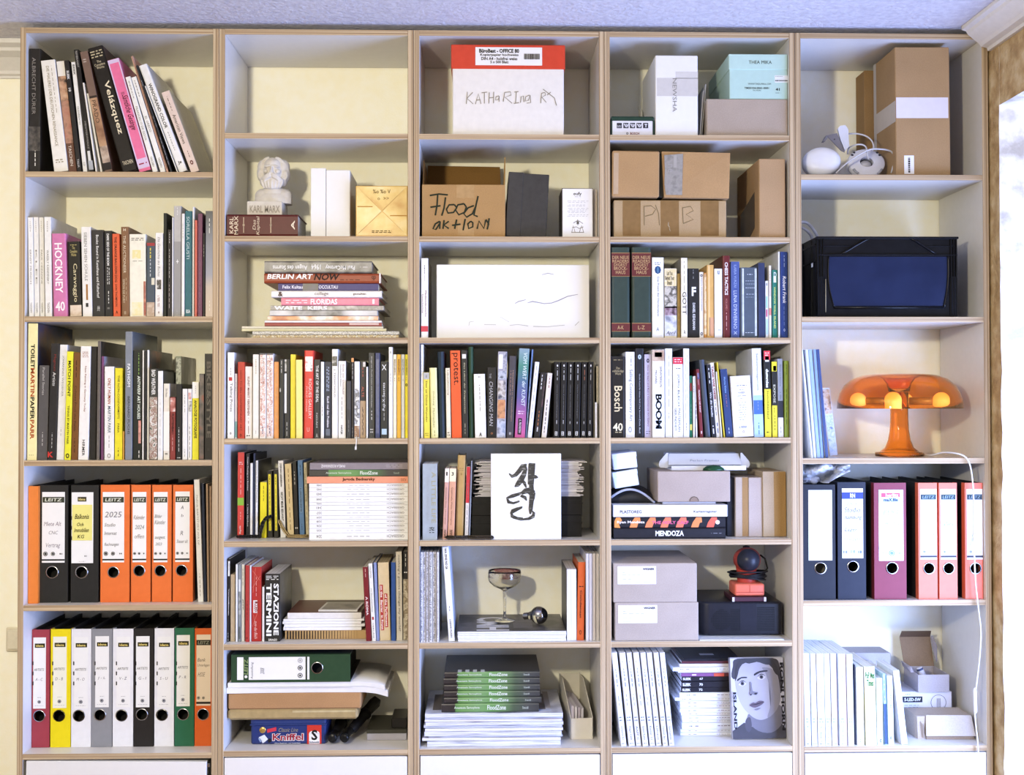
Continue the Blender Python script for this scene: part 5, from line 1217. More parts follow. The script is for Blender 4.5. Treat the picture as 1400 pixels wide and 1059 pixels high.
for i, v in enumerate((472, 482, 498, 506, 522, 532, 541, 550, 566, 575)): txt(c, o, '~7', 1078+(i % 3)*6, 1222-(i % 4)*8, v, v+4, 'b8b2a6')
strokes(c, o, [[(1148, 600), (1150, 640)], [(1108, 690), (1118, 640), (1132, 690)], [(1160, 690), (1176, 640), (1190, 690)], [(1112, 655), (1140, 650), (1160, 662), (1188, 650)], [(1105, 688), (1192, 688)], [(1120, 625), (1150, 605), (1185, 628)]], 'a89c84', 4, 'printed_lines')
patch(c, o, 1142, 1158, 612, 632, '55504a', 'printed_lines')
k = MB(); k.box(-w/2-.0008, -w/2, 0, .12, 0, h); k.link('side_sheet', paint('4a4540', .6), o)  # left face in a darker tone
k = MB(); k.box(-w/2, w/2, .001, .119, h, h+.0008); k.link('top_sheet', paint('3a3733', .6), o)  # upper face in a darker tone
crate(c, 1257, 1293, 392, .045, .13, paint('d9cbb8', .6, .03), 'white_box', 'beige card box wedged between the small white product box and panel')
# ---- third shelf
c = Cell(2, 2)
B(c, 77, 127, 140, 'f5f4f1', 'white book with red title and red foot label', [('~5', 188, 245, '6a6660', 'd', .38, .6), ('~4', 252, 296, 'b8948c', 'd', .42, .56), ('Mediendeutsche', 362, 540, 'a03c3a', 'd', .55, .8), ('Geschichte', 385, 515, 'a03c3a', 'd', .12, .36)], bands=[(603, 642, 'd0404c')], d=.2, hard=1, side='4a3a2e')
b_ = c.base(.05); X0, X1 = c.pt(184, b_, .05)[0], c.pt(1229, b_, .05)[0]; H = c.pt(700, 184, .05)[1]-c.floor
w = X1-X0
o = empty('canvas', ((X0+X1)/2, .05, c.floor+.0004)); tag(o, 'wide white stretched canvas with a faint drawn line, filling the compartment, '+c.loc, 'canvas')
b = MB(); b.box(-w/2, w/2, 0, .03, 0, H, bev=.002, seg=2); b.link('canvas_face', paint('fbfaf7', .6, .01, 0, 20), o)
b = MB(); b.box(-w/2+.003, w/2-.003, .0301, .040, .003, .03); b.box(-w/2+.003, w/2-.003, .0301, .040, H-.03, H-.003); b.link('stretcher_bar', paint('c8a878', .6, .1), o)
strokes(c, o, [[(720, 450, 3), (745, 435, 5), (775, 428, 5), (795, 422, 3)], [(805, 445, 3), (840, 435, 7), (870, 440, 6), (920, 450, 5), (970, 446, 5), (1020, 428, 6), (1080, 400, 5), (1150, 386, 3)], [(905, 252, 3), (945, 242, 5), (985, 250, 3)]], 'ccc7cf', 5, 'drawn_line')
strokes(c, o, [[(405, 600, 2), (410, 575, 4), (440, 570, 2)], [(510, 592, 3), (590, 594, 3)], [(685, 598, 3), (740, 592, 3), (810, 602, 4)], [(845, 605, 4), (940, 608, 3), (1060, 596, 3)], [(1130, 600, 3), (1158, 572, 3)], [(620, 540, 2), (680, 575, 2)]], 'dfdcca', 4, 'drawn_line')
# ---- fourth shelf
c = Cell(2, 3)
B(c, 76, 94, 45, 'f4f3f0', 'tall thin white book touching the panel', [('~8', 120, 260, '9a9690', 'd', .35, .6)], lean=0)
B(c, 99, 139, 245, 'f1df4e', 'yellow book with a grey head', [('Das ist Deine Wunder', 305, 585, '5c5422', 'd', .36, .64, .01), ('o', 262, 280, '6a6864', 'h', .4, .6), ('~3/2', 655, 680, '8a7c2a', 'h', .2, .8)], bands=[(245, 292, 'b9b7b0')], lean=-4)
B(c, 147, 197, 213, 'f3edab', 'cream yellow book with worn edges and slanting letters', [('Dichtung', 375, 470, 'a89c5c', 'd', .34, .6, 0, .2), ('Mutmachen', 490, 620, 'a89c5c', 'd', .34, .6, 0, .2), ('~3', 640, 680, 'b8ac6c', 'd', .4, .6)], lean=-12, hard=1, d=.14)
B(c, 203, 250, 103, '2b3843', 'dark blue black book with a rounded shiny spine', lean=-12, hard=1, rnd=.009)
B(c, 253, 284, 215, 'f1e6c8', 'slim cream book touching the orange one', [('Lebensführung', 230, 400, '6a5a3a', 'd', .36, .66, .01), ('~2/2', 648, 680, '7a6a4a', 'h', .2, .8)], lean=-8)
B(c, 289, 357, 95, 'f0622f', 'orange book with a large black one-word title', [('protest.', 112, 332, '2e1a12', 'd', .14, .82, .0)], lean=-12, d=.19)
B(c, 360, 402, 95, '2f2d28', 'black book with a round white emblem and cream script', [('Das Leben der Zeitgenossen', 180, 525, 'e0d8b0', 'd', .36, .62, .0, .2), ('~4', 588, 665, 'c8c0a0', 'd', .4, .58)], lean=-8, bands=[(120, 150, 'eeeae0', .15, .8)])
B(c, 405, 440, 70, '2d4931', 'dark green cloth book with a rounded spine', lean=-5, hard=1, rnd=.006, side='1c2a20')
B(c, 448, 525, 255, 'f3f0e6', 'broad white paperback with tiny gold lettering', [('~9', 345, 510, 'a89c70', 'd', .46, .56), ('~2', 268, 282, '8a8468', 'h', .4, .62), ('~1', 325, 340, '8a8468', 'h', .45, .58), ('A', 655, 682, '3a382c', 'h', .38, .62, .03)], lean=-10, d=.15)
B(c, 531, 590, 210, '25221f', 'black paperback with grey fancy capitals', [('CHANGING MAN', 308, 610, 'b4b0ac', 'd', .22, .66, .0, .15), ('THE', 252, 285, 'a8a4a0', 'd', .22, .46), ('o', 655, 668, 'c07a4a', 'h', .4, .64)], lean=0, d=.14)
B(c, 592, 655, 102, 'a8a6b0', 'book with a column of small photographs on its spine', [('~4/2', 118, 140, 'f0f0f0', 'd', .2, .5)], lean=12, bands=[(122, 220, 'f0f0f2', .08, .55), (110, 232, picture(('5a6078', 'b8b8c4', '3a4058'), 60), .58, .97), (235, 292, picture(('3c5078', 'c8ccd4', '2a3448'), 70, seed=2), .06, .94), (300, 425, picture(('4a4a5c', 'd8d0c8', '6a5a4a'), 60, seed=3), .06, .94), (432, 560, picture(('a85c3a', 'd89a6a', '5a3a2c'), 50, seed=4), .06, .94), (568, 690, picture(('8a98b0', 'c8ccd8', '4c4448'), 50, seed=5), .06, .94)])
B(c, 662, 708, 132, '4b484d', 'charcoal book with red brown lettering', [('MENSCHEN in Verwandlungen', 230, 580, 'b89078', 'd', .5, .72), ('~8', 232, 400, 'a87a68', 'd', .22, .4), ('II', 655, 672, 'e0dcd8', 'h', .38, .62)], lean=20)
B(c, 717, 788, 80, '6a5a90', 'rainbow coloured book with a white title', [('VOM WERT der KUNST', 108, 475, 'e4f0ec', 'd', .46, .82, .0, .15), ('~3/2', 505, 535, 'f0dcec', 'h', .2, .78), ('A. PROFETEN', 568, 660, 'd8c8d0', 'd', .36, .56, .02)], lean=32, bands=[(560, 672, '2c2430', .25, .62)], grad=[(0, 'd05a9c'), (.25, 'a85a9c'), (.45, '5f5a98'), (.62, '4a6a90'), (.8, '3f8a78'), (1, '8aa4b4')])
B(c, 791, 802, 88, '6a88bc', 'slim blue white book behind the rainbow one', [('~8', 280, 600, 'e0e8f4', 'd', .3, .7)], lean=44)
B(c, 805, 835, 172, 'f1f1f4', 'white book leaning beside the blue white one', [('~9', 200, 560, 'b8c4d8', 'd', .36, .6), ('o', 645, 655, '8a98b0', 'h', .3, .6)], lean=52)
B(c, 849, 889, 245, '2c2827', 'dark book with white and red speckled lettering', [('~5', 260, 360, 'e8e4e0', 'd', .2, .5, .0), ('~5', 500, 610, 'c07a4a', 'd', .3, .6), ('~3', 620, 650, 'f0ece8', 'd', .2, .7)], lean=46, bands=[(300, 480, picture(('2c2827', '5a3a44', '2c2827'), 60), .7, .98)])
B(c, 900, 935, 248, 'ece4d8', 'cream white book with black lettering beside the black set', [('~4', 270, 350, 'b04a3c', 'd', .4, .7), ('~8', 430, 600, '2a2826', 'd', .3, .65), ('~3', 610, 660, '3a3836', 'd', .3, .6)], lean=42)
oo = ['first', 'second', 'third', 'fourth', 'fifth', 'last']
for i, (x0, x1) in enumerate(((983, 1022), (1028, 1067), (1073, 1114), (1122, 1163), (1170, 1207), (1214, 1253))):
    B(c, x0, x1, 172, '211f1d', f'{oo[i]} of six matching black books counted from the cream white one', [('■', 192, 205, 'e8e6e2', 'h', .4, .62, .03), ('~3', 216, 298, 'e0deda' if i != 4 else 'c87a5c', 'd', .42, .62), ('Literatur Kunst und Photographie', 330, 560, '9a9a9c', 'd', .44, .58), ('~1', 572, 598, 'e0deda', 'd', .42, .62), ('S', 652, 676, '24221f', 'h', .32, .56, .04)], bands=[(650, 678, 'e8e6e0', .24, .66)], lean=8, grp='matching black books', d=.16)
B(c, 1256, 1264, 170, '7a766c', 'thin grey book after the black set', d=.16)
B(c, 1268, 1294, 450, 'f1f0ec', 'short white booklet in the corner, before the taller beige one', [('~4', 530, 570, 'b8b4b0', 'd', .4, .58)], d=.02, y=.008)
B(c, 1268, 1294, 202, 'd8cfbd', 'slim beige book in the corner, behind the short white booklet', [('~9', 215, 430, 'b0a890', 'd', .3, .7)], d=.14, y=.032)
# ---- fifth shelf
c = Cell(2, 4, .02)
B(c, 88, 189, 170, 'aab3b7', 'thick grey blue novel with pale capitals and a dark cover', [('A LITTLE LIFE', 225, 572, 'd8d4ac', 'd', .62, .9, .01), ('HANYA YANAGIHARA', 262, 560, 'd4dcdc', 'd', .28, .46), ('~2/3', 598, 645, '5c6468', 'h', .46, .8), ('o', 600, 620, '5c6468', 'h', .56, .74)], d=.15, y=.012, side=picture(('2c2c2e', '3e4044', '8a8e94'), 12, seed=4))
B(c, 224, 254, 200, 'd9a898', 'salmon book with a white head numbered one', [('1', 225, 250, '3a3430', 'h', .3, .62, .02), ('Hemingway', 480, 585, '7a4a44', 'd', .34, .6), ('Gesammelte Werke', 330, 470, '7a4a44', 'd', .34, .6), ('rororo', 620, 675, '3a2c28', 'd', .3, .7, .02)], bands=[(200, 295, 'f4ead8')], lean=18, d=.13)
B(c, 259, 304, 200, 'e0a888', 'orange salmon book with a cream head numbered three', [('3', 225, 250, '3a3430', 'h', .3, .65, .02), ('Hemingway', 490, 590, '7a4a38', 'd', .34, .6), ('Gesammelte Werke', 330, 480, '7a4a38', 'd', .34, .6), ('rororo', 620, 660, '3a2c28', 'd', .3, .7, .02)], bands=[(200, 290, 'f6ecc4')], lean=15, d=.13)
B(c, 311, 366, 110, 'cbaa6c', 'tall tan cloth book with worn head', [('~3', 198, 203, '5c4c2c', 'h', .2, .8), ('~3', 212, 216, '5c4c2c', 'h', .2, .8), ('o', 232, 246, '8a7440', 'h', .42, .62)], lean=18, hard=1, y=.055, d=.16)
B(c, 375, 400, 188, 'f3f2f4', 'slim book, red above and white below', [('~5', 300, 400, 'f0c8c8', 'd', .4, .6), ('~6', 450, 590, '8a90a8', 'd', .4, .6)], bands=[(188, 436, 'd9404a')], lean=15, y=.055, d=.15)
B(c, 404, 413, 150, 'a8b6d4', 'very thin pale blue booklet before the paper stack', lean=16, y=.055, d=.15)
chain(c, [onfl(258, .012), onfl(300, .006), onfl(350, .008), onfl(400, .012), onfl(450, .007), onfl(505, .006), onfl(560, .005)], '4a4238', 'dark bead chain lying before the tan and salmon books', 40, .0044)
z = c.floor
for i, (yt, x0, x1) in enumerate(((522, 425, 1176), (395, 425, 1180))):
    y = .07; X0, Z1 = c.pt(x0, yt, y); X1 = c.pt(x1, yt, y)[0]
    o = empty('letter_tray', ((X0+X1)/2, y, z+.0005)); tag(o, ['black plastic letter tray on the shelf, under an identical tray', 'black plastic letter tray carrying the loose paper stack'][i]+', '+c.loc, 'tray', 'black letter trays')
    w, h = X1-X0, Z1-z-.001
    for nm_, a in (('tray_front', (-w/2, w/2, 0, .003, 0, h)), ('tray_back', (-w/2, w/2, .197, .2, 0, h)), ('tray_side', (-w/2, -w/2+.003, .003, .197, 0, h)), ('tray_side', (w/2-.003, w/2, .003, .197, 0, h)), ('tray_floor', (-w/2+.003, w/2-.003, .003, .197, 0, .003))):
        k = MB(); k.box(*a, bev=.0008); k.link(nm_, paint('1d1c1b', .35, .06), o)
    k = MB()
    k.box(-w/2-.001, w/2+.001, -.0016, .001, h*.62, h*.68); k.box(-w/2-.001, w/2+.001, -.0016, .001, h*.95, h); k.link('rib', paint('1d1c1b', .35, .06), o)
    k = MB(); k.box(-w/2+.004, w/2-.004, .004, .19, .0032, h-.0004); k.link('paper_fill', paint('2c2b2a', .7), o)
    z = z+.0005+h
rr = random.Random(3)
y = .075
o = empty('paper_stack', (0, 0, z)); tag(o, 'untidy stack of loose white papers on black letter trays, '+c.loc, 'paper')
zz = z+.0004; ztop = c.pt(800, 148, y)[1]
base0, base1 = c.pt(470, 300, y)[0], c.pt(1165, 300, y)[0]
n_ = 40
for i in range(n_):
    t_ = (ztop-z-.001)/n_
    a, e = base0+rr.uniform(-.016, .010)-.004*math.sin(i*.5), base1+rr.uniform(-.012, .012)+(.008 if i > 28 else 0)
    yy = y+rr.uniform(0, .008)
    k = MB(); q = rr.uniform(-.006, .006)
    k.hexa([(a, yy+q, zz-z), (e, yy, zz-z), (e, yy+.17, zz-z), (a, yy+.17, zz-z), (a, yy+q, zz-z+t_*.82), (e, yy, zz-z+t_*.82), (e, yy+.17, zz-z+t_*.82), (a, yy+.17, zz-z+t_*.82)])
    k.link('paper_sheet', paint(rr.choice(('f0eef2', 'e6e2e8', 'd8d4dc', 'f6f4f6')), .7, .02), o)
    zz += t_
# the calligraphy card
y = .012; X0, X1 = c.pt(556, c.base(y), y)[0], c.pt(1036, c.base(y), y)[0]; H = c.pt(790, 100, y)[1]-c.floor
w = X1-X0
o = empty('calligraphy_card', ((X0+X1)/2, y, c.floor+.0004)); tag(o, 'white canvas card with bold black brush calligraphy before the papers, '+c.loc, 'artwork')
b = MB(); b.box(-w/2, w/2, 0, .014, 0, H, bev=.001); b.link('card', paint('fbfaf8', .55, .01), o)
ink_mat = picture(('2a2823', '34312a', '3c3a32', '8a887e'), 70, stretch=(1, 1, 3))
f = on(c, o)
def ink_strokes(lines):
    out = [[(*f(p[0], p[1]), p[2]/5*.00195) for p in ln] for ln in lines]
    brush(o, out, None, -.0007, 'brush_stroke', ink_mat)
ink_strokes([[(680, 235, 8), (700, 255, 22), (725, 245, 26), (752, 215, 30), (775, 185, 34), (800, 172, 10)], [(790, 172, 12), (792, 205, 26), (780, 245, 34), (758, 285, 40), (735, 315, 30), (718, 326, 6)], [(762, 268, 14), (785, 300, 22), (798, 332, 10)],
             [(838, 164, 44), (836, 200, 44), (834, 260, 38), (832, 320, 32), (836, 360, 30)], [(836, 256, 18), (862, 258, 26), (878, 262, 8)], [(818, 168, 10), (815, 235, 12), (812, 310, 8)],
             [(664, 398, 10), (676, 430, 24), (710, 438, 16), (752, 424, 12)], [(668, 402, 14), (705, 388, 26), (745, 376, 20), (768, 364, 10)], [(765, 372, 20), (790, 355, 36), (825, 350, 44), (856, 362, 16)], [(760, 385, 18), (790, 400, 24), (800, 420, 8)], [(806, 352, 20), (836, 380, 34), (832, 430, 32), (828, 480, 28), (824, 512, 10)], [(856, 365, 10), (850, 400, 14), (838, 440, 10)],
             [(690, 510, 8), (702, 488, 18), (735, 472, 12), (772, 462, 8)], [(770, 468, 8), (730, 486, 16), (698, 502, 20), (700, 526, 24), (735, 540, 18), (775, 542, 12)], [(775, 546, 8), (815, 544, 20), (845, 528, 26), (850, 505, 18), (838, 490, 8)], [(706, 540, 6), (760, 552, 10), (820, 548, 8)]])
# ---- sixth shelf
c = Cell(2, 5, .012)
for i, (x0, x1, sd) in enumerate(((73, 91, 1), (93, 110, 2), (112, 130, 3), (133, 155, 4), (158, 181, 5), (184, 200, 6))):
    B(c, x0, x1, 75, 'e9e8f0', f'{oo[i] if i < 5 else "last"} of six white magazines with black speckled spines at the panel', bands=[(80, 675, picture(('f2f2f6', 'dcdce8', '3a3a42', 'f4f4f8', '55555e'), 160, seed=sd), .12 if i < 5 else .4, .82 if i < 5 else .7)], d=.23, grp='speckled white magazines', name='magazine', cat='magazine', pages=PAGES_W)
B(c, 268, 310, 32, 'f2f4f8', 'white magazine leaning with black letters at both ends', [('WA ZINE NO 26', 44, 186, '24242a', 'd', .3, .66, .03), ('LOEWE FLASH', 530, 655, '4a4a52', 'd', .36, .62, .02), ('~2', 440, 475, '3a5a8a', 'd', .4, .6)], lean=-44, d=.235, side='c6d0e2', name='magazine', cat='magazine', pages=PAGES_W)
z = c.floor
for i, v in enumerate((667, 655, 643, 630, 616)):
    x0, x1 = ((332, 1070), (330, 1068), (328, 1070), (330, 1072), (328, 1071))[i]
    z = LIE(c, x0, x1, v, z, 'f2f2f6' if i < 4 else '54504e', (f'white-edged magazine in the stack under the goblet, {NMS[i]} of four' if i < 4 else 'magazine with a dark cover and large white letters under the goblet'), y=.012+.002*(i % 2), d=.25, name='magazine', cat='magazine', pages=PAGES_W, side=None if i < 4 else picture(('4a4644', '3c3937', '6a6664', '545050'), 14, seed=4))
    if i == 4: topmag = [o for o in bpy.data.objects if o.get('category') == 'magazine'][-1]; topmag.data.materials[0] = paint('e8e8ee', .4)
ztop = z
# big letters printed on the upper cover: built flat on it
def cover_word(ob, s, x0, x1, d0, d1, t, h, col):
    """lettering on the upper cover: x along the spine as shares, d into the depth"""
    vs, fs = glyphs(s, .03)
    me = bpy.data.meshes.new('lettering')
    me.from_pydata([(t/2+.0004, d0+(d1-d0)*(1-u), h*(1-(x0+(x1-x0)*v))) for u, v in vs], [], fs)
    me.materials.append(plain(col, .35)); o_ = bpy.data.objects.new('lettering', me); COL.objects.link(o_); o_.parent = ob
h_ = c.pt(1071, 616, .012)[0]-c.pt(328, 616, .012)[0]
tm = z-c.pt(600, 630, .012)[1]
bb = [v.co.x for v in topmag.data.vertices]; tt_ = 2*max(bb)
cover_word(topmag, 'CMH', .48, .17, .01, .205, tt_, h_, 'f2f2f6')
cover_word(topmag, 'IIII', .52, .70, .05, .15, tt_, h_, '8a8684')
# coupe glass
def goblet(c):
    y = .16; X = c.pt(650, 400, y)[0]; P0 = ztop+.0006
    zr, zb, zs = c.pt(650, 196, y)[1]-P0, c.pt(650, 322, y)[1]-P0, c.pt(650, 480, y)[1]-P0
    R_ = (c.pt(766, 240, y)[0]-c.pt(536, 240, y)[0])/2
    o = empty('goblet', (X, y, P0)); tag(o, 'clear coupe glass with pink residue, standing on the dark magazine, '+c.loc, 'glass')
    g = glass('f4f2ea'); H = zr-zb; st = max(zb-.006, .05)
    out = [(0, 0), (R_*.62, 0), (R_*.62, .0012), (R_*.2, .004), (.0042, .010), (.0036, .03), (.005, st*.8), (.0045, st), (R_*.3, zb), (R_*.66, zb+H*.14), (R_*.92, zb+H*.38), (R_, zb+H*.62), (R_*.98, zb+H*.86), (R_*.95, zr)]
    inn = [(R_*.935, zr), (R_*.965, zb+H*.84), (R_*.985, zb+H*.62), (R_*.9, zb+H*.4), (R_*.63, zb+H*.18), (R_*.28, zb+.002), (0, zb+.001)]
    b = MB(); b.lathe(out+inn, n=40); b.link('glass_body', g, o)
    b = MB(); b.lathe([(R_*.93, zr-H*.05), (R_*.955, zb+H*.8), (R_*.972, zb+H*.64), (R_*.972-.0006, zb+H*.64), (R_*.95, zb+H*.8), (R_*.925, zr-H*.05)], n=40)
    m, t, bs = newmat('pink_residue'); bs.inputs['Base Color'].default_value = lin('a85a54'); bs.inputs['Roughness'].default_value = .5
    tc = N(t, 'ShaderNodeTexCoord'); nz = N(t, 'ShaderNodeTexNoise'); nz.inputs['Scale'].default_value = 35
    t.links.new(tc.outputs['Object'], nz.inputs['Vector']); rp = N(t, 'ShaderNodeValToRGB'); rp.color_ramp.elements[0].position = .42; rp.color_ramp.elements[1].position = .6
    ml = N(t, 'ShaderNodeMath', operation='MULTIPLY'); ml.inputs[1].default_value = .65
    t.links.new(nz.outputs['Fac'], rp.inputs[0]); t.links.new(rp.outputs[0], ml.inputs[0]); t.links.new(ml.outputs[0], bs.inputs['Alpha'])
    b.link('residue', m, o)
goblet(c)
def mirror_bulb(c):
    y = .11; X, Z_ = c.pt(885, 405, y); r = (c.pt(948, 400, y)[0]-c.pt(828, 400, y)[0])/2
    o = empty('light_bulb', (X, y, ztop+.0005+r)); tag(o, 'silver-tipped glass bulb lying on the dark magazine, '+c.loc, 'bulb')
    ax = Vector((.80, -.40, .12)).normalized(); q = ax.to_track_quat('Z', 'Y').to_euler()
    # crown silvered, neck clear, screw base behind
    cap = [(r*math.sin(a), r*math.cos(a)) for a in [i*math.pi/24 for i in range(0, 13)]]
    b = MB(); b.lathe(cap, n=32); b.link('mirror_crown', paint('d4d4d8', .04, .0, 1.0), o, rot=q)
    nk = [(r*math.sin(a), r*math.cos(a)) for a in [i*math.pi/24 for i in range(12, 19)]]+[(r*.52, -r*.95), (r*.40, -r*1.3)]
    b = MB(); b.lathe(nk, n=32); b.link('glass_neck', glass('f6f4ec'), o, rot=q)
    b = MB(); pr = [(0, -r*2.0), (r*.2, -r*2.0)]
    for i in range(5): pr += [(r*.36, -r*(1.9-.12*i)), (r*.40, -r*(1.84-.12*i))]
    pr += [(r*.40, -r*1.28), (0, -r*1.28)]
    b.lathe(pr, n=24); b.link('screw_base', paint('b8b4a8', .25, .05, 1.0), o, rot=q)
mirror_bulb(c)
B(c, 1074, 1141, 190, 'eceaf2', 'pale page-edge book with a dark cover beside the magazine stack', d=.2, y=.02, mat=lined('d4d2dc', 'fafafc', 0, 420, name='fore_edge'), side='2a2c34', pages=PAGES_W)
B(c, 1141, 1194, 141, 'd8632e', 'orange book with a spaced black title', [('Condensat', 335, 528, '3a1c10', 'd', .36, .62, .02), ('~3', 300, 318, '5a2a14', 'h', .2, .8), ('o', 610, 640, '5a2a14', 'h', .34, .66)], lean=10, d=.19, y=.022)
for i, (x0, x1) in enumerate(((1204, 1224), (1227, 1247), (1250, 1272), (1275, 1295))):
    B(c, x0, x1, 84, 'eae4e6', f'{oo[i] if i < 3 else "last"} of four pale page-edge paperbacks beside the orange book', d=.19, y=.016+.002*i, mat=lined('c8c0be', 'f4f0f0', 0, 500, stretchy=.3, name='fore_edge'), grp='pale paperbacks beside the orange book', pages=PAGES_W)
# ---- lowest shelf
c = Cell(2, 6, .02)
z = c.floor
mg = [(118, 1030, 668), (90, 1036, 645), (130, 1044, 628), (102, 1040, 603), (104, 1046, 580), (100, 1044, 556), (108, 1050, 538), (106, 1044, 520), (104, 1046, 500), (106, 1048, 478)]
for i, (x0, x1, v) in enumerate(mg):
    top = i == len(mg)-1
    z = LIE(c, x0, x1, v, z, ('e6e6ec', 'dcdce6', 'f0f0f2')[i % 3], (f'white-edged magazine under the green books, number {NMS[i] if i < 9 else ""} from below' if not top else 'uppermost white-edged magazine with a framed dark cover under the green books').replace('number ', ''), y=.02+.004*((i*7) % 3), d=.255, yaw=(.5, -.6, .3, -.2, .4, -.5, .2, -.3, .4, 0)[i], name='magazine', cat='magazine', pages=PAGES_W, mat=picture((('f4f4f8', 'e4e6f0', '8a8c98'), ('fafafc', 'eceef4', 'd8c8d0'), ('f0f2f8', 'dfe3ee', '6a6c78'))[i % 3], 10, seed=i, stretch=(60, 1, 1)),
            cover=[(.05, .14, .15, .8, '6a6058'), (.10, .92, .08, .15, picture(('8c98b8', 'c8d0e4', 'f0f0f4'), 20)), (.14, .88, .15, .8, picture(('4c4440', '6a5c58', '3a3634'), 18)), (.88, .92, .2, .9, 'b8b0ac')] if top else None)
zz = z
fz = [(218, 884, 408), (236, 902, 366), (236, 890, 322), (236, 892, 278), (232, 890, 234), (238, 890, 192)]
for i, (x0, x1, v) in enumerate(fz):
    last = i == 5
    zz = LIE(c, x0, x1, v, zz, '3a5a34', f'green-spined dark photo book, {["lowest", "second", "third", "fourth", "fifth", "topmost"][i]} of six stacked on magazines', [('FloodZone', x0+(x1-x0)*.47, x0+(x1-x0)*.66, 'eef2e6', 'd', .28, .8, .01), ('Anastasia Samoylova', x0+(x1-x0)*.13, x0+(x1-x0)*.39, 'dde6d2', 'd', .34, .68, .01), ('Steidl', x0+(x1-x0)*.83, x0+(x1-x0)*.89, 'c8d0c0', 'd', .36, .64)], grad=[(0, '3a3a38'), (.12, '484a46'), (.26, '4c5c44'), (.36, '6a8a58'), (.5, '6c9c56'), (.62, '7aa066'), (.80, '6f9a52'), (.855, '5a8a44'), (.862, '2c2622'), (1, '332c29')], y=.03, d=.21, hard=1, grp='green photo books', side=paint('484643', .4, .05),
             cover=[(.14, .18, 0, .12, 'd8dcd8'), (.22, .26, 0, .12, 'e4e8e4'), (.30, .34, 0, .12, 'e4e8e4'), (.38, .42, 0, .12, 'e4e8e4')] if last else None)
def file_box(c):
    yf = .075
    X0, X1 = c.pt(1102, c.base(yf), yf)[0], c.pt(1256, c.base(yf), yf)[0]
    w = X1-X0; d = .205
    o = empty('magazine_file', (X0, yf, c.floor+.0004), (0, 0, math.radians(5))); tag(o, 'cream card magazine file with sloping sides beside the stack, '+c.loc, 'file')
    h0 = c.pt(1180, 510, yf)[1]-c.floor; h1 = .132; m = paint('efe9da', .6, .02)
    k = MB(); k.box(0, w, 0, .002, 0, h0); k.link('front_panel', m, o)
    k = MB(); k.box(0, w, d-.002, d, 0, h1); k.link('rear_panel', m, o)
    k = MB(); k.box(.002, w-.002, .002, d-.002, 0, .002); k.link('base_panel', m, o)
    for x in (0, w-.002):
        k = MB(); k.prism([(.0, 0), (d, 0), (d, h1), (d*.72, h1), (0, h0)], lambda p: (x, p[0], p[1]), lambda p: (x+.002, p[0], p[1])); k.link('side_panel', m, o)
    for i in range(4):
        x = .004+i*.0095
        k = MB(); k.box(x, x+.007, .012+.004*i, d-.008, .003, h0*(1.55-.06*i)); k.link('paper_bundle', paint(('d8d0d8', 'e8e4ea', 'c8c0cc', 'e0dce4')[i], .6, .03), o)
file_box(c)
# ================================================================== fourth bookcase
# ---- top shelf
c = Cell(3, 0)
o, w, h = crate(c, 84, 364, 672, .014, .16, paint('eeeef4', .45, .02), 'tool_box', 'small white tool carton with dark green lid and five pictograms', bev=.002)
zt_ = c.pt(230, 645, .014)[1]-o.location.z
k = MB(); k.box(-w/2-.003, w/2+.003, -.003, .163, h-.001, zt_, bev=.004, seg=2); k.box(-w/2-.003, -w/2-.0002, -.001, .16, 0, h-.001); k.box(w/2+.0002, w/2+.003, -.001, .16, 0, h-.001); k.link('lid', paint('26402f', .4, .05), o)
for i in range(5):
    x = 116+45*i; pg = patch(c, o, x, x+35, 690, 726, '3a3a40', 'pictogram')
    f = on(c, o)
    if i == 0: txt(c, o, '~4/3', x+3, x+32, 706, 722, 'e8e8ee', yy=-.0008)
    elif i == 4: txt(c, o, 'T', x+10, x+28, 698, 720, 'f0f0f4', bold=.04, yy=-.0008)
    else: strokes(c, o, [[(x+6, 696), (x+16, 718), (x+20, 698)], [(x+22, 720), (x+31, 700)]], 'e8e8ee', 7, 'pictogram_line', -.0008)
txt(c, o, 'BOSCH', 208, 270, 754, 770, 'a0443c', bold=.02); txt(c, o, 'o', 180, 196, 754, 770, '6a6a70', bold=.03)
o, w, h = crate(c, 381, 672, 228, .012, .25, paint('f6f5f2', .5, .015), 'white_box', 'tall white carton taped across with a vertical grey word', bev=.002)
f = on(c, o)
m_tape = paint('d9d5cf', .25, .03)
patch(c, o, 391, 671, 384, 506, m_tape, 'packing_tape', .0003); patch(c, o, 518, 671, 340, 386, paint('dfdcd6', .25, .03), 'packing_tape', .0003)
a, e = f(498, 614), f(526, 386); lettering(o, 'NEWSHA', a[0], e[0], a[1], e[1], 'b4b2ac', 'd', .0, 0, -.0007)
k = MB(); P = [(.175, f(380, 730)[1]), (.18, f(0, 640)[1]), (.20, f(0, 480)[1]), (.245, f(0, 420)[1]), (.245, f(0, 720)[1]), (.18, f(0, 735)[1])]
k.prism(P, lambda p: (-w/2-.012, p[0], p[1]), lambda p: (-w/2-.0105, p[0], p[1])); k.link('loose_flap', paint('d8d4c8', .6, .02), o)
for i, (x0, x1, tp, cl) in enumerate(((682, 687, 470, 'c8c4bc'), (694, 698, 425, 'bcb8b0'))):
    B(c, x0, x1, tp, cl, ['thin grey card folder leaning nearest the taped white carton', 'thin grey card folder leaning nearest the beige box'][i], lean=(26, 30)[i], y=.03+.004*i, d=.2, name='folder', cat='folder')
o, w, h = crate(c, 731, 1286, 526, .012, .26, carton('b9a998'), 'cardboard_box', 'beige grey box carrying the mint green shoe box', bev=.002)
zt_ = o.location.z+h
o, w, h = crate(c, 888, 1298, 322, .014, .272, paint('c2e2d8', .5, .02), 'shoe_box', 'mint green shoe box with lid on the beige box', z0=zt_+.0005, bev=.0015)
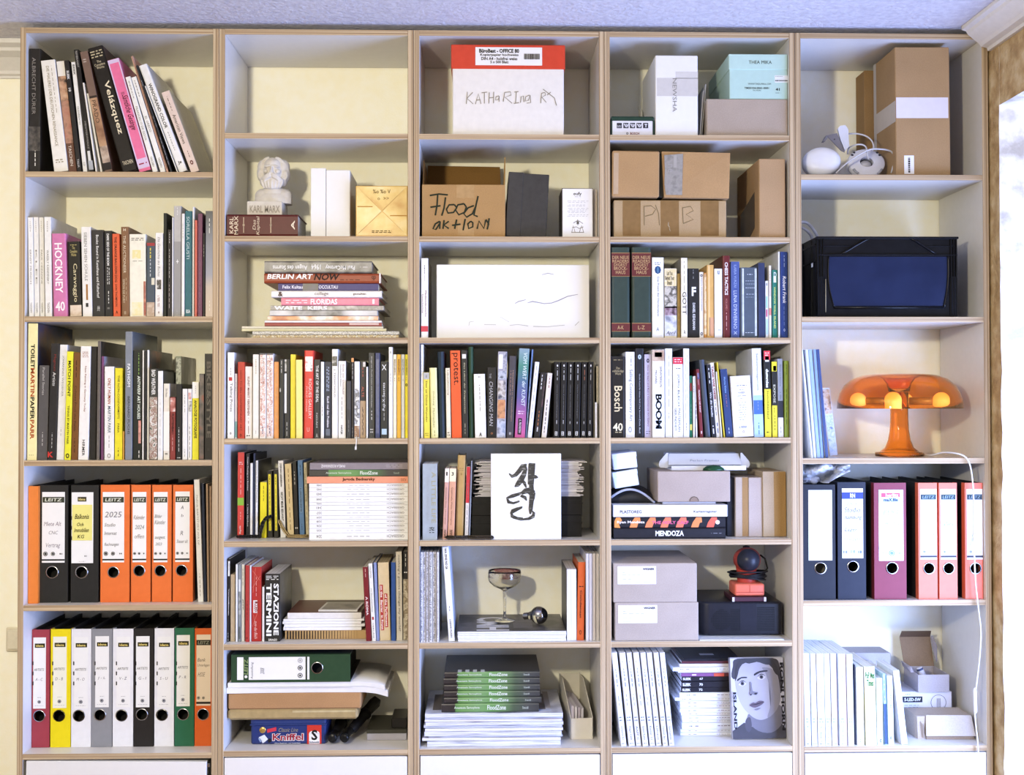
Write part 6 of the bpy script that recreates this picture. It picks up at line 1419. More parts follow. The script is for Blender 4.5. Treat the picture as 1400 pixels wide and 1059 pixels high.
zl_ = c.pt(1090, 221, .014)[1]-o.location.z; f = on(c, o)
k = MB(); k.box(-w/2-.002, min(w/2+.002, c.x1-.001-o.location.x), -.002, .274, h-.002, zl_, bev=.0015); k.link('lid', paint('c6e6dc', .5, .02), o)
txt(c, o, 'THEA MIKA', 1017, 1174, 266, 288, '4c5a54', yy=-.0026)
txt(c, o, 'WWW.THEA-MIKA.COM', 1014, 1170, 418, 430, '7a8a84'); txt(c, o, 'TM20104-0041-0001', 988, 1156, 446, 458, '3c4642', bold=.02); txt(c, o, 'SIX MORE', 1046, 1102, 464, 472, '5a6661')
patch(c, o, 1196, 1285, 366, 414, 'f0f4f2', 'barcode_label'); txt(c, o, '~12', 1200, 1282, 391, 412, '2a302e', yy=-.0008); txt(c, o, '~5', 1200, 1250, 370, 376, '8a9490', yy=-.0008)
txt(c, o, '41', 1202, 1230, 452, 470, '2a302e', bold=.03); txt(c, o, '~2', 1200, 1238, 482, 489, '6a7672')
# ---- second shelf: cartons
c = Cell(3, 1)
o, w, h = crate(c, 97, 866, 468, .02, .25, carton('bda27a'), 'cardboard_box', 'tan carton with three broad brown tape bands, under another carton', bev=.002)
for a, e in ((157, 279), (416, 541), (690, 813)): patch(c, o, a, e, 470, 712, paint('8f6f44', .3, .08), 'packing_tape', .0003)
strokes(c, o, [[(302, 510), (304, 640)], [(302, 510), (350, 505), (382, 530), (360, 565), (310, 578)], [(380, 500), (402, 560), (408, 640)], [(565, 520), (570, 625)], [(565, 520), (620, 510), (640, 540), (590, 565), (640, 600), (570, 628)]], 'a08a60', 5)
strokes(c, o, [[(470, 618, 4), (468, 640, 7), (478, 655, 5)], [(476, 660, 6), (482, 680, 3)]], 'd8c8a4', 5, 'tape_crease')
zb = o.location.z+h
y = .006
X0, X1 = c.pt(84, 430, y)[0], c.pt(884, 430, y)[0]; Z1 = c.pt(480, 146, y)[1]; w = X1-X0; h = Z1-zb-.0006
o = empty('cardboard_box', ((X0+X1)/2, y, zb+.0004), (0, math.radians(.7), 0)); o.location.z += .0050; tag(o, 'dented carton with grey tape round a dark gap, upper one, '+c.loc, 'box')
f = on(c, o, y); g0, g1 = f(406, 300)[0], f(448, 300)[0]
cm = carton('bb9668')
k = MB(); k.box(-w/2, g0, 0, .26, 0, h, bev=.003); k.link('left_half', cm, o)
k = MB(); k.hexa([(g1-.003, 0, 0), (w/2, .002, 0), (w/2, .26, 0), (g1-.003, .26, 0), (g1-.010, .004, h), (w/2+.002, 0, h-.002), (w/2+.002, .26, h-.002), (g1-.010, .26, h)]); k.link('right_half', cm, o)
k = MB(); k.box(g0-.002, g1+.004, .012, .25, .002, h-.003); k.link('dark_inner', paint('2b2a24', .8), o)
a, e = f(442, 432), f(565, 150)
m_gt = picture(('8c877e', 'a5a097', '98938a'), 60, .25, seed=3)
k = MB(); k.prism([f(436, 160), f(565, 150), f(562, 432), f(452, 432), f(440, 360), f(442, 260)], lambda p: (p[0], -.0012, p[1]), lambda p: (p[0], -.0004, p[1])); k.link('packing_tape', m_gt, o)
k = MB(); k.prism([f(500, 160), f(522, 160), f(522, 245), f(500, 245)], lambda p: (p[0], -.0016, p[1]), lambda p: (p[0], -.0012, p[1])); k.link('packing_tape', paint('b0aba2', .2, .05), o)
a, e = f(462, 278), f(494, 222); lettering(o, 'ne', a[0], e[0], a[1], e[1], 'cfcac2', 'd', .02, 0, -.0020)
sheet(o, f(92, 420)[0], f(126, 420)[0], f(0, 430)[1], f(0, 150)[1], paint('c2a888', .4, .05), 'packing_tape', -.0003, .0003)
o, w, h = crate(c, 1090, 1270, 184, .012, .265, carton('bb9a72'), 'cardboard_box', 'upright brown carton with a dark label on its side', bev=.002)
k = MB(); k.prism([(.05, h*.16), (.13, h*.04), (.22, h*.03), (.22, h*.45), (.05, h*.62)], lambda p: (-w/2-.0006, p[0], p[1]), lambda p: (-w/2, p[0], p[1])); k.link('side_label', paint('5a4e40', .25, .1), o)
# ---- third shelf
c = Cell(3, 2)
for i, (x0, x1, s_, lk) in enumerate(((80, 207, 'A-K', 'thick dark green lexicon volume nearest the panel, maroon title plate'), (219, 353, 'L-Z', 'thick dark green lexicon volume nearest the white book, maroon title plate'))):
    T_ = [('DER NEUE', 124, 146, 'c0a070', 'h', .05, .95, .005), ('READERS', 150, 170, 'c0a070', 'h', .06, .94, .005), ('DIGEST', 174, 194, 'c0a070', 'h', .14, .86, .005), ('BROCK-', 198, 220, 'c0a070', 'h', .14, .86, .005), ('HAUS', 224, 248, 'c0a070', 'h', .24, .76, .005), (s_, 600, 626, 'c0a070', 'h', .32, .66, .01)]
    B(c, x0, x1, 65, '37463e', lk, T_, hard=1, rnd=.007, d=.2, bands=[(106, 262, '6a3230'), (102, 107, 'b08858'), (260, 265, 'b08858'), (586, 638, '6a3230'), (582, 587, 'b08858'), (636, 641, 'b08858')], y=.012)
B(c, 358, 438, 135, 'f4f4f4', 'white book with a round blue emblem', [('Die Praxis der Handanalyse', 268, 538, '5a6670', 'd', .4, .62), ('~3/2', 165, 188, '8a96a0', 'h', .25, .75), ('A', 612, 638, '8a96a4', 'h', .36, .6)], bands=[(0, 0, 'f4f4f4')][:0], d=.17, post=lambda ob, t, h: [lettering(ob, 'o', -t*.28, t*.28, h*.795, h*.895, '3a6498', 'h', .09), lettering(ob, 'I', -t*.08, t*.08, h*.81, h*.88, '6a9ac8', 'h', .02, 0, -.0007)])
B(c, 443, 527, 210, 'f0e6c8', 'book with a grey pictured spine and yellowish head', [('Let You\nBehind Your\nBreath', 228, 322, '3a3a38', 'h', .06, .8, .02), ('April', 636, 668, '3a3a44', 'h', .15, .85, 0, .3)], bands=[(215, 330, picture(('f4ead0', 'e8d49a', 'f6f0e0'), 30)), (330, 480, picture(('6a665e', 'd8d0c0', '4a463e', 'e8e0d0'), 40, seed=3)), (470, 530, picture(('5c2a44', 'b8a0a8', '4a3038'), 50, seed=2)), (530, 672, picture(('b8bcc8', 'e8e8ec', '8a8e9a'), 30, seed=5))], d=.14)
B(c, 531, 552, 245, 'b99b5e', 'slim tan book beside the pictured spine', [('~4', 450, 600, '7a6434', 'd', .3, .6)], d=.14)
B(c, 555, 600, 138, 'f3ecd8', 'cream book with a large four-letter title', [('GOTT', 370, 525, '3a362c', 'd', .22, .84), ('~6', 160, 360, 'b8ac88', 'd', .44, .58), ('λ', 632, 655, '3a362c', 'h', .4, .72, .02)], d=.17, side='9a9484', y=.008)
B(c, 604, 678, 210, '2b2a2a', 'black book with a large white letter', [('F', 336, 398, 'f4f4f2', 'h', .34, .74, .04), ('DANIEL KEHLMANN', 445, 630, 'd8d8d6', 'd', .42, .66, .03), ('~2', 218, 246, '8a8a8a', 'd', .4, .58), ('~2', 262, 280, 'b8b8b6', 'd', .44, .54)], d=.14)
B(c, 682, 711, 235, 'f4f2ee', 'slim white book with a black line of capitals', [('Physische Das Theatre Dostojewskis', 275, 500, '3a3836', 'd', .36, .62), ('o', 248, 268, '4a4846', 'h', .2, .8, .02), ('o', 645, 668, '4a4846', 'h', .2, .8, .02)], d=.14)
B(c, 713, 731, 240, 'd89a50', 'slim orange tan paperback with a mottled spine', bands=[(250, 660, picture(('d89a50', 'f0d8a8', 'b87838'), 50))], d=.13)
B(c, 733, 780, 186, 'dcae66', 'amber paperback with a pale stripe and reddish foot', bands=[(190, 670, 'ecca92', .2, .42), (545, 672, 'd8a47c', .35, 1)], d=.15)
B(c, 784, 838, 212, 'f4f3f2', 'plain white book with a tiny blue emblem', [('u', 225, 250, '7a94b4', 'h', .4, .66, .02), ('~2', 620, 640, 'c8d0d8', 'h', .5, .75)], d=.14, side='d8b088')
B(c, 841, 893, 122, '6c2a2a', 'tall maroon book with bold white capitals', [('CHESS TACTICS', 168, 392, 'f0e8e4', 'd', .28, .7, .03), ('VOLUME I', 415, 495, 'c88a80', 'd', .36, .62), ('~5', 512, 630, 'd8a8a0', 'd', .4, .58)], d=.18, hard=1, side='5a2420')
B(c, 897, 957, 163, '4f609a', 'blue book with pale capitals beside the maroon one', [('LUNA D\'INVERNO', 362, 622, 'ccd6ea', 'd', .3, .7), ('ILARIA VURZAI', 185, 340, '9fb0d4', 'd', .36, .64), ('X', 640, 660, 'c8d4ec', 'h', .3, .7, .01)], d=.16)
B(c, 962, 1080, 203, '55606c', 'broad grey book in shiny plastic with white edge glare', [('~3', 245, 256, 'c8d0d8', 'h', .4, .72), ('~7', 290, 300, 'a8b4c0', 'h', .3, .85), ('~7', 312, 320, 'a8b4c0', 'h', .3, .85), ('~7', 338, 347, 'c8d0d8', 'h', .3, .85), ('~4', 382, 390, 'b8c4d0', 'h', .34, .8), ('~6', 402, 410, '8a96a4', 'h', .3, .85), ('~5', 645, 652, 'dce4ec', 'h', .28, .8)], bands=[(210, 670, paint('d4dcdf', .12, .2), .1, .2), (210, 670, paint('d8e4f0', .12, .2), .84, .96)], d=.14)  # the two pale edge bands paint the plastic's glare into the colour
B(c, 1084, 1129, 172, '343d5c', 'plain dark navy book beside the plastic-wrapped one', d=.16, y=.010)
B(c, 1132, 1154, 295, 'eef0f2', 'short white paperback with coloured print and a round mark', [('o', 310, 328, '4a4a50', 'h', .3, .7, .02)], bands=[(400, 480, '9ad0d8', .2, .7), (490, 540, 'c85a7c', .2, .7), (555, 660, 'b8d8e8', .1, .9)], d=.12)
B(c, 1157, 1174, 190, 'efe6d4', 'slim cream paperback with a red mark', [('~5', 230, 300, '8a8070', 'd', .35, .65)], bands=[(305, 400, 'd8c8b8'), (480, 530, 'd88a80')], d=.15)
B(c, 1180, 1217, 220, '2e7f70', 'teal green book with pale lettering', [('WINDOW WALL ISLAND', 335, 620, 'd4e47c', 'd', .28, .64, .02), ('D', 235, 270, 'e8f0ec', 'h', .3, .8, .02)], bands=[(262, 306, 'f0f4f2', .25, .75)], d=.14)
B(c, 1221, 1233, 96, 'e9ebee', 'tall thin white book beside the blue one', d=.24, side='dcdcd8', y=.014)
B(c, 1237, 1286, 96, '2f4584', 'tall blue book with white handwriting on the spine', [('Robert Frank', 265, 450, 'f0f2f8', 'd', .3, .78, .01, .25), ('~4', 120, 200, 'b8c4e4', 'd', .45, .6), ('~6', 470, 600, '8fa0d0', 'd', .42, .52), ('o', 622, 640, 'c8d0ec', 'h', .38, .62)], d=.2)
# ---- fourth shelf
c = Cell(3, 3)
B(c, 76, 173, 135, '26221e', 'broad black art book with a large cream name and number', [('Bosch', 338, 512, 'e0cfa4', 'd', .24, .8, .01), ('40', 590, 645, 'e8dcb8', 'h', .14, .84, .02), ('Das\nvollständige\nWerk', 208, 262, 'b8a880', 'h', .1, .92), ('~3', 155, 165, 'a89870', 'h', .2, .8), ('~3', 646, 660, 'c8b890', 'h', .3, .75)], d=.17, hard=1)
B(c, 177, 240, 105, 'efeff0', 'white book with tall grey narrow title', [('Selling Contemporary Art', 225, 578, '8a9096', 'd', .34, .76), ('~3', 138, 200, 'a8aeb4', 'd', .52, .7), ('o', 615, 655, 'c0c4cc', 'h', .3, .66)], d=.19)
B(c, 244, 302, 82, '292a30', 'black book with a round white emblem and two fine titles', [('Große Kunst für kleines Geld | Das Sammeln', 255, 560, 'c8ccd4', 'd', .4, .58), ('Dirk Boll', 565, 660, 'c8ccd4', 'd', .42, .58), ('o', 122, 156, 'b8c8d8', 'h', .3, .72, .06)], d=.19, hard=1)
B(c, 306, 355, 122, 'cac4df', 'lavender book with plum lettering', [('How to Start and Run a Commercial Art Gallery', 195, 615, '8a4a6c', 'd', .36, .62, .01), ('o', 150, 180, '55506a', 'h', .3, .7, .04), ('~3/2', 640, 670, '8a849c', 'h', .2, .8)], d=.18)
B(c, 359, 444, 90, 'f2f0ee', 'white book with blue outlined capitals and a sepia head picture', [('BOOM', 390, 634, 'e8f0fa', 'd', .2, .84, .10), ('BOOM', 394, 630, '4a7ab8', 'd', .26, .78, .03), ('SHNAYERSON', 205, 345, '5a5450', 'd', .62, .8), ('MICHAEL', 230, 325, '5a5450', 'd', .24, .4)], bands=[(92, 168, picture(('a88870', 'd8c0a8', '8a6a54'), 30)), (108, 140, '4a3a30', .2, .8)], d=.18, y=.010)
B(c, 448, 497, 82, 'f1f2f4', 'white book beside the blue outlined title', [('~9', 110, 480, 'c8ccd0', 'd', .42, .6), ('~3', 510, 560, 'b8c0c8', 'd', .4, .58)], d=.19)
B(c, 501, 570, 142, 'f3f4f6', 'white book with a red head label and grey capitals', [('JÖRG BLECH', 258, 475, '6a747c', 'd', .42, .72), ('MASTERPLAN', 490, 650, '7a848c', 'd', .52, .74), ('GESUNDHEIT', 488, 645, '4a5258', 'd', .16, .36), ('~3/2', 150, 180, 'f0d8dc', 'h', .15, .85), ('~3', 212, 225, '7a848c', 'h', .3, .8)], bands=[(142, 188, 'd8344a')], d=.16)
B(c, 572, 613, 82, 'eef0f3', 'tall white book with rows of pale dots', [('~12', 110, 560, 'c0c6cc', 'd', .3, .42), ('~9', 120, 480, 'cdd2d8', 'd', .6, .7), ('~4', 590, 640, 'b0b8c0', 'd', .4, .6)], d=.22, side='2a2a2e')
B(c, 614, 634, 268, '2c7c65', 'slim green book with small coloured labels', [('~5', 460, 560, '9ad0b8', 'd', .4, .6)], bands=[(318, 372, '8a3a3a', .1, .9), (600, 640, 'e8e07a', .1, .9)], d=.15)
B(c, 638, 651, 272, 'efe9ea', 'narrow white booklet beside the green one', [('~4', 330, 380, '8a3a44', 'd', .2, .8)], d=.14)
B(c, 656, 672, 270, 'f2f0ef', 'narrow white booklet beside the maroon leaning book', [('~5', 450, 560, '6a3a44', 'd', .2, .8)], lean=-12, d=.14)
B(c, 682, 712, 222, '7b3033', 'maroon book with white letters leaning', [('FRUHLING DER KUNST', 365, 520, 'f0e0dc', 'd', .3, .7, .02), ('~3', 235, 330, 'd8a8a8', 'd', .3, .6), ('o', 645, 665, 'f0e0dc', 'h', .3, .7, .04)], bands=[(250, 290, '4a5a84', .2, .9)], lean=-28, d=.15)
B(c, 716, 762, 157, '48505d', 'smooth dark grey blue book leaning', lean=-46, d=.17, hard=1, rnd=.006)
B(c, 767, 795, 192, '2a2b30', 'black book with white slanting words leaning', [('~3', 215, 320, 'e8e8ec', 'd', .25, .7), ('Wo die Familie', 380, 550, 'e8e8ec', 'd', .3, .7, .02, .2), ('~2', 610, 665, 'e8e8ec', 'd', .2, .8)], lean=-38, d=.16)
B(c, 798, 826, 178, 'f2eeec', 'white book with red bold letters leaning', [('TAGE WIE DIESE', 200, 430, 'b8434a', 'd', .24, .74, .03), ('~5', 440, 540, '5a5a62', 'd', .3, .6), ('~2', 590, 660, '8a9cc0', 'd', .2, .8)], lean=-45, d=.17)
B(c, 829, 842, 240, 'e9e9e6', 'narrow white booklet against the yellow one', lean=-36, d=.15)
B(c, 845, 858, 175, 'dcc83c', 'narrow yellow book leaning', lean=-50, d=.18, side='b8a830')
B(c, 864, 912, 220, '344672', 'navy blue book with faint blue and red title leaning', [('Marina Kleine', 275, 385, '8ab0e0', 'd', .4, .66, .01), ('~5', 390, 480, 'a86a78', 'd', .42, .6), ('~2', 625, 665, 'c8d4e8', 'd', .4, .6)], lean=-42, d=.15)
B(c, 917, 1054, 265, 'f2f1f4', 'very broad white paperback with grey blue centred lines', [('~5', 326, 338, '7a8098', 'h', .3, .8), ('~2', 358, 366, '8a8a9c', 'h', .42, .62), ('MAREK', 376, 388, '7a7a8c', 'h', .34, .7), ('~3', 400, 408, '8a8a9c', 'h', .3, .74), ('~2', 420, 427, '8a8a9c', 'h', .44, .6)]+[('~3', 446+i*17, 455+i*17, 'a8b4d0', 'h', .3+.04*(i % 3), .72-.03*(i % 2)) for i in range(8)]+[('A.WINK', 612, 632, '8a96b8', 'h', .28, .7), ('o', 645, 662, 'b07a90', 'h', .45, .56)], bands=[(313, 317, 'd8b8b8'), (345, 349, 'd8b8b8'), (435, 439, 'd8b8b8')], lean=-26, d=.14)
B(c, 1058, 1122, 80, 'e8ebf2', 'tall white book with a blue square label', [('Selbstmanagement', 115, 370, 'a8b0bc', 'd', .4, .66), ('~3', 445, 500, 'a8c0e4', 'd', .4, .6), ('~4', 590, 670, '5a84b8', 'd', .4, .62)], bands=[(402, 436, 'a8c8e8'), (436, 532, '4a6ea8'), (532, 688, 'b4d4f0')], lean=-20, d=.2)
B(c, 1130, 1175, 96, '2a2a26', 'black and yellow guide with a red head and white bold word', [('dummies', 222, 350, 'f4f4ec', 'd', .26, .72, .03), ('Immobilienkauf', 372, 565, '5a5414', 'd', .4, .7, .01), ('~2/2', 105, 135, 'f4d8d0', 'h', .2, .8), ('~2', 645, 665, '6a6420', 'h', .25, .75)], bands=[(96, 160, 'd8434a'), (360, 688, 'eedf3e'), (136, 172, 'f4f2e8', .2, .8)], lean=-10, d=.17)
B(c, 1180, 1216, 170, '2a2a26', 'black guide with a yellow head and yellow foot', [('EXPOSE', 330, 455, 'd8d4b8', 'd', .28, .7, .01), ('~4', 485, 520, '5a5414', 'd', .3, .6), ('~5', 540, 640, '4a4414', 'd', .35, .65, )], bands=[(172, 238, 'f0e03a'), (200, 235, 'c8503a', .3, .9), (472, 688, 'eedf3e')], lean=-6, d=.15)
B(c, 1221, 1258, 152, '9a9ea6', 'grey book with a black block and a white foot', [('Planung und Beratung', 190, 340, '4a4e56', 'd', .4, .62), ('~2', 380, 430, '6a6e76', 'd', .4, .6), ('~3', 610, 660, '3a3e44', 'd', .4, .6)], bands=[(440, 555, '33343a'), (555, 688, 'f0f0f2')], lean=-8, d=.16, side='d8dae2')
B(c, 1264, 1293, 165, '8b9d38', 'olive green book at the end', [('~5', 190, 260, '4a541c', 'd', .35, .6), ('~9', 360, 600, '55601f', 'd', .35, .6)], d=.16)
# ---- fifth shelf
c = Cell(3, 4, .012)
z = c.floor
z = LIE(c, 96, 860, 609, z, '26262c', 'black book with white capitals under the orange patterned book', [('MENDOZA', 380, 574, 'f6f6f4', 'd', .26, .76, .03), ('~3', 762, 832, '8a8a92', 'd', .44, .56)], hard=1, d=.22)
z0_ = z
z = LIE(c, 96, 860, 533, z, '232329', 'black book with orange steps and white name above the all-black book', [('Ryan Mendoza', 118, 306, 'f8f0ec', 'd', .36, .66, .02), ('THE HOLY CALF', 356, 606, 'd8648c', 'd', .34, .64, .03), ('o', 790, 820, 'f4ecec', 'd', .3, .7, .1)], hard=1, d=.22)
mb = [o for o in bpy.data.objects if o.get('category') == 'book'][-1]
tt_ = z-z0_; hh_ = c.pt(860, 533, .012)[0]-c.pt(96, 533, .012)[0]
for i in range(7):
    xs = 100+i*105; k = MB()
    P = [(xs-2, .05), (xs+48, .05), (xs+58, .45), (xs+74, .5), (xs+70, .95), (xs+34, .95), (xs+10, .5)] if i else [(xs, .05), (xs+40, .02), (xs+30, .4), (xs+52, .7), (xs+40, .95), (xs+12, .95), (xs, .6)]
    k.prism(P, lambda p: (-tt_/2+tt_*p[1], -.00035, hh_*(1-(p[0]-96)/764)), lambda p: (-tt_/2+tt_*p[1], 0, hh_*(1-(p[0]-96)/764))); k.link('printed_step', plain(('f09a54', 'f29458', 'f08c5c', 'f08460', 'f07c60', 'f09058', 'e86a54')[i], .4), mb)
o, w, h = crate(c, 92, 874, 450, .010, .24, paint('f3f3f5', .5, .015), 'index_box', 'long flat white index card box on two black books', z0=z+.0004, bev=.001)
txt(c, o, 'PLASTOREG', 138, 286, 486, 508, '3a4868', bold=.015); txt(c, o, 'Kartenregister', 642, 802, 486, 508, '3a4254', bold=.01)
k = MB(); k.box(-w/2-.0012, -w/2, 0, .24, .002, h); k.box(w/2, w/2+.0012, 0, .24, .002, h); k.link('side_sheet', paint('5a6478', .5), o)  # both side faces in a darker blue grey
zi = o.location.z+h
o, w, h = crate(c, 430, 794, 428, .03, .15, paint('c8ccdc', .5, .03), 'card_case', 'thin pale blue card case under the beige carton', z0=zi+.0004, bev=.0006)
o, w, h = crate(c, 396, 893, 219, .022, .2, carton('b7a698'), 'cardboard_box', 'beige carton with a half-moon thumb notch', z0=o.location.z+h+.0004, bev=.0015)
f = on(c, o); q = f(645, 425); R_ = f(675, 425)[0]-q[0]
k = MB(); k.prism([(q[0]+R_*math.cos(a), R_*math.sin(a)+.0006) for a in [math.pi*i/16 for i in range(17)]], lambda p: (p[0], -.0004, p[1]), lambda p: (p[0], 0, p[1])); k.link('thumb_notch', carton('9a8676'), o)
strokes(c, o, [[(645+30*math.cos(a), 424-30*math.sin(a)) for a in [math.pi*i/16 for i in range(17)]]], '5a4a3e', 4, 'notch_edge')
zc = o.location.z+h
def lid_tray(c):
    """shallow white carton lying open: low front flap bent out, wings at both sides"""
    y = .058; f0 = lambda x, z_: (c.pt(x, z_, y)[0], c.pt(x, z_, y)[1])
    Xa, Xe = f0(490, 200)[0], f0(1000, 200)[0]; X = (Xa+Xe)/2; w = Xe-Xa
    o = empty('open_white_box', (X, y, zc+.0004)); tag(o, 'open shallow white carton with bent wings on the beige carton, '+c.loc, 'box')
    m = paint('eef0f8', .5, .02); hb = .012; ht = f0(700, 104)[1]-zc
    k = MB(); k.box(-w/2, w/2, 0, .16, 0, .0015); k.link('box_floor', m, o)
    k = MB(); k.box(-w/2, w/2, 0, .0012, .0015, hb); k.link('front_wall', m, o)
    k = MB(); k.hexa([(-w/2, .158, .0015), (w/2, .158, .0015), (w/2, .16, .0015), (-w/2, .16, .0015), (-w/2, .130, ht), (w/2, .130, ht), (w/2, .1315, ht), (-w/2, .1315, ht)]); k.link('rear_wall', m, o)
    k = MB(); k.hexa([(-w/2, .05, hb), (w/2, .05, hb), (w/2, .0515, hb), (-w/2, .0515, hb), (-w/2+.004, .075, ht*.97), (w/2-.004, .075, ht*.97), (w/2-.004, .0765, ht*.97), (-w/2+.004, .0765, ht*.97)]); fl_ = k.link('lid_flap', m, o)
    lettering(fl_, 'Perlen Frames', -.042, .038, ht*.5, ht*.62, 'c4c8dc', 'h', 0, .2, .0485)
    for s_ in (-1, 1):
        k = MB(); P = [(0, 0), (.022, .0005), (.026, .008), (.024, .018), (.016, .028), (.004, ht*.95), (0, ht*.95)]
        P = [(p[0], p[1]+.003) for p in P]
        k.prism(P, lambda p: (s_*(w/2-.001+p[0]), .062, p[1]), lambda p: (s_*(w/2-.001+p[0]), .0632, p[1])); k.link('side_wing', m, o)
    b = MB(); n_ = 18
    q0 = f0(768, 200); cx = q0[0]-X
    b.lathe([(0, 0), (.030, .0), (.028, .006), (.018, .0125), (0, .0155)], (cx, -.0185, .0002), 'Z', 24, sx=1.0, sy=.55)
    g = b.link('green_case', paint('1f4a2c', .25, .1), None); g.location = (X, y, zc+.0004)
    g.location.z += 0.0; tag(g, 'small shiny dark green case lying before the open white carton, '+c.loc, 'case')
lid_tray(c)
# right: three cartons and a black one
crate(c, 870, 925, 262, .062, .16, paint('2c2b30', .5, .06), 'black_box', 'narrow black carton left of three tan cartons')
for x0, x1, tp, y_, lk in ((928, 1014, 260, .05, 'tan carton between the black and the greyish carton'), (1018, 1114, 263, .05, 'greyish beige carton in the middle of three upright cartons')):
    o, w, h = crate(c, x0, x1, tp, y_, .17, carton('bfae9c' if x0 < 1000 else 'c2b2a6'), 'cardboard_box', lk, bev=.0012)
    if x0 < 1000: patch(c, o, 975, 1013, 262, 664, carton('a88456'), 'browner_part', .0003)  # right part of the front in a browner tone
o, w, h = crate(c, 1117, 1274, 222, .045, .18, carton('c2ad90'), 'cardboard_box', 'broadest tan carton, last of the upright cartons', bev=.0015, roll=-.4)
o.location.z += .0006
patch(c, o, 1194, 1273, 224, 664, carton('ae8a56'), 'browner_part', .0003)  # browner tone over the right half of this front
# left: bag, cable, white boxes
def slump(c):
    y = .07; X, _ = c.pt(230, 440, y)
    o = empty('shoulder_bag', (X, y, zi+.0006)); tag(o, 'black soft bag with a grey strap on the white index box, '+c.loc, 'bag')
    H = (c.pt(250, 292, y)[1]-zi)*.78; b = MB()
    m = picture(('141416', '202024', '2a2a2e'), 30, .6)
    W0 = c.pt(380, 440, y)[0]-X; WL = X-c.x0-.003
    vs = []; n_, k_ = 18, 8
    for i in range(n_+1):
        u = i/n_; x = -WL+(WL+W0)*u; hh = H*(.62+.38*math.sin(math.pi*min(1, u*1.02)**1.3))*(1 if u < .86 else max(.05, math.cos((u-.86)/.14*1.45)))
        ring = [b.b.verts.new((x, .0+.075*(1-math.cos(math.pi*j/k_)), .0005+hh*max(0, math.sin(math.pi*j/k_))**.6)) for j in range(k_+1)]
        vs.append(ring)
    for A, B_ in zip(vs, vs[1:]):
        for j in range(k_): b.b.faces.new((A[j], A[j+1], B_[j+1], B_[j])).smooth = True
        b.b.faces.new((A[0], B_[0], B_[k_], A[k_]))
    b.b.faces.new(vs[0][::-1]); b.b.faces.new(vs[-1]); bmesh.ops.recalc_face_normals(b.b, faces=b.b.faces[:])
    b.link('bag_body', m, o)
    pts = []
    for i in range(19):
        a = i/18; px_ = 76+300*a; pz = 440-95*math.sin(math.pi*min(1, .12+.88*a))**.9-(12 if a < .3 else 0)*0
        q = c.pt(max(px_, 78), pz, .045); pts.append((q[0]-X, .045-y, max(q[1]-zi, .003)))
    b = MB(); b.tube(pts, .0032, 8); b.link('strap', paint('b4b8c8', .4, .05), o)
    return o
slump(c)
def tilt_box(x0, x1, yt0, yt1, h_px, z_off, label, y, col):
    Xa, Za = c.pt(x0, yt0, y); Xb, Zb = c.pt(x1, yt1, y); a = math.atan2(Zb-Za, Xb-Xa); w = math.hypot(Xb-Xa, Zb-Za)
    h = h_px*.00195/5
    o = empty('white_box', (Xa, y, Za)); o.rotation_euler = (0, -a, 0); tag(o, label+', '+c.loc, 'box')
    k = MB(); k.box(.001, w, 0, .16, -h, 0, bev=.0015); k.link('box_body', paint(col, .4, .02), o)
    k = MB(); k.box(.0005, w+.001, -.001, .161, -h*.30, .0008, bev=.001); k.link('lid', paint(col, .4, .02), o)
tilt_box(82, 246, 106, 87, 108, 0, 'upper of two slanting white boxes on the black bag', .05, 'e4e8f8')
tilt_box(84, 252, 232, 204, 112, 0, 'lower of two slanting white boxes on the black bag', .05, 'e8f2f8')
# ---- sixth shelf
c = Cell(3, 5, .012)
o, w, h = crate(c, 104, 675, 415, .008, .27, carton('b9ab9e'), 'cardboard_box', 'grey beige shipping carton with a white label, lower of two', bev=.0015)
def ship(o, x0, x1, y0, y1, dx=0):
    patch(c, o, x0, x1, y0, y1, paint('f4f4f8', .5, .01), 'address_label')
    txt(c, o, 'WIGNER', x1-92, x1-12, y0+12, y0+28, '2a2c44', bold=.03, yy=-.0009)
    for v, n_, e in ((40, 1, 18), (55, 6, 145), (87, 2, 60), (108, 4, 190)): txt(c, o, f'~{n_}', x0+32, x0+32+e, y0+v, y0+v+6, '9a9eb0', yy=-.0009)
ship(o, 126, 392, 434, 558)
zt_ = o.location.z+h
o, w, h = crate(c, 94, 665, 148, .006, .27, carton('b9ab9e'), 'cardboard_box', 'grey beige shipping carton with a white label, upper of two', z0=zt_+.0005, bev=.0015)
ship(o, 122, 385, 168, 292)
def sheet_paper(c):
    y = .006; X0, X1 = c.pt(684, c.base(y), y)[0], c.pt(1258, c.base(y), y)[0]
    b = MB(); b.box(X0, X1, y, .25, 0, .0022); o = b.link('paper_pad', paint('eef2f4', .5, .02)); o.location.z = c.floor+.0004
    tag(o, 'white paper pad lying under the black projector, '+c.loc, 'paper')
    return c.floor+.0026
zp = sheet_paper(c)
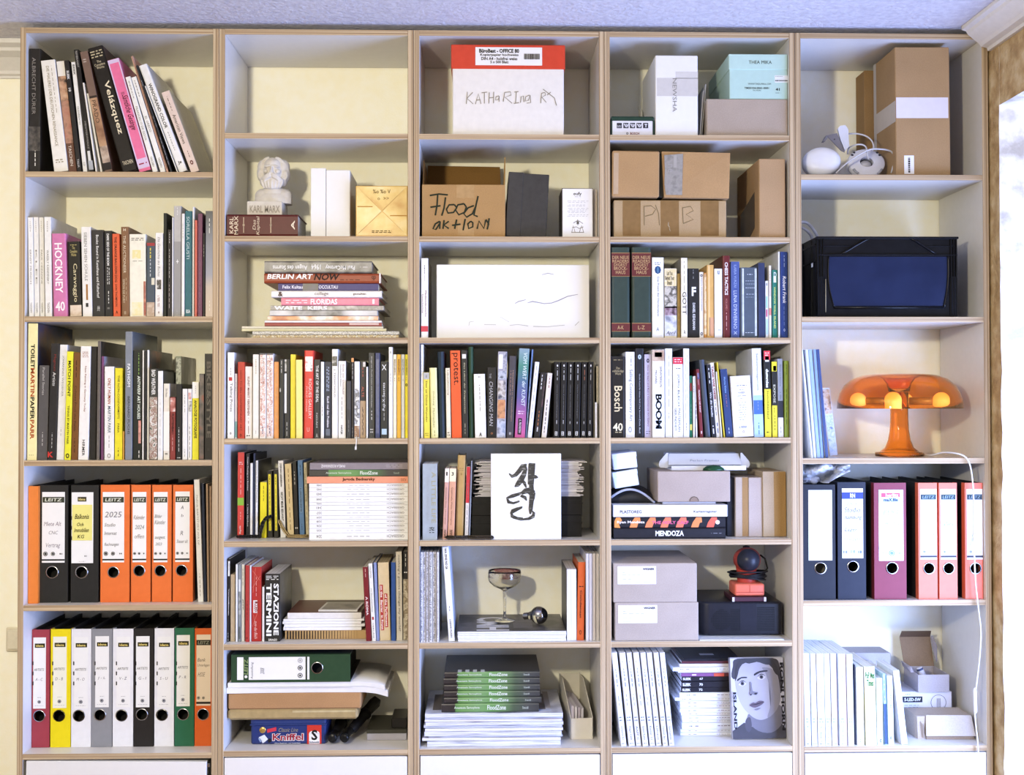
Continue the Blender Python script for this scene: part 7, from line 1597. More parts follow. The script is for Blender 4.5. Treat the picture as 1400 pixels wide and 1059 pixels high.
def projector(c):
    y = .05; X0, X1 = c.pt(684, 630, y)[0], c.pt(1254, 630, y)[0]; Z1 = c.pt(970, 412, y)[1]; w = X1-X0; h = Z1-zp-.006; X = (X0+X1)/2
    o = empty('projector', (X, y, zp+.0004)); tag(o, 'black video projector with vent grilles on a white pad, '+c.loc, 'projector')
    r, d = .028, .22
    P = []
    for (cx, cy, a0) in ((w/2-r*.5, r*.5, -90), (w/2-r, d-r, 0), (-w/2+r, d-r, 90), (-w/2+r, r, 180)):
        rr_ = r*.5 if cy == r*.5 else r
        for i in range(7):
            a = math.radians(a0+15*i); P.append((cx+rr_*math.cos(a), cy+rr_*math.sin(a)))
    b = MB(); fs = b.prism(P, lambda p: (p[0], p[1], .005), lambda p: (p[0], p[1], .005+h))
    es = [e for e in b.b.edges if all(abs(v.co.z-(.005+h)) < 1e-5 for v in e.verts)]
    bmesh.ops.bevel(b.b, geom=es, offset=.007, segments=3, affect='EDGES', profile=.5)
    b.link('housing', paint('1f2028', .35, .06), o, smooth=35)
    f = lambda px, pz: (c.pt(px, pz, y)[0]-X, c.pt(px, pz, y)[1]-zp-.0004)
    dark = plain('08080a', .6)
    for (x0, x1, y0, y1, nx, nz) in ((760, 960, 460, 610, 18, 13), (1075, 1195, 445, 610, 12, 14)):
        k = MB(); a, e = f(x0, y1), f(x1, y0)
        for i in range(nx):
            for j in range(nz):
                if x0 < 1000 and i < 12 and ((i-6)**2/40+(j-6)**2/38) > 1: continue
                px = a[0]+(e[0]-a[0])*(i+.15)/nx; pz = a[1]+(e[1]-a[1])*(j+.2)/nz
                k.box(px, px+(e[0]-a[0])*.7/nx, -.0006, .0004, pz, pz+(e[1]-a[1])*.55/nz)
        g = k.link('vent_grille', dark, o)
    k = MB(); k.box(*[f(960, 600)[0], f(1070, 600)[0]], -.0005, 0, f(0, 612)[1], f(0, 432)[1]); k.link('front_panel', paint('24252e', .3, .05), o)
    # lens at the side
    zc_ = h*.5+.004; b = MB(); b.lathe([(0, -.006), (.020, -.006), (.024, -.012), (.028, -.010), (.028, .004), (0, .004)], (-w/2, .055, zc_), 'X', 28); b.link('lens_ring', paint('4a4c58', .2, .05, .6), o)
    for fx in (-w/2+.03, w/2-.03):
        for fy in (.03, d-.03):
            k = MB(); k.lathe([(0, 0), (.007, 0), (.007, .0055), (0, .0055)], (fx, fy, 0), n=12); k.link('foot', paint('151518', .6), o)
    return y, o.location.z+.005+h
yp, zpt = projector(c)
def notebook_tool(c):
    y = .055; X0, X1 = c.pt(906, 420, y)[0], c.pt(1138, 420, y)[0]; t = .0125
    o = empty('notebook', ((X0+X1)/2, y, zpt+.0004)); tag(o, 'small maroon notebook with white corner marks on the projector, '+c.loc, 'notebook'); w = X1-X0
    k = MB(); k.box(-w/2, w/2, 0, .11, 0, t, bev=.0012); k.link('cover', paint('4a2630', .5, .06), o)
    for s_ in (-1, 1):
        k = MB(); k.box(*sorted((s_*w/2, s_*(w/2-.006))), -.0004, 0, 0, t*.95); k.link('corner_mark', plain('d8d4d8'), o)
    z1 = zpt+.0004+t
    # barcode scanner: salmon foot, coiled black cord, dark hooded head with red rim
    y = .075; X = c.pt(1020, 330, y)[0]
    s = empty('hand_scanner', (X, y, z1+.0004)); tag(s, 'red orange hand tool with dark domed head and coiled cord, '+c.loc, 'tool')
    f = lambda px, pz: (c.pt(px, pz, y)[0]-X, c.pt(px, pz, y)[1]-z1-.0004)
    hw = f(1122, 330)[0]; hf = f(1020, 285)[1]
    k = MB(); k.box(-hw, hw, -.01, .07, 0, hf, bev=.006, seg=3); k.link('base', paint('f07a60', .4, .05), s, smooth=40)
    k = MB(); k.box(-hw+.004, hw-.004, -.0108, -.0098, hf*.30, hf*.34); k.box(-.0004, .0004, -.0108, -.0098, hf*.35, hf*.9); k.link('base_seam', plain('a8402e'), s)
    k = MB(); zh = f(1020, 130)[1]; hz = f(1020, 45)[1]
    k.lathe([(hw*.62, hf-.004), (hw*.66, hf+.03), (hw*.82, zh), (hw*.6, zh)], (0, .03, 0), 'Z', 24, sy=.8); k.link('neck', paint('c84a3a', .4, .06), s)
    k = MB(); k.ball((0, .022, zh), (hw*.92, .034, hz-zh), n=28); k.link('rim', paint('a84436', .4, .06), s)
    k = MB(); k.ball((0, .012, zh+.0005), (hw*.80, .036, (hz-zh)*.92), n=28); k.link('domed_head', paint('2a2c36', .35, .06), s)
    k = MB(); k.ball((0, .03, hz-.001), (.010, .012, .005), n=12); k.link('top_button', paint('1c1c20', .5), s)
    rr_ = random.Random(9); zc0 = f(1020, 245)[1]
    for i in range(7):
        a0 = rr_.uniform(0, 6); R1 = hw*(1.12+.22*rr_.random()); zc_ = zc0+rr_.uniform(-.008, .012); tl = rr_.uniform(-.006, .008)
        pts = [(R1*math.cos(a)+rr_.uniform(-.001, .001)+.004, .03+R1*.62*math.sin(a), zc_+tl*math.cos(a+a0)) for a in [2*math.pi*j/26 for j in range(26)]]
        k = MB(); k.tube(pts, .0026, 6, closed=True); k.link('cord_coil', paint('19191c', .45, .05), s)
    pts = [(hw*1.1, .03, zc0), (hw*1.45, .035, zc0+.02), (hw*1.35, .045, zc0+.045), (hw*1.05, .05, zc0+.055)]
    k = MB(); k.tube(pts, .0026, 6); k.link('cord', paint('19191c', .45, .05), s)
notebook_tool(c)
# ---- lowest shelf
c = Cell(3, 6, .010)
for i, (x0, x1) in enumerate(((145, 189), (199, 246), (250, 290), (294, 338), (343, 384), (387, 428), (433, 472), (476, 515))):
    B(c, x0, x1-5, 58, 'edeef4', f'{(oo[i] if i < 5 else ["sixth", "seventh", "last"][i-5])} of eight thick white catalogues leaning at the panel', [('~2', 112, 124, 'c4cad8', 'd', .2, .5), ('~3', 160, 200, 'ccd2de', 'd', .3, .6), ('~4', 205, 290, 'c4d0dc', 'd', .25, .7), ('~3', 340, 420, 'd0d6e0', 'd', .3, .6), ('~2/2', 490, 530, '9aa8bc', 'h', .2, .75), (('Lempertz Art', 'Nagel CAR', 'AAFF C', 'Grand Kunst', 'Ketter 12', 'Lalique', 'Zimmer Art', 'Gemaelde')[i], 560, 655, '6a7080', 'd', .3, .66), ('~2', 672, 684, '9aa2b8', 'h', .2, .8)], lean=-66, d=.24, y=.006+.002*(i % 3), name='catalogue', cat='catalogue', grp='thick white leaning catalogues', pages=PAGES_W)
z = c.floor
st = [(550, 608, 'f0f2f8', 1), (552, 582, 'f2f4fa', 1), (562, 540, 'eaecf4', 1), (564, 518, 'f2f2f8', 1), (562, 492, 'eceef6', 1), (556, 468, 'f4f4fa', 1), (548, 442, 'eef0f8', 1), (550, 412, 'f0f0f6', 1), (548, 392, 'e8eaf2', 1), (515, 366, 'f2f4fa', 1), (546, 333, 'eef0f6', 1), (556, 297, '23222a', 'SLEEK   72'), (558, 258, '25242c', 'SLEEK   70'), (560, 222, '26252d', 'SLEEK   67'), (556, 200, '8a5a8c', 2), (535, 186, 'e4e4ec', 0), (500, 160, 'f2f4f8', 1), (545, 135, 'e8e2e4', 0), (560, 118, '5c3038', 0)]
words_ = ['lowest', 'second', 'third', 'fourth', 'fifth', 'sixth', 'seventh', 'eighth', 'ninth', 'tenth', 'eleventh', 'twelfth', 'thirteenth', 'fourteenth', 'fifteenth', 'sixteenth', 'seventeenth', 'eighteenth', 'topmost']
for i, (x0, v, col, kind) in enumerate(st):
    tx = []; bands = []
    if kind == 1: tx = [('~2', x0+48, x0+70, '9a94a0', 'd', .3, .7), ('~1', x0+90, x0+112, 'a89aa4', 'd', .3, .7), ('~6', 800, 890, 'a890a0', 'd', .4, .66)]
    elif isinstance(kind, str): tx = [('SLEEK', x0+8, x0+64, 'f4f4f8', 'd', .26, .76, .03), (kind[-2:], x0+122, x0+146, 'f4f4f8', 'd', .3, .74, .02)]
    elif kind == 2: bands = [(780, 850, 'd8604a'), (850, 905, '6a3a3a'), (630, 660, 'e8d8e8', .3, .7)]
    z = LIE(c, x0, 940 if i not in (15, 17) else 945, v, z, col, f'{"black" if isinstance(kind, str) else "purple" if kind == 2 else "dark red covered" if i == 18 else "white"} magazine in the tall pile behind the portrait book, {words_[i]} from below', tx, y=.10+.003*(i % 2), d=.185, bands=bands, name='magazine', cat='magazine', pages=PAGES_W, loc=False, side=None if i < 17 else picture(('3a3a44', '5a5a68', '8a3a40'), 14, seed=3))
zz = z
zz = LIE(c, 575, 960, 104, zz, '3c3d48', 'dark grey magazine with a white mark crowning the tall pile', y=.115, d=.17, name='magazine', cat='magazine', cover=[(.35, .6, .3, .42, 'd8d8e0')])
def portrait_book(c):
    y = .058; b_ = c.base(y); X0, X1 = c.pt(910, b_, y)[0], c.pt(1276, b_, y)[0]; H = c.pt(1080, 112, y)[1]-c.floor; w = X1-X0
    lean = .055
    o = empty('photo_book', ((X0+X1)/2, y, c.floor+.0006), (-.10, 0, 0)); o.rotation_euler = (-.10, -.012, 0); o.location.z += .0028
    tag(o, 'grey photo book with a portrait face on its cover, standing frontally, '+c.loc, 'book')
    t = .022; f = lambda u, v: (-w/2+w*u, H*(1-v))
    k = MB(); k.box(-w/2, w/2, 0, .0025, 0, H, bev=.0006); k.link('front_cover', paint('d4d4e4', .35, .02), o)
    k = MB(); k.box(-w/2, w/2, t-.0025, t, 0, H); k.box(-w/2, -w/2+.003, .0025, t-.0025, 0, H); k.link('rear_cover', paint('c4c6d4', .4, .02), o)
    k = MB(); k.box(-w/2+.004, w/2-.003, .0026, t-.0026, .002, H-.002); k.link('page_block', PAGES_W, o)
    lay = [0]
    def shape(pts, col, name, n=0):
        lay[0] += 1; yy = -.00012*lay[0]
        if n:   # smooth closed outline through the points
            P = []
            m_ = len(pts)
            for i in range(m_):
                p0, p1, p2, p3 = pts[i-1], pts[i], pts[(i+1) % m_], pts[(i+2) % m_]
                for j in range(n):
                    s_ = j/n
                    P.append(tuple(.5*(2*p1[a]+(p2[a]-p0[a])*s_+(2*p0[a]-5*p1[a]+4*p2[a]-p3[a])*s_*s_+(-p0[a]+3*p1[a]-3*p2[a]+p3[a])*s_**3) for a in (0, 1)))
            pts = P
        pts = [(min(.998, max(.002, u)), min(.998, max(.002, v))) for u, v in pts]
        q = [f(*p) for p in pts]; k = MB(); fc = k.b.faces.new([k.b.verts.new((x, yy, z_)) for x, z_ in q]); bmesh.ops.triangulate(k.b, faces=[fc])
        return k.link(name, col if not isinstance(col, str) else plain(col, .4), o)
    G = lambda *a: picture(a, 7, .4)
    shape([(.05, .26), (.05, .10), (.14, .005), (.80, .005), (.93, .10), (.97, .30), (.94, .44), (.86, .40), (.5, .2)], G('2c2b33', '43424e', '35343e'), 'printed_hair', 4)
    shape([(.0, .90), (.22, .80), (.40, .86), (.70, .88), (.90, .80), (1.0, .88), (1, 1), (0, 1)], G('3a3942', '4c4b56', '42414a'), 'printed_sweater')
    shape([(.30, .70), (.88, .58), (.94, .80), (.72, .93), (.42, .88)], G('6c6b7a', '7c7b8a', '747382'), 'printed_neck', 4)
    shape([(.26, .76), (.34, .74), (.36, .86), (.30, .92), (.24, .86)], '5a5965', 'printed_collar', 4)
    shape([(.09, .34), (.11, .16), (.24, .06), (.50, .035), (.78, .07), (.88, .22), (.92, .42), (.90, .56), (.80, .68), (.62, .76), (.46, .76), (.30, .68), (.16, .54)], G('a9a8b8', 'b8b7c6', 'b0afbe'), 'printed_face', 5)
    shape([(.60, .12), (.82, .16), (.91, .34), (.91, .54), (.80, .68), (.66, .74), (.74, .56), (.72, .36), (.66, .2)], G('8f8e9e', '9a99a8'), 'printed_cheek', 4)
    shape([(.08, .28), (.12, .10), (.22, .02), (.5, .01), (.8, .03), (.92, .22), (.84, .20), (.76, .10), (.66, .085), (.5, .05), (.36, .07), (.26, .06), (.17, .13), (.13, .22)], G('302f38', '3c3b45'), 'printed_fringe', 3)
    shape([(.12, .265), (.20, .235), (.30, .235), (.30, .25), (.2, .252), (.13, .285)], '3c3b46', 'printed_brow', 2)
    shape([(.44, .20), (.54, .165), (.68, .155), (.69, .172), (.55, .185), (.45, .222)], '3c3b46', 'printed_brow', 2)
    for (cx, cy, rx, ry) in ((.215, .315, .075, .030), (.575, .238, .08, .032)):
        shape([(cx-rx, cy+.01), (cx-rx*.3, cy-ry), (cx+rx*.4, cy-ry), (cx+rx, cy), (cx+rx*.3, cy+ry), (cx-rx*.4, cy+ry)], 'd6d5e0', 'printed_eye', 4)
        shape([(cx+.036*math.cos(a), cy+.025*math.sin(a)) for a in [2*math.pi*i/16 for i in range(16)]], '5c5b68', 'printed_iris')
        shape([(cx+.017*math.cos(a), cy+.012*math.sin(a)) for a in [2*math.pi*i/12 for i in range(12)]], '1c1b22', 'printed_pupil')
        shape([(cx-rx, cy+.008), (cx-rx*.3, cy-ry-.004), (cx+rx*.4, cy-ry-.004), (cx+rx, cy), (cx+rx*.4, cy-ry+.006), (cx-rx*.3, cy-ry+.006)], '33323c', 'printed_lash', 2)
    shape([(.35, .30), (.385, .31), (.40, .41), (.50, .425), (.47, .46), (.40, .452), (.345, .458), (.335, .43), (.36, .40)], G('84839200'[:6], '7a7988'), 'printed_nose', 2)
    shape([(.345, .452), (.375, .445), (.38, .46), (.355, .466)], '3c3b45', 'printed_nostril', 2); shape([(.43, .438), (.475, .432), (.48, .448), (.44, .456)], '3c3b45', 'printed_nostril', 2)
    shape([(.335, .585), (.40, .553), (.45, .558), (.52, .532), (.61, .545), (.55, .585), (.45, .615), (.38, .61)], '6e6372', 'printed_lips', 3)
    shape([(.335, .585), (.44, .572), (.52, .556), (.61, .545), (.52, .568), (.44, .583)], '3e3844', 'printed_lips', 2)
    shape([(.42, .635), (.54, .618), (.50, .64), (.45, .65)], '86859400'[:6], 'printed_chin', 2)
    for s_, u0, u1, v0, v1, col in (('RONI HORN', .92, .985, .06, .90, '2c2b34'), ('ISLAND', .025, .085, .42, .88, '2c2b34')):
        q0, q1 = f(u0, v1), f(u1, v0); lettering(o, s_, q0[0], q1[0], q0[1], q1[1], col, 'd', .04, 0, -.0060)
portrait_book(c)
# ================================================================== last bookcase
# ---- top shelf
c = Cell(4, 0)
o, w, h = crate(c, 636, 962, 152, .022, .17, carton('b4946c'), 'cardboard_box', 'tall brown carton with a white tape band and barcode sticker', bev=.002, roll=-.3)
o.location.z += .001
f = on(c, o)
patch(c, o, 638, 948, 452, 574, paint('efeaf2', .3, .02), 'packing_tape', .0003)
k = MB(); a, e = f(0, 590)[1], f(0, 465)[1]; k.box(-w/2-.0004, -w/2, 0, .17, a, e); k.link('packing_tape', paint('d2c8be', .3, .03), o)
k = MB(); k.box(-w/2-.0006, -w/2-.0001, .150, .1705, 0, h); k.link('packing_tape', paint('d2ccc6', .3, .03), o)
lb = patch(c, o, 684, 742, 798, 908, 'f6f6f8', 'barcode_sticker'); txt(c, o, '~13', 698, 728, 812, 900, '2c2c30', 'u', yy=-.0008)
lb.rotation_euler = (0, 0, 0)
crate(c, 448, 600, 290, .21, .075, carton('a8865a'), 'cardboard_box', 'brown carton half hidden behind the tall taped carton')
def camera_parts(c):
    wm = paint('f0f0f4', .3, .02)
    # security camera: white barrel, dark rim, steel bracket
    y = .05; X, _ = c.pt(188, c.base(y), y); r = (c.pt(303, 800, y)[0]-c.pt(78, 800, y)[0])/2
    o = empty('security_camera', (X, y, c.floor+.0004)); tag(o, 'white dome-nosed security camera lying with its steel bracket, '+c.loc, 'camera')
    ax = Vector((-.25, -.9, .12)).normalized(); q = ax.to_track_quat('Z', 'Y').to_euler(); cz = r*.86
    b = MB(); b.lathe([(0, r*.42), (r*.45, r*.40), (r*.72, r*.34), (r*.90, r*.20), (r*.96, 0), (r*.96, -r*.5), (r*.84, -r*.52)], (0, 0, 0), 'Z', 36); h_ = b.link('camera_head', wm, o, (0, 0, cz), q); h_.scale = (1.03, .80, .9)
    b = MB(); b.lathe([(0, -r*1.5), (r*.5, -r*1.45), (r*.58, -r*1.2), (r*.62, -r*.5), (0, -r*.5)], n=32); b.link('barrel', paint('33343a', .35, .05), o, (0, 0, cz*1.22), q)
    st = paint('9a9aa2', .3, .05, .8)
    f = lambda px, pz, yy: Vector((c.pt(px, pz, yy)[0]-X, yy-y, c.pt(px, pz, yy)[1]-c.floor-.0004))
    P = [f(218, 678, .05), f(282, 664, .05), f(328, 780, .05), f(306, 770, .05)]
    b = MB(); b.prism([(p.x, p.z) for p in P], lambda p: (p[0], .0, p[1]), lambda p: (p[0], .0025, p[1])); b.link('bracket', st, o)
    P2 = [f(218, 678, .05), f(200, 712, .05), f(212, 712, .05), f(228, 684, .05)]
    b = MB(); b.prism([(p.x, p.z) for p in P2], lambda p: (p[0], .0, p[1]), lambda p: (p[0], .02, p[1])); b.link('bracket', st, o)
    p = f(266, 702, .05); b = MB(); b.lathe([(0, 0), (.0022, 0)], (p.x, -.0004, p.z), 'Y', 14); b.link('bolt_hole', plain('2a2a30'), o)
    P3 = [f(285, 640, .06), f(300, 622, .06), f(330, 618, .06), f(347, 640, .06), f(354, 745, .06), f(328, 772, .06), f(300, 700, .06)]
    b = MB(); b.prism([(p.x, p.z) for p in P3], lambda p: (p[0], .008, p[1]), lambda p: (p[0], .016, p[1])); b.link('hinge_arm', paint('dcdce0', .35, .03), o)
    # round mounting plate standing on edge, with keyholes and cables
    y = .06; X, _ = c.pt(466, c.base(y), y); R_ = (c.pt(578, 830, y)[0]-c.pt(355, 830, y)[0])/2; H = c.pt(466, 750, y)[1]-c.floor
    o = empty('mounting_plate', (X, y, c.floor+.0004)); tag(o, 'round white mounting plate with key-hole slots and looping cable, '+c.loc, 'mount')
    q = (math.radians(-18), 0, 0); cz = H/2
    b = MB(); b.lathe([(R_*.36, -.004), (R_*.94, -.004), (R_, -.001), (R_, .012), (R_*.95, .02), (R_*.36, .02), (R_*.36, -.004)], (0, 0, 0), 'Y', 40); pl_ = b.link('plate_ring', paint('e6e6ee', .35, .02), o, (0, .012, cz*.98+.004), q)
    pl_.scale = (1, 1, H/(2*R_)*.96)
    b = MB(); b.lathe([(0, .018), (R_*.36, .018)], (0, 0, 0), 'Y', 24); b.link('dark_backing', plain('55555c'), pl_)
    b = MB(); b.lathe([(0, .002), (R_*.28, .004), (R_*.32, .012)], (0, 0, -R_*.05), 'Y', 24); b.link('socket', paint('c8c6c8', .3, .03), pl_)
    for sx in (-1, 1):
        for rr_, zz_, s_ in ((.62, .70, .07), (.74, .52, .08)):
            b = MB(); b.lathe([(0, -.0046), (R_*s_, -.0046)], (sx*R_*rr_, 0, R_*zz_), 'Y', 14); b.link('screw_hole', plain('3a3a40'), pl_)
        b = MB(); b.tube([(sx*R_*.52, -.004, -R_*.86), (sx*R_*.66, -.004, -R_*.72), (sx*R_*.76, -.004, -R_*.54)], R_*.07, 8); b.link('slot', plain('a8a8ac'), pl_)
    f = lambda px, pz, yy: (c.pt(px, pz, yy)[0]-X, yy-y, c.pt(px, pz, yy)[1]-c.floor-.0004)
    cm = paint('d2d0d0', .4, .03)
    for pts in ([(275, 905, .035), (300, 880, .035), (350, 835, .03), (420, 790, .03), (480, 762, .032), (540, 760, .04), (590, 768, .05), (615, 785, .05), (622, 830, .05), (612, 880, .05), (606, 902, .05)],
                [(345, 790, .085), (352, 755, .075), (390, 735, .045), (430, 733, .04), (455, 750, .04), (462, 790, .045), (470, 820, .055)], [(350, 668, .09), (400, 668, .09), (450, 680, .085), (485, 705, .08), (500, 740, .075), (495, 770, .07)]):
        q_ = [Vector(f(*p)) for p in pts]; sm = []
        for i in range(len(q_)-1):
            p0, p1, p2, p3 = q_[max(0, i-1)], q_[i], q_[i+1], q_[min(len(q_)-1, i+2)]
            for j in range(5):
                s_ = j/5; sm.append(.5*(2*p1+(p2-p0)*s_+(2*p0-5*p1+4*p2-p3)*s_*s_+(3*p1-p0-3*p2+p3)*s_**3))
        sm.append(q_[-1])
        b = MB(); b.tube(sm, .0022, 8); b.link('cable', cm, o)
camera_parts(c)
# ---- second shelf: black crate
c = Cell(4, 1)
def smooth_path(pts, n=6):
    q_ = [Vector(p) for p in pts]; sm = []
    for i in range(len(q_)-1):
        p0, p1, p2, p3 = q_[max(0, i-1)], q_[i], q_[i+1], q_[min(len(q_)-1, i+2)]
        for j in range(n):
            s_ = j/n; sm.append(.5*(2*p1+(p2-p0)*s_+(2*p0-5*p1+4*p2-p3)*s_*s_+(3*p1-p0-3*p2+p3)*s_**3))
    return sm+[q_[-1]]
def storage_crate(c):
    y = .018; b_ = c.base(y); X0, X1 = c.pt(168, b_, y)[0], c.pt(1005, b_, y)[0]; H = c.pt(600, 388, y)[1]-c.floor; w = X1-X0; X = (X0+X1)/2; d = .262
    o = empty('storage_crate', (X, y, c.floor+.0004)); tag(o, 'large black plastic storage crate with an arched rim and recessed front, '+c.loc, 'crate')
    m = paint('0d0e13', .28, .08); f = lambda px, pz: (c.pt(px, pz, y)[0]-X, c.pt(px, pz, y)[1]-c.floor-.0004)
    tp = .004
    k = MB()
    k.hexa([(-w/2+tp, .006, 0), (w/2-tp, .006, 0), (w/2-tp, .012, 0), (-w/2+tp, .012, 0), (-w/2, .006, H), (w/2, .006, H), (w/2, .012, H), (-w/2, .012, H)]); k.link('front_wall', m, o)
    k = MB(); k.box(-w/2, w/2, d-.004, d, 0, H); k.link('rear_wall', m, o)
    for s_ in (-1, 1):
        k = MB(); a = s_*w/2; k.hexa([(a-s_*tp-.002, .012, 0), (a-s_*tp+.002, .012, 0), (a-s_*tp+.002, d-.004, 0), (a-s_*tp-.002, d-.004, 0), (a-.002, .012, H), (a+.002, .012, H), (a+.002, d-.004, H), (a-.002, d-.004, H)]); k.link('side_wall', m, o)
        if s_ < 0:
            k = MB(); 
            for yy in (.05, .13, .21): k.box(a-.0045, a, yy, yy+.003, 0, H*.98)
            k.link('side_rib', m, o)
            k = MB(); k.box(a-.004, a-.001, .012, d-.004, H*.70, H*.72); k.box(a-.004, a-.001, .012, d-.004, H*.90, H*.92); k.link('side_rib', m, o)
            k = MB(); k.box(a-.0046, a-.0042, .03, .045, H*.64, H*.69); k.link('printed_mark', plain('d8dce4'), o)
    k = MB(); k.box(-w/2+tp, w/2-tp, .012, d-.004, 0, .004); k.link('crate_floor', m, o)
    # rim, rails and corner posts
    def rail(nm, x0, x1, z0, z1, yo=-.0, t=.006): 
        k = MB(); k.box(x0, x1, yo, yo+t, z0, z1, bev=.0012); return k.link(nm, m, o)
    za, zb_, zc_, zd = f(0, 398)[1], f(0, 440)[1], f(0, 494)[1], f(0, 800)[1]
    rail('rim', -w/2-.003, w/2+.003, za, H+.0005, -.002, .012)
    rail('rail', -w/2-.001, w/2+.001, zc_-.0012, zc_+.0016)
    for s_ in (-1, 1):
        rail('rail', *sorted((s_*(w/2), s_*abs(f(390 if s_ < 0 else 820, 0)[0]))), zb_-.001, zb_+.0012, .002, .004)
        a = s_*w/2
        for off, ww in ((0, .0035), (.0075, .003), (.0150, .003)):
            rail('corner_post', *sorted((a-s_*off, a-s_*(off+ww))), .0, H, .0005, .006)
        rail('corner_foot', *sorted((a-s_*.001, a-s_*.020)), 0, f(0, 620)[1], .0025, .004)
    arch = [f(310, 490), f(345, 470), f(400, 436), f(450, 408), f(492, 392)]
    arch2 = [f(716, 392), f(760, 414), f(800, 440), f(840, 466), f(876, 488)]
    for A in (arch, arch2):
        k = MB(); k.tube([(p[0], .003, p[1]) for p in A], .0028, 8); k.link('arch_rib', m, o)
    # recessed panel, window gloss put into its blue colour, with curved dark frame
    L = [f(235, 505), f(232, 600), f(240, 700), f(268, 810)]; R2 = [f(950, 505), f(952, 600), f(945, 700), f(925, 810)]
    gloss_blue = paint('1c2644', .26, .16, 0, 12)
    k = MB(); k.prism(L+R2[::-1], lambda p: (p[0], .0045, p[1]), lambda p: (p[0], .0062, p[1])); k.link('front_panel', gloss_blue, o)
    for A in (L, R2):
        k = MB(); k.tube(smooth_path([(p[0], .0035, p[1]) for p in A], 4), .0035 if A is R2 else .0015, 8); k.link('panel_frame', m, o)
    k = MB(); k.tube([(L[-1][0], .0035, L[-1][1]), (R2[-1][0], .0035, R2[-1][1])], .0038, 8); k.link('panel_frame', m, o)
    for px in (392, 498, 604, 712, 818, 920):
        p = f(px, 812); k = MB(); k.lathe([(0, 0), (.0016, 0)], (p[0], -.0006, p[1]), 'Y', 10); k.link('rivet', plain('050608'), o)
    q = [f(215, 640), f(215, 838)]; k = MB(); k.tube([(q[0][0], .0015, q[0][1]), (q[1][0], .0015, q[1][1])], .0011, 6); k.link('corner_edge', paint('a89c7c', .3, .1), o)
    return o
storage_crate(c)
def white_cable(c):
    P = [(68, 300, .14), (95, 302, .14), (125, 325, .15), (150, 360, .15), (165, 395, .15), (172, 470, .15)]
    P2 = [(68, 330, .15), (100, 350, .15), (130, 390, .16), (140, 470, .16)]
    p0 = c.pt(68, 300, .14); o = empty('white_cable', (c.x0+.004, .14, p0[1])); tag(o, 'white cable looping out of the black crate, '+c.loc, 'cable')
    for p in (P, P2):
        pts = [Vector((max(c.pt(a, b_, y)[0], c.x0+.004)-o.location.x, y-.14, c.pt(a, b_, y)[1]-o.location.z)) for a, b_, y in p]
        k = MB(); k.tube(smooth_path(pts), .0042, 8); k.link('cable', paint('e4e4ea', .35, .03), o)
white_cable(c)
# ---- third shelf: the lamp, thin books, card
c = Cell(4, 2)
bl = [(100, 140, 207, 'eef2f6', 'white magazine nearest the panel, beside blue spines', -62), (143, 160, 208, 'cfdcf0', 'first of four slim blue magazines', -50), (163, 184, 208, '9db6e0', 'second of four slim blue magazines', -52), (186, 206, 207, '86a2d4', 'third of four slim blue magazines', -46), (208, 232, 207, '3c4e7c', 'fourth and darkest of four slim blue magazines', -56)]
for x0, x1, tp, col, lk, ln in bl: B(c, x0, x1, tp, col, lk, lean=ln, d=.22, y=.012, name='magazine', cat='magazine', pages=PAGES_W, side='d8dce8' if col != 'eef2f6' else None)
def postcard(c):
    y = .10; b_ = c.base(y); X0, X1 = c.pt(240, b_, y)[0], c.pt(286, b_, y)[0]; H = c.pt(250, 443, y)[1]-c.floor; w = X1-X0
    b = MB(); b.box(-w/2, w/2, 0, .0012, 0, H); o = b.link('postcard', paint('e8ecf2', .5, .02), None, ((X0+X1)/2, y, c.floor+.0004), (-.06, -.10, 0)); o.location.z += .003
    tag(o, 'narrow picture card leaning beside the dark blue magazine, '+c.loc, 'card')
    sheet(o, -w*.45, w*.45, H*.62, H*.98, picture(('6a4a3a', 'd8a878', 'e8d0b8', '8a5a4a'), 60, seed=3), 'printed_picture')
    sheet(o, -w*.45, w*.45, H*.05, H*.6, picture(('6a7aa8', 'e8ecf4', 'b8c4dc', 'f0f0f4'), 60, seed=6), 'printed_picture')
postcard(c)
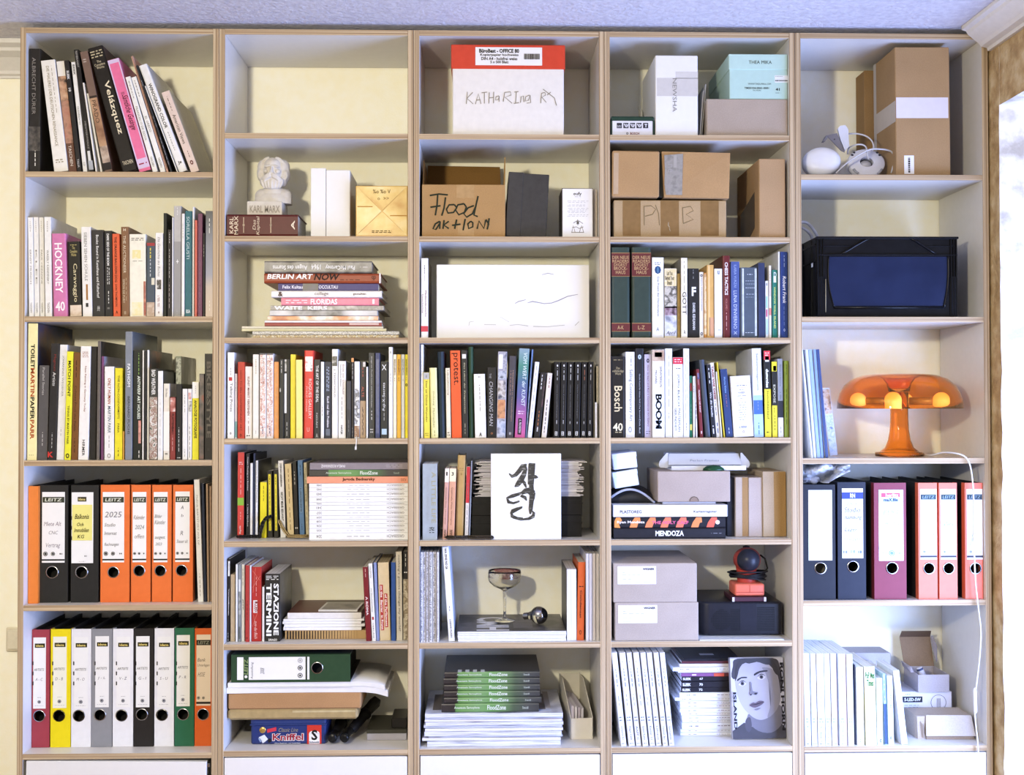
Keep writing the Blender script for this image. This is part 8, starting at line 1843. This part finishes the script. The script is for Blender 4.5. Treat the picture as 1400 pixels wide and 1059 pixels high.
def table_lamp(c):
    y = .115; X = c.pt(654, 700, y)[0]
    R_ = (c.pt(1012, 555, y)[0]-c.pt(298, 555, y)[0])/2; H = c.pt(654, 357, y)[1]-c.floor; zr = c.pt(654, 562, y)[1]-c.floor
    o = empty('table_lamp', (X, y, c.floor+.0005)); tag(o, 'translucent orange mushroom table lamp with four round bulbs, '+c.loc, 'lamp')
    m, t, bs = newmat('orange_plastic')
    bs.inputs['Base Color'].default_value = (1.0, .52, .15, 1); bs.inputs['Roughness'].default_value = .03; bs.inputs['IOR'].default_value = 1.3
    bs.inputs['Transmission Weight'].default_value = .97
    cr_ = (c.pt(705, 575, y)[0]-c.pt(602, 575, y)[0])/2
    hh = H-zr
    # shade: dome that turns in at the middle and runs down into the stem
    out = [(R_, zr), (R_*.992, zr+hh*.22), (R_*.955, zr+hh*.45), (R_*.88, zr+hh*.68), (R_*.76, zr+hh*.86), (R_*.60, zr+hh*.965), (R_*.46, H), (R_*.34, zr+hh*.985), (R_*.24, zr+hh*.90), (R_*.18, zr+hh*.74), (R_*.155, zr+hh*.5)]
    inn = [(r-.0022 if i < 7 else r+.0022, z_-.002 if 2 < i < 9 else z_) for i, (r, z_) in enumerate(out)][::-1]
    b = MB(); b.lathe(out+inn+[out[0]], n=64); b.link('shade', m, o)
    st = [(cr_*1.05, zr+hh*.48), (cr_*.99, zr), (cr_*1.0, zr*.78), (cr_*1.06, zr*.56), (cr_*1.25, zr*.34), (cr_*1.6, zr*.18), (cr_*2.2, zr*.09), (cr_*2.68, zr*.075), (cr_*2.70, 0)]
    sti = [(cr_*2.60, .0005), (cr_*2.58, zr*.055), (cr_*2.2, zr*.07), (cr_*1.52, zr*.16), (cr_*1.17, zr*.34), (cr_*.98, zr*.56), (cr_*.92, zr*.78), (cr_*.91, zr), (cr_*.97, zr+hh*.48)]
    b = MB(); b.lathe(st+sti+[st[0]], n=48); b.link('stem', m, o)
    mb, t2, bb = newmat('lit_bulb'); bb.inputs['Base Color'].default_value = (1, .75, .4, 1); bb.inputs['Emission Color'].default_value = (1.0, .62, .25, 1); bb.inputs['Emission Strength'].default_value = .7
    br = (c.pt(672, 512, .0)[0]-c.pt(568, 512, .0)[0])/2
    zb_ = c.pt(620, 512, y-.09)[1]-c.floor
    for a in (-118, -28, 62, 152):
        ca, sa = math.cos(math.radians(a)), math.sin(math.radians(a)); q = R_*.66
        k = MB(); k.ball((ca*q, sa*q, zb_), br*.95, n=20); bu = k.link('bulb', mb, o)
        k = MB(); k.tube([(ca*cr_*1.1, sa*cr_*1.1, zb_), (ca*(q-br*.9), sa*(q-br*.9), zb_)], .0085, 12); k.link('bulb_socket', paint('c8a05a', .3, .05, .4), bu)
    # flex over the shelf edge and down the front of the bookcase
    zf = c.floor
    P = [(cr_*2.6, -.0, .006)]
    f = lambda px, pz, yy: (PT(px, pz, yy)[0]-X, yy-y, PT(px, pz, yy)[1]-c.floor-.0005)
    P += [f(1272, 619.5, .06), f(1290, 618, .03), f(1310, 620, .0), f(1322, 627, -.008), f(1328, 645, -.010), f(1331, 680, -.010), f(1331, 720, -.010), f(1332, 760, -.010), f(1334, 800, -.010), f(1338, 835, -.010), f(1341, 865, -.010), f(1339, 900, -.010), f(1335, 935, -.010), f(1332, 960, -.010), f(1334, 990, -.010), f(1337, 1020, -.010), f(1338, 1060, -.010), f(1337, 1090, -.010)]
    P = [Vector(p) for p in P]; P[1].z = .004
    k = MB(); k.tube(smooth_path(P, 5), .0021, 8); k.link('cord', paint('eceae6', .4, .03), o)
    q = [Vector(f(*p)) for p in ((1332.5, 940, -.0115), (1333.5, 975, -.0115))]
    k = MB(); k.tube([q[0], q[0].lerp(q[1], .1), q[0].lerp(q[1], .9), q[1]], [.002, .005, .005, .002], 10); k.link('cord_switch', paint('f0eeea', .35, .02), o)
table_lamp(c)
# ---- fourth shelf: ring binders
c = Cell(4, 3, .012)
def sub(lines): return dict(lines=lines)
binder(c, 82, 274, 185, '1d1f27', 'black ring binder with a blank label, pages seen in its hole', (112, 251, 217, 638), (183, 684, 33), y=.012, inner='p', lab_col='eef4f0', head=None)
binder(c, 288, 456, 170, '171b2a', 'blue black ring binder with a blue label head and handwriting', (313, 436, 207, 625), (377, 674, 32), y=.012, head=[(None, 0, 1, .055, .15, '3a4aa0', None, 0), ('RN', .38, .62, .07, .135, None, 'e8ecf8', .03), (None, 0, 1, .15, .19, 'dfe6ea', None, 0)], lines=[('2009', .2, .7, .2, .24, 'c8ccd4'), ('Studio', .12, .88, .27, .34, '5a64a0'), ('hamburg', .14, .92, .385, .46, '4a548c'), ('~6', .45, .7, .355, .36, '8a90b0'), ('~6', .45, .7, .472, .478, '8a90b0'), ('Lager', .14, .72, .56, .63, '5a64a0'), ('Finanzamt', .1, .88, .7, .75, 'c4ccd8'), ('~3', .04, .24, .86, .96, '8aa0c8'), ('~3', .76, .96, .86, .96, '8aa0c8'), ('~2', .4, .62, .85, .96, 'c0d0e8')])
binder(c, 506, 698, 174, '84303f', 'burgundy ring binder with a pale blue label head', (533, 677, 215, 640), (611, 683, 34), y=.012, head=[(None, 0, 1, 0, .19, 'c4e2ee', None, 0), (None, .10, .86, .045, .105, 'c8586c', None, 0), ('herlitz', .28, .8, .052, .1, None, 'f6eef0', .02), ('maX.file', .2, .78, .118, .165, None, '3a4a74', .02), (None, 0, 1, .80, .84, 'cfeaf0', None, 0)], lines=[('BERT', .2, .84, .28, .35, 'd0d8dc'), ('Archiv', .25, .85, .45, .5, 'c8dcdc'), ('~9', .04, .94, .655, .66, 'd8dce0'), ('o', .40, .64, .855, .93, '7a9cc0'), ('~2', .12, .32, .87, .9, 'b8c8d4'), ('~2', .8, .92, .86, .93, 'c8d4dc'), ('~4', .3, .72, .95, .96, 'b8c8d4')])
CY = dict(head=[('LEITZ', .03, .97, .075, .15, '34454e', '9ab4c0', .0), (None, 0, 1, .945, .972, '3a3a48', None, 0)])
for x0, x1, lb, hx, lk, ln in ((771, 884, (781, 876, 211, 632), 832, 'first of three coral orange ring binders, next to the burgundy one', [('Studio', .12, .7, .32, .37, 'cfe0e4'), ('Steuern', .14, .86, .42, .46, 'd0e4e4'), ('Internet', .14, .86, .55, .6, 'd0e0e4'), ('2014', .14, .86, .62, .67, 'd0e0e0')]), (895, 1003, (903, 992, 211, 632), 950, 'second of three coral orange ring binders, with a green scribble', [('Studio', .15, .75, .32, .37, 'cfe0e4'), ('alles', .18, .82, .46, .52, '8ad4c0')]), (1050, 1164, (1059, 1151, 211, 632), 1110, 'third of three coral orange ring binders, behind the hanging cord', [('~5', .4, .7, .36, .37, 'c8d8dc'), ('~5', .4, .8, .46, .47, 'c8d8dc'), ('JK', .26, .48, .62, .8, '7a84a0')])):
    binder(c, x0, x1, 174, 'f27a5a', lk, lb, (hx, 685, 33), y=.012, lines=ln+[('o', .14, .34, .862, .92, '8a90a8'), ('o', .5, .66, .865, .92, 'd8dce4'), ('o', .76, .92, .865, .92, 'd8dce4')], **CY)
def plastic_bag(c):
    y = .10; o = empty('plastic_bag', (c.pt(200, 180, y)[0], y, c.pt(200, 190, .05)[1])); tag(o, 'crumpled translucent plastic bag stuffed above the black binders, '+c.loc, 'bag')
    m, t, bs = newmat('thin_plastic'); bs.inputs['Base Color'].default_value = lin('eceef4'); bs.inputs['Roughness'].default_value = .3; bs.inputs['Alpha'].default_value = .75
    rr_ = random.Random(4)
    Xb, Zb = o.location.x, o.location.z
    b = MB(); nx, nz = 22, 10; g = []
    for i in range(nx+1):
        u = i/nx; row = []
        for j in range(nz+1):
            v = j/nz
            px = 80+280*u; top = 62+4*math.sin(u*9); bot = 176-70*max(0, (u-.55)/.45)**.8 - 20*math.sin(u*7)**2*(u < .5)
            pz = top+(bot-top)*v
            yy = .06+.05*math.sin(u*11+v*4)*.5+.03*math.cos(v*7+u*3)+rr_.uniform(-.010, .010)
            q = c.pt(max(px, 80), pz, yy); row.append(b.b.verts.new((max(q[0], c.x0+.003)-Xb, yy-y, min(q[1], c.ceil-.002)-Zb)))
        g.append(row)
    for i in range(nx):
        for j in range(nz): b.b.faces.new((g[i][j], g[i+1][j], g[i+1][j+1], g[i][j+1])).smooth = rr_.random() < .8
    s_ = b.link('bag_film', m, o); s_.modifiers.new('t', 'SOLIDIFY').thickness = .0006
    s_ = None
    y2 = .07
    b = MB()
    for (px, pz, r_) in ((105, 155, .010), (140, 160, .012), (155, 150, .008)):
        q = c.pt(px, pz, y2); b.ball((q[0]-Xb, y2-y, q[1]-Zb), (r_*1.3, r_, r_*.8), n=10)
    for v in b.b.verts: v.co += Vector((rr_.uniform(-.002, .002), rr_.uniform(-.002, .002), rr_.uniform(-.002, .002)))
    b.link('bag_knot', paint('b8bccc', .3, .1), o)
plastic_bag(c)
def clip_plastic(c):
    y = .12; q = c.pt(735, 155, y); o = empty('plastic_film', (q[0], y, c.floor+.318)); tag(o, 'small crumpled clear plastic film on the burgundy binder end, '+c.loc, 'film')
    z1 = c.pt(735, 168, y)[1]
    o.location.z = z1
    rr_ = random.Random(8); b = MB(); pts = []
    for i in range(6):
        pts.append([b.b.verts.new((-.014+.0056*i, rr_.uniform(-.008, .008), .004+.013*j*(.6+.4*rr_.random()))) for j in range(3)])
    for i in range(5):
        for j in range(2): b.b.faces.new((pts[i][j], pts[i+1][j], pts[i+1][j+1], pts[i][j+1]))
    b.link('film_piece', paint('c4c8d4', .2, .15), o)
# ---- lowest shelf
c = Cell(4, 4, .010)
PF = dict(d=.185, pages=PAGES_W)
wl_ = [(88, 128, 320, 0), (134, 166, 320, 1), (170, 213, 320, 2), (216, 250, 320, 3), (254, 288, 320, 4), (300, 344, 322, 5), (349, 386, 324, 6)]
for i, (x0, x1, tp, _) in enumerate(wl_):
    B(c, x0, x1, tp, ('eef2f4', 'f2f4f4', 'f4f4f2')[i % 3], f'{(oo[i] if i < 5 else ["sixth", "last"][i-5])} of seven tall white catalogues at the panel', [('~5', 450, 530, 'd8dce0', 'd', .4, .66), ('~4', 560, 640, 'd4dade', 'd', .4, .62), ('~2/2', 700, 735, 'b8d4d8', 'h', .2, .8), (('Kunst 12', 'Peter T 100', 'Art Basel 9', 'Gallery 4', 'Landscape', 'Modern Kunst', 'Chronik')[i], 750, 845, ('9ab0a8', 'a88a70', '8aa0a8')[i % 3], 'd', .3, .6), ('~2', 850, 862, '9aa8b4', 'h', .2, .8)], lean=-12, bands=[(tp, 870, 'd8b8b0', .88, 1.0)] if i in (4, 5) else [], name='catalogue', cat='catalogue', grp='tall white catalogues', y=.006+.002*(i % 2), **PF)
B(c, 391, 398, 388, '3a3d48', 'thin dark booklet after the tall white catalogues', lean=-6, d=.18)
B(c, 402, 446, 402, 'eef0ec', 'white book with faint blue vertical lettering', [('Touch the Future that Desert Country', 440, 810, '9ab8c8', 'd', .42, .6), ('o', 830, 850, '8aa8b8', 'h', .34, .56)], lean=-8, y=.010, **PF)
B(c, 455, 520, 398, 'f6f2cc', 'pale yellow green book with green heavy lettering at its head', [('PoP Mes\nTimes', 430, 515, '4f9a4c', 'h', .1, .96, .03), ('Copa Editorial', 665, 800, '7a8a6a', 'd', .1, .28), ('Caro Cristina Bogno', 660, 800, 'a8b890', 'd', .4, .58), ('CORREO Rio', 680, 800, 'a8b890', 'd', .66, .82)], lean=-12, grad=[(0, 'f6f2c8'), (.6, 'f2ecae'), (1, 'f4f2dc')], d=.18, y=.008)
B(c, 524, 560, 468, 'eef4f4', 'white paperback with small dark vertical print', [('~9', 500, 800, '8a9ca4', 'd', .5, .64), ('~2', 480, 500, '9ab0b8', 'd', .4, .6), ('o', 830, 852, '4a6478', 'h', .4, .76, .02)], lean=-6, **PF)
B(c, 567, 585, 440, 'a8ccd8', 'slim teal blue book with a dark navy foot', [('~5', 480, 600, '6a98a8', 'd', .3, .7)], bands=[(620, 860, '3a5478')], lean=-14, **PF)
B(c, 590, 624, 452, 'ecf2f4', 'white book with tall spaced capitals', [('JOSEPH BEUYS', 525, 700, '7a98a4', 'd', .3, .72), ('~4', 500, 515, '9ab0b8', 'd', .3, .6), ('o', 815, 835, '4a6484', 'h', .3, .6, .02)], lean=-10, **PF)
B(c, 668, 706, 420, 'f0f4f4', 'white book leaning farthest, before the small cartons', [('~2', 450, 470, 'b8c8cc', 'd', .4, .6), ('~2', 820, 840, 'a8c0c8', 'd', .4, .6)], lean=-52, y=.012, d=.13, pages=PAGES_W)
crate(c, 330, 604, 316, .205, .085, carton('b6b4bc'), 'cardboard_box', 'grey carton standing behind the white and yellow books')
def led_box(c):
    y = .15; o, w, h = crate(c, 652, 970, 547, y, .12, paint('e6e4ec', .5, .02), 'bulb_box', 'white bulb carton printed with a black label and a bulb drawing')
    f = on(c, o)
    patch(c, o, 655, 792, 576, 612, '2a2a34', 'black_label'); txt(c, o, '5-LED-5W', 684, 782, 584, 604, 'f0f0f4', bold=.03, yy=-.0009)
    txt(c, o, '~4', 690, 722, 560, 567, '5a5a64'); txt(c, o, '~5', 684, 770, 626, 632, '6a6a74'); txt(c, o, '~6', 684, 765, 638, 643, '6a6a74'); txt(c, o, '~2/3', 700, 745, 655, 735, '7a7a84')
    q = f(888, 612); R_ = f(933, 612)[0]-q[0]; pr = [(q[0]+R_*math.sin(a), q[1]+R_*math.cos(a)) for a in [math.radians(150*(i/16)) for i in range(-16, 17)]]+[(q[0]+R_*.3, q[1]-R_*1.3), (q[0]-R_*.3, q[1]-R_*1.3)]
    brush(o, [[(x, z_, .0012) for x, z_ in pr+[pr[0]]]], '8a8a94', -.0008, 'bulb_drawing')
    brush(o, [[(q[0]+dx, q[1]+R_*.55, .001), (q[0]+dx*1.1, q[1]-R_*.7, .001)] for dx in (-.004, -.001, .002, .005)], '9a9aa4', -.0008, 'bulb_drawing')
    k = MB(); a, e = f(690, 750), f(740, 742); k.box(a[0], e[0], -.0006, 0, a[1], e[1]); k.link('black_label', plain('2a2a34'), o)
    return o.location.z+h
zl = led_box(c)
def small_open(c):
    y = .14; X0, X1 = c.pt(768, 540, y)[0], c.pt(953, 540, y)[0]; X = (X0+X1)/2; w = X1-X0; H = c.pt(860, 447, y)[1]-zl; d = .11
    o = empty('open_cardboard_box', (X, y, zl+.0004), (0, 0, 0)); tag(o, 'small open carton with raised lid on the bulb carton, '+c.loc, 'box')
    m = carton('bdb6b8'); mi = carton('9a8268')
    for nm, a in (('side_wall', (-w/2, w/2, 0, .002, 0, H)), ('side_wall', (-w/2, w/2, d-.002, d, 0, H)), ('side_wall', (-w/2, -w/2+.002, .002, d-.002, 0, H)), ('side_wall', (w/2-.002, w/2, .002, d-.002, 0, H)), ('box_bottom', (-w/2+.002, w/2-.002, .002, d-.002, 0, .002))):
        k = MB(); k.box(*a); k.link(nm, m, o)
    Hl = c.pt(800, 178, y+d+.01)[1]-zl
    k = MB(); k.hexa([(-w/2, d-.003, H), (w/2, d-.003, H), (w/2, d-.001, H), (-w/2, d-.001, H), (-w/2-.006, d+.016, Hl*.86), (w/2-.004, d+.016, Hl*.86), (w/2-.004, d+.018, Hl*.86), (-w/2-.006, d+.018, Hl*.86)]); k.link('lid', mi, o)
    k = MB(); k.hexa([(-w/2-.006, d+.015, Hl*.86), (w/2-.004, d+.015, Hl*.86), (w/2-.004, d+.017, Hl*.86), (-w/2-.006, d+.017, Hl*.86), (-w/2-.008, d-.008, Hl), (w/2-.010, d-.008, Hl), (w/2-.010, d-.006, Hl), (-w/2-.008, d-.006, Hl)]); k.link('lid_flap', carton('7a6450'), o)
    k = MB(); k.hexa([(w/2-.004, d-.025, H*1.35), (w/2+.004, d-.015, H*1.3), (w/2+.004, d+.016, Hl*.84), (w/2-.004, d+.014, Hl*.84), (w/2-.002, d-.03, H*2.2), (w/2+.003, d-.02, H*2.2), (w/2+.003, d+.012, Hl*.88), (w/2-.003, d+.012, Hl*.88)]); k.link('lid_flap', carton('c4bcc0'), o)
    k = MB(); k.hexa([(-w/2-.010, .03, H), (-w/2, .03, H), (-w/2, d, H), (-w/2-.004, d, H), (-w/2-.016, .04, H*1.25), (-w/2-.010, .03, H*1.35), (-w/2-.004, d, H*1.3), (-w/2-.008, d, H*1.3)]); k.link('side_flap', carton('b8b0b4'), o)
    b_ = empty('light_bulb', (X-.006, y+.04, zl+.0032)); tag(b_, 'bulb with a white and blue cap in the small open carton, '+c.loc, 'bulb')
    q = (math.radians(-8), math.radians(-24), 0)
    k = MB(); k.lathe([(0, 0), (.010, .001), (.013, .006), (.0105, .014), (.0088, H*.82), (.0088, H*1.12), (.0075, H*1.16), (0, H*1.17)], n=22); k.link('bulb_cap', paint('dcdce6', .3, .02), b_, (.006, 0, .004), q)
    k = MB(); k.lathe([(.0090, H*1.0), (.0092, H*1.08), (.0090, H*1.12)], n=22); k.link('cap_ring', paint('4a5478', .3, .02), b_, (.006, 0, .004), q)
small_open(c)
def flat_carton(c):
    y = .055; b_ = c.base(y); X0, X1 = c.pt(815, b_, y)[0], c.pt(1105, b_, y)[0]; w = X1-X0; X = (X0+X1)/2; H = c.pt(950, 682, y+.015)[1]-c.floor; d = .085
    o = empty('cardboard_box', (X, y, c.floor+.0004), (0, 0, math.radians(-2))); tag(o, 'flat beige carton with a bevelled front flap, before the bulb carton, '+c.loc.replace('bevelled', 'slanting'), 'box')
    o['label'] = 'flat beige carton with a slanting front flap, before the bulb carton, '+c.loc
    m = carton('c2b3a2')
    k = MB(); k.hexa([(-w/2-.02, .004, 0), (w/2, .004, 0), (w/2, d, 0), (-w/2-.03, d, 0), (-w/2-.02, .012, H*.92), (w/2-.004, .012, H*.95), (w/2-.012, d, H), (-w/2-.03, d, H)]); k.link('box_body', m, o)
    k = MB(); k.hexa([(-w/2, -.004, H*.16), (w/2+.001, -.004, H*.16), (w/2+.001, -.0025, H*.16), (-w/2, -.0025, H*.16), (-w/2+.004, .010, H*.97), (w/2-.006, .010, H*.97), (w/2-.006, .0115, H*.97), (-w/2+.004, .0115, H*.97)]); k.link('front_flap', carton('d0c6bc'), o)
    k = MB(); k.box(-w/2+.002, w/2-.002, .001, .004, .0, H*.2); k.link('front_edge', carton('a08c76'), o)
    k = MB(); k.hexa([(-w/2-.006, -.002, .004), (-w/2-.004, -.003, .004), (-w/2-.018, .02, .006), (-w/2-.02, .02, .006), (-w/2-.008, .002, H*.6), (-w/2-.006, .0, H*.6), (-w/2-.02, .025, H*.9), (-w/2-.022, .025, H*.9)]); k.link('side_flap', carton('b8a898'), o)
flat_carton(c)

flush(Cell.last)
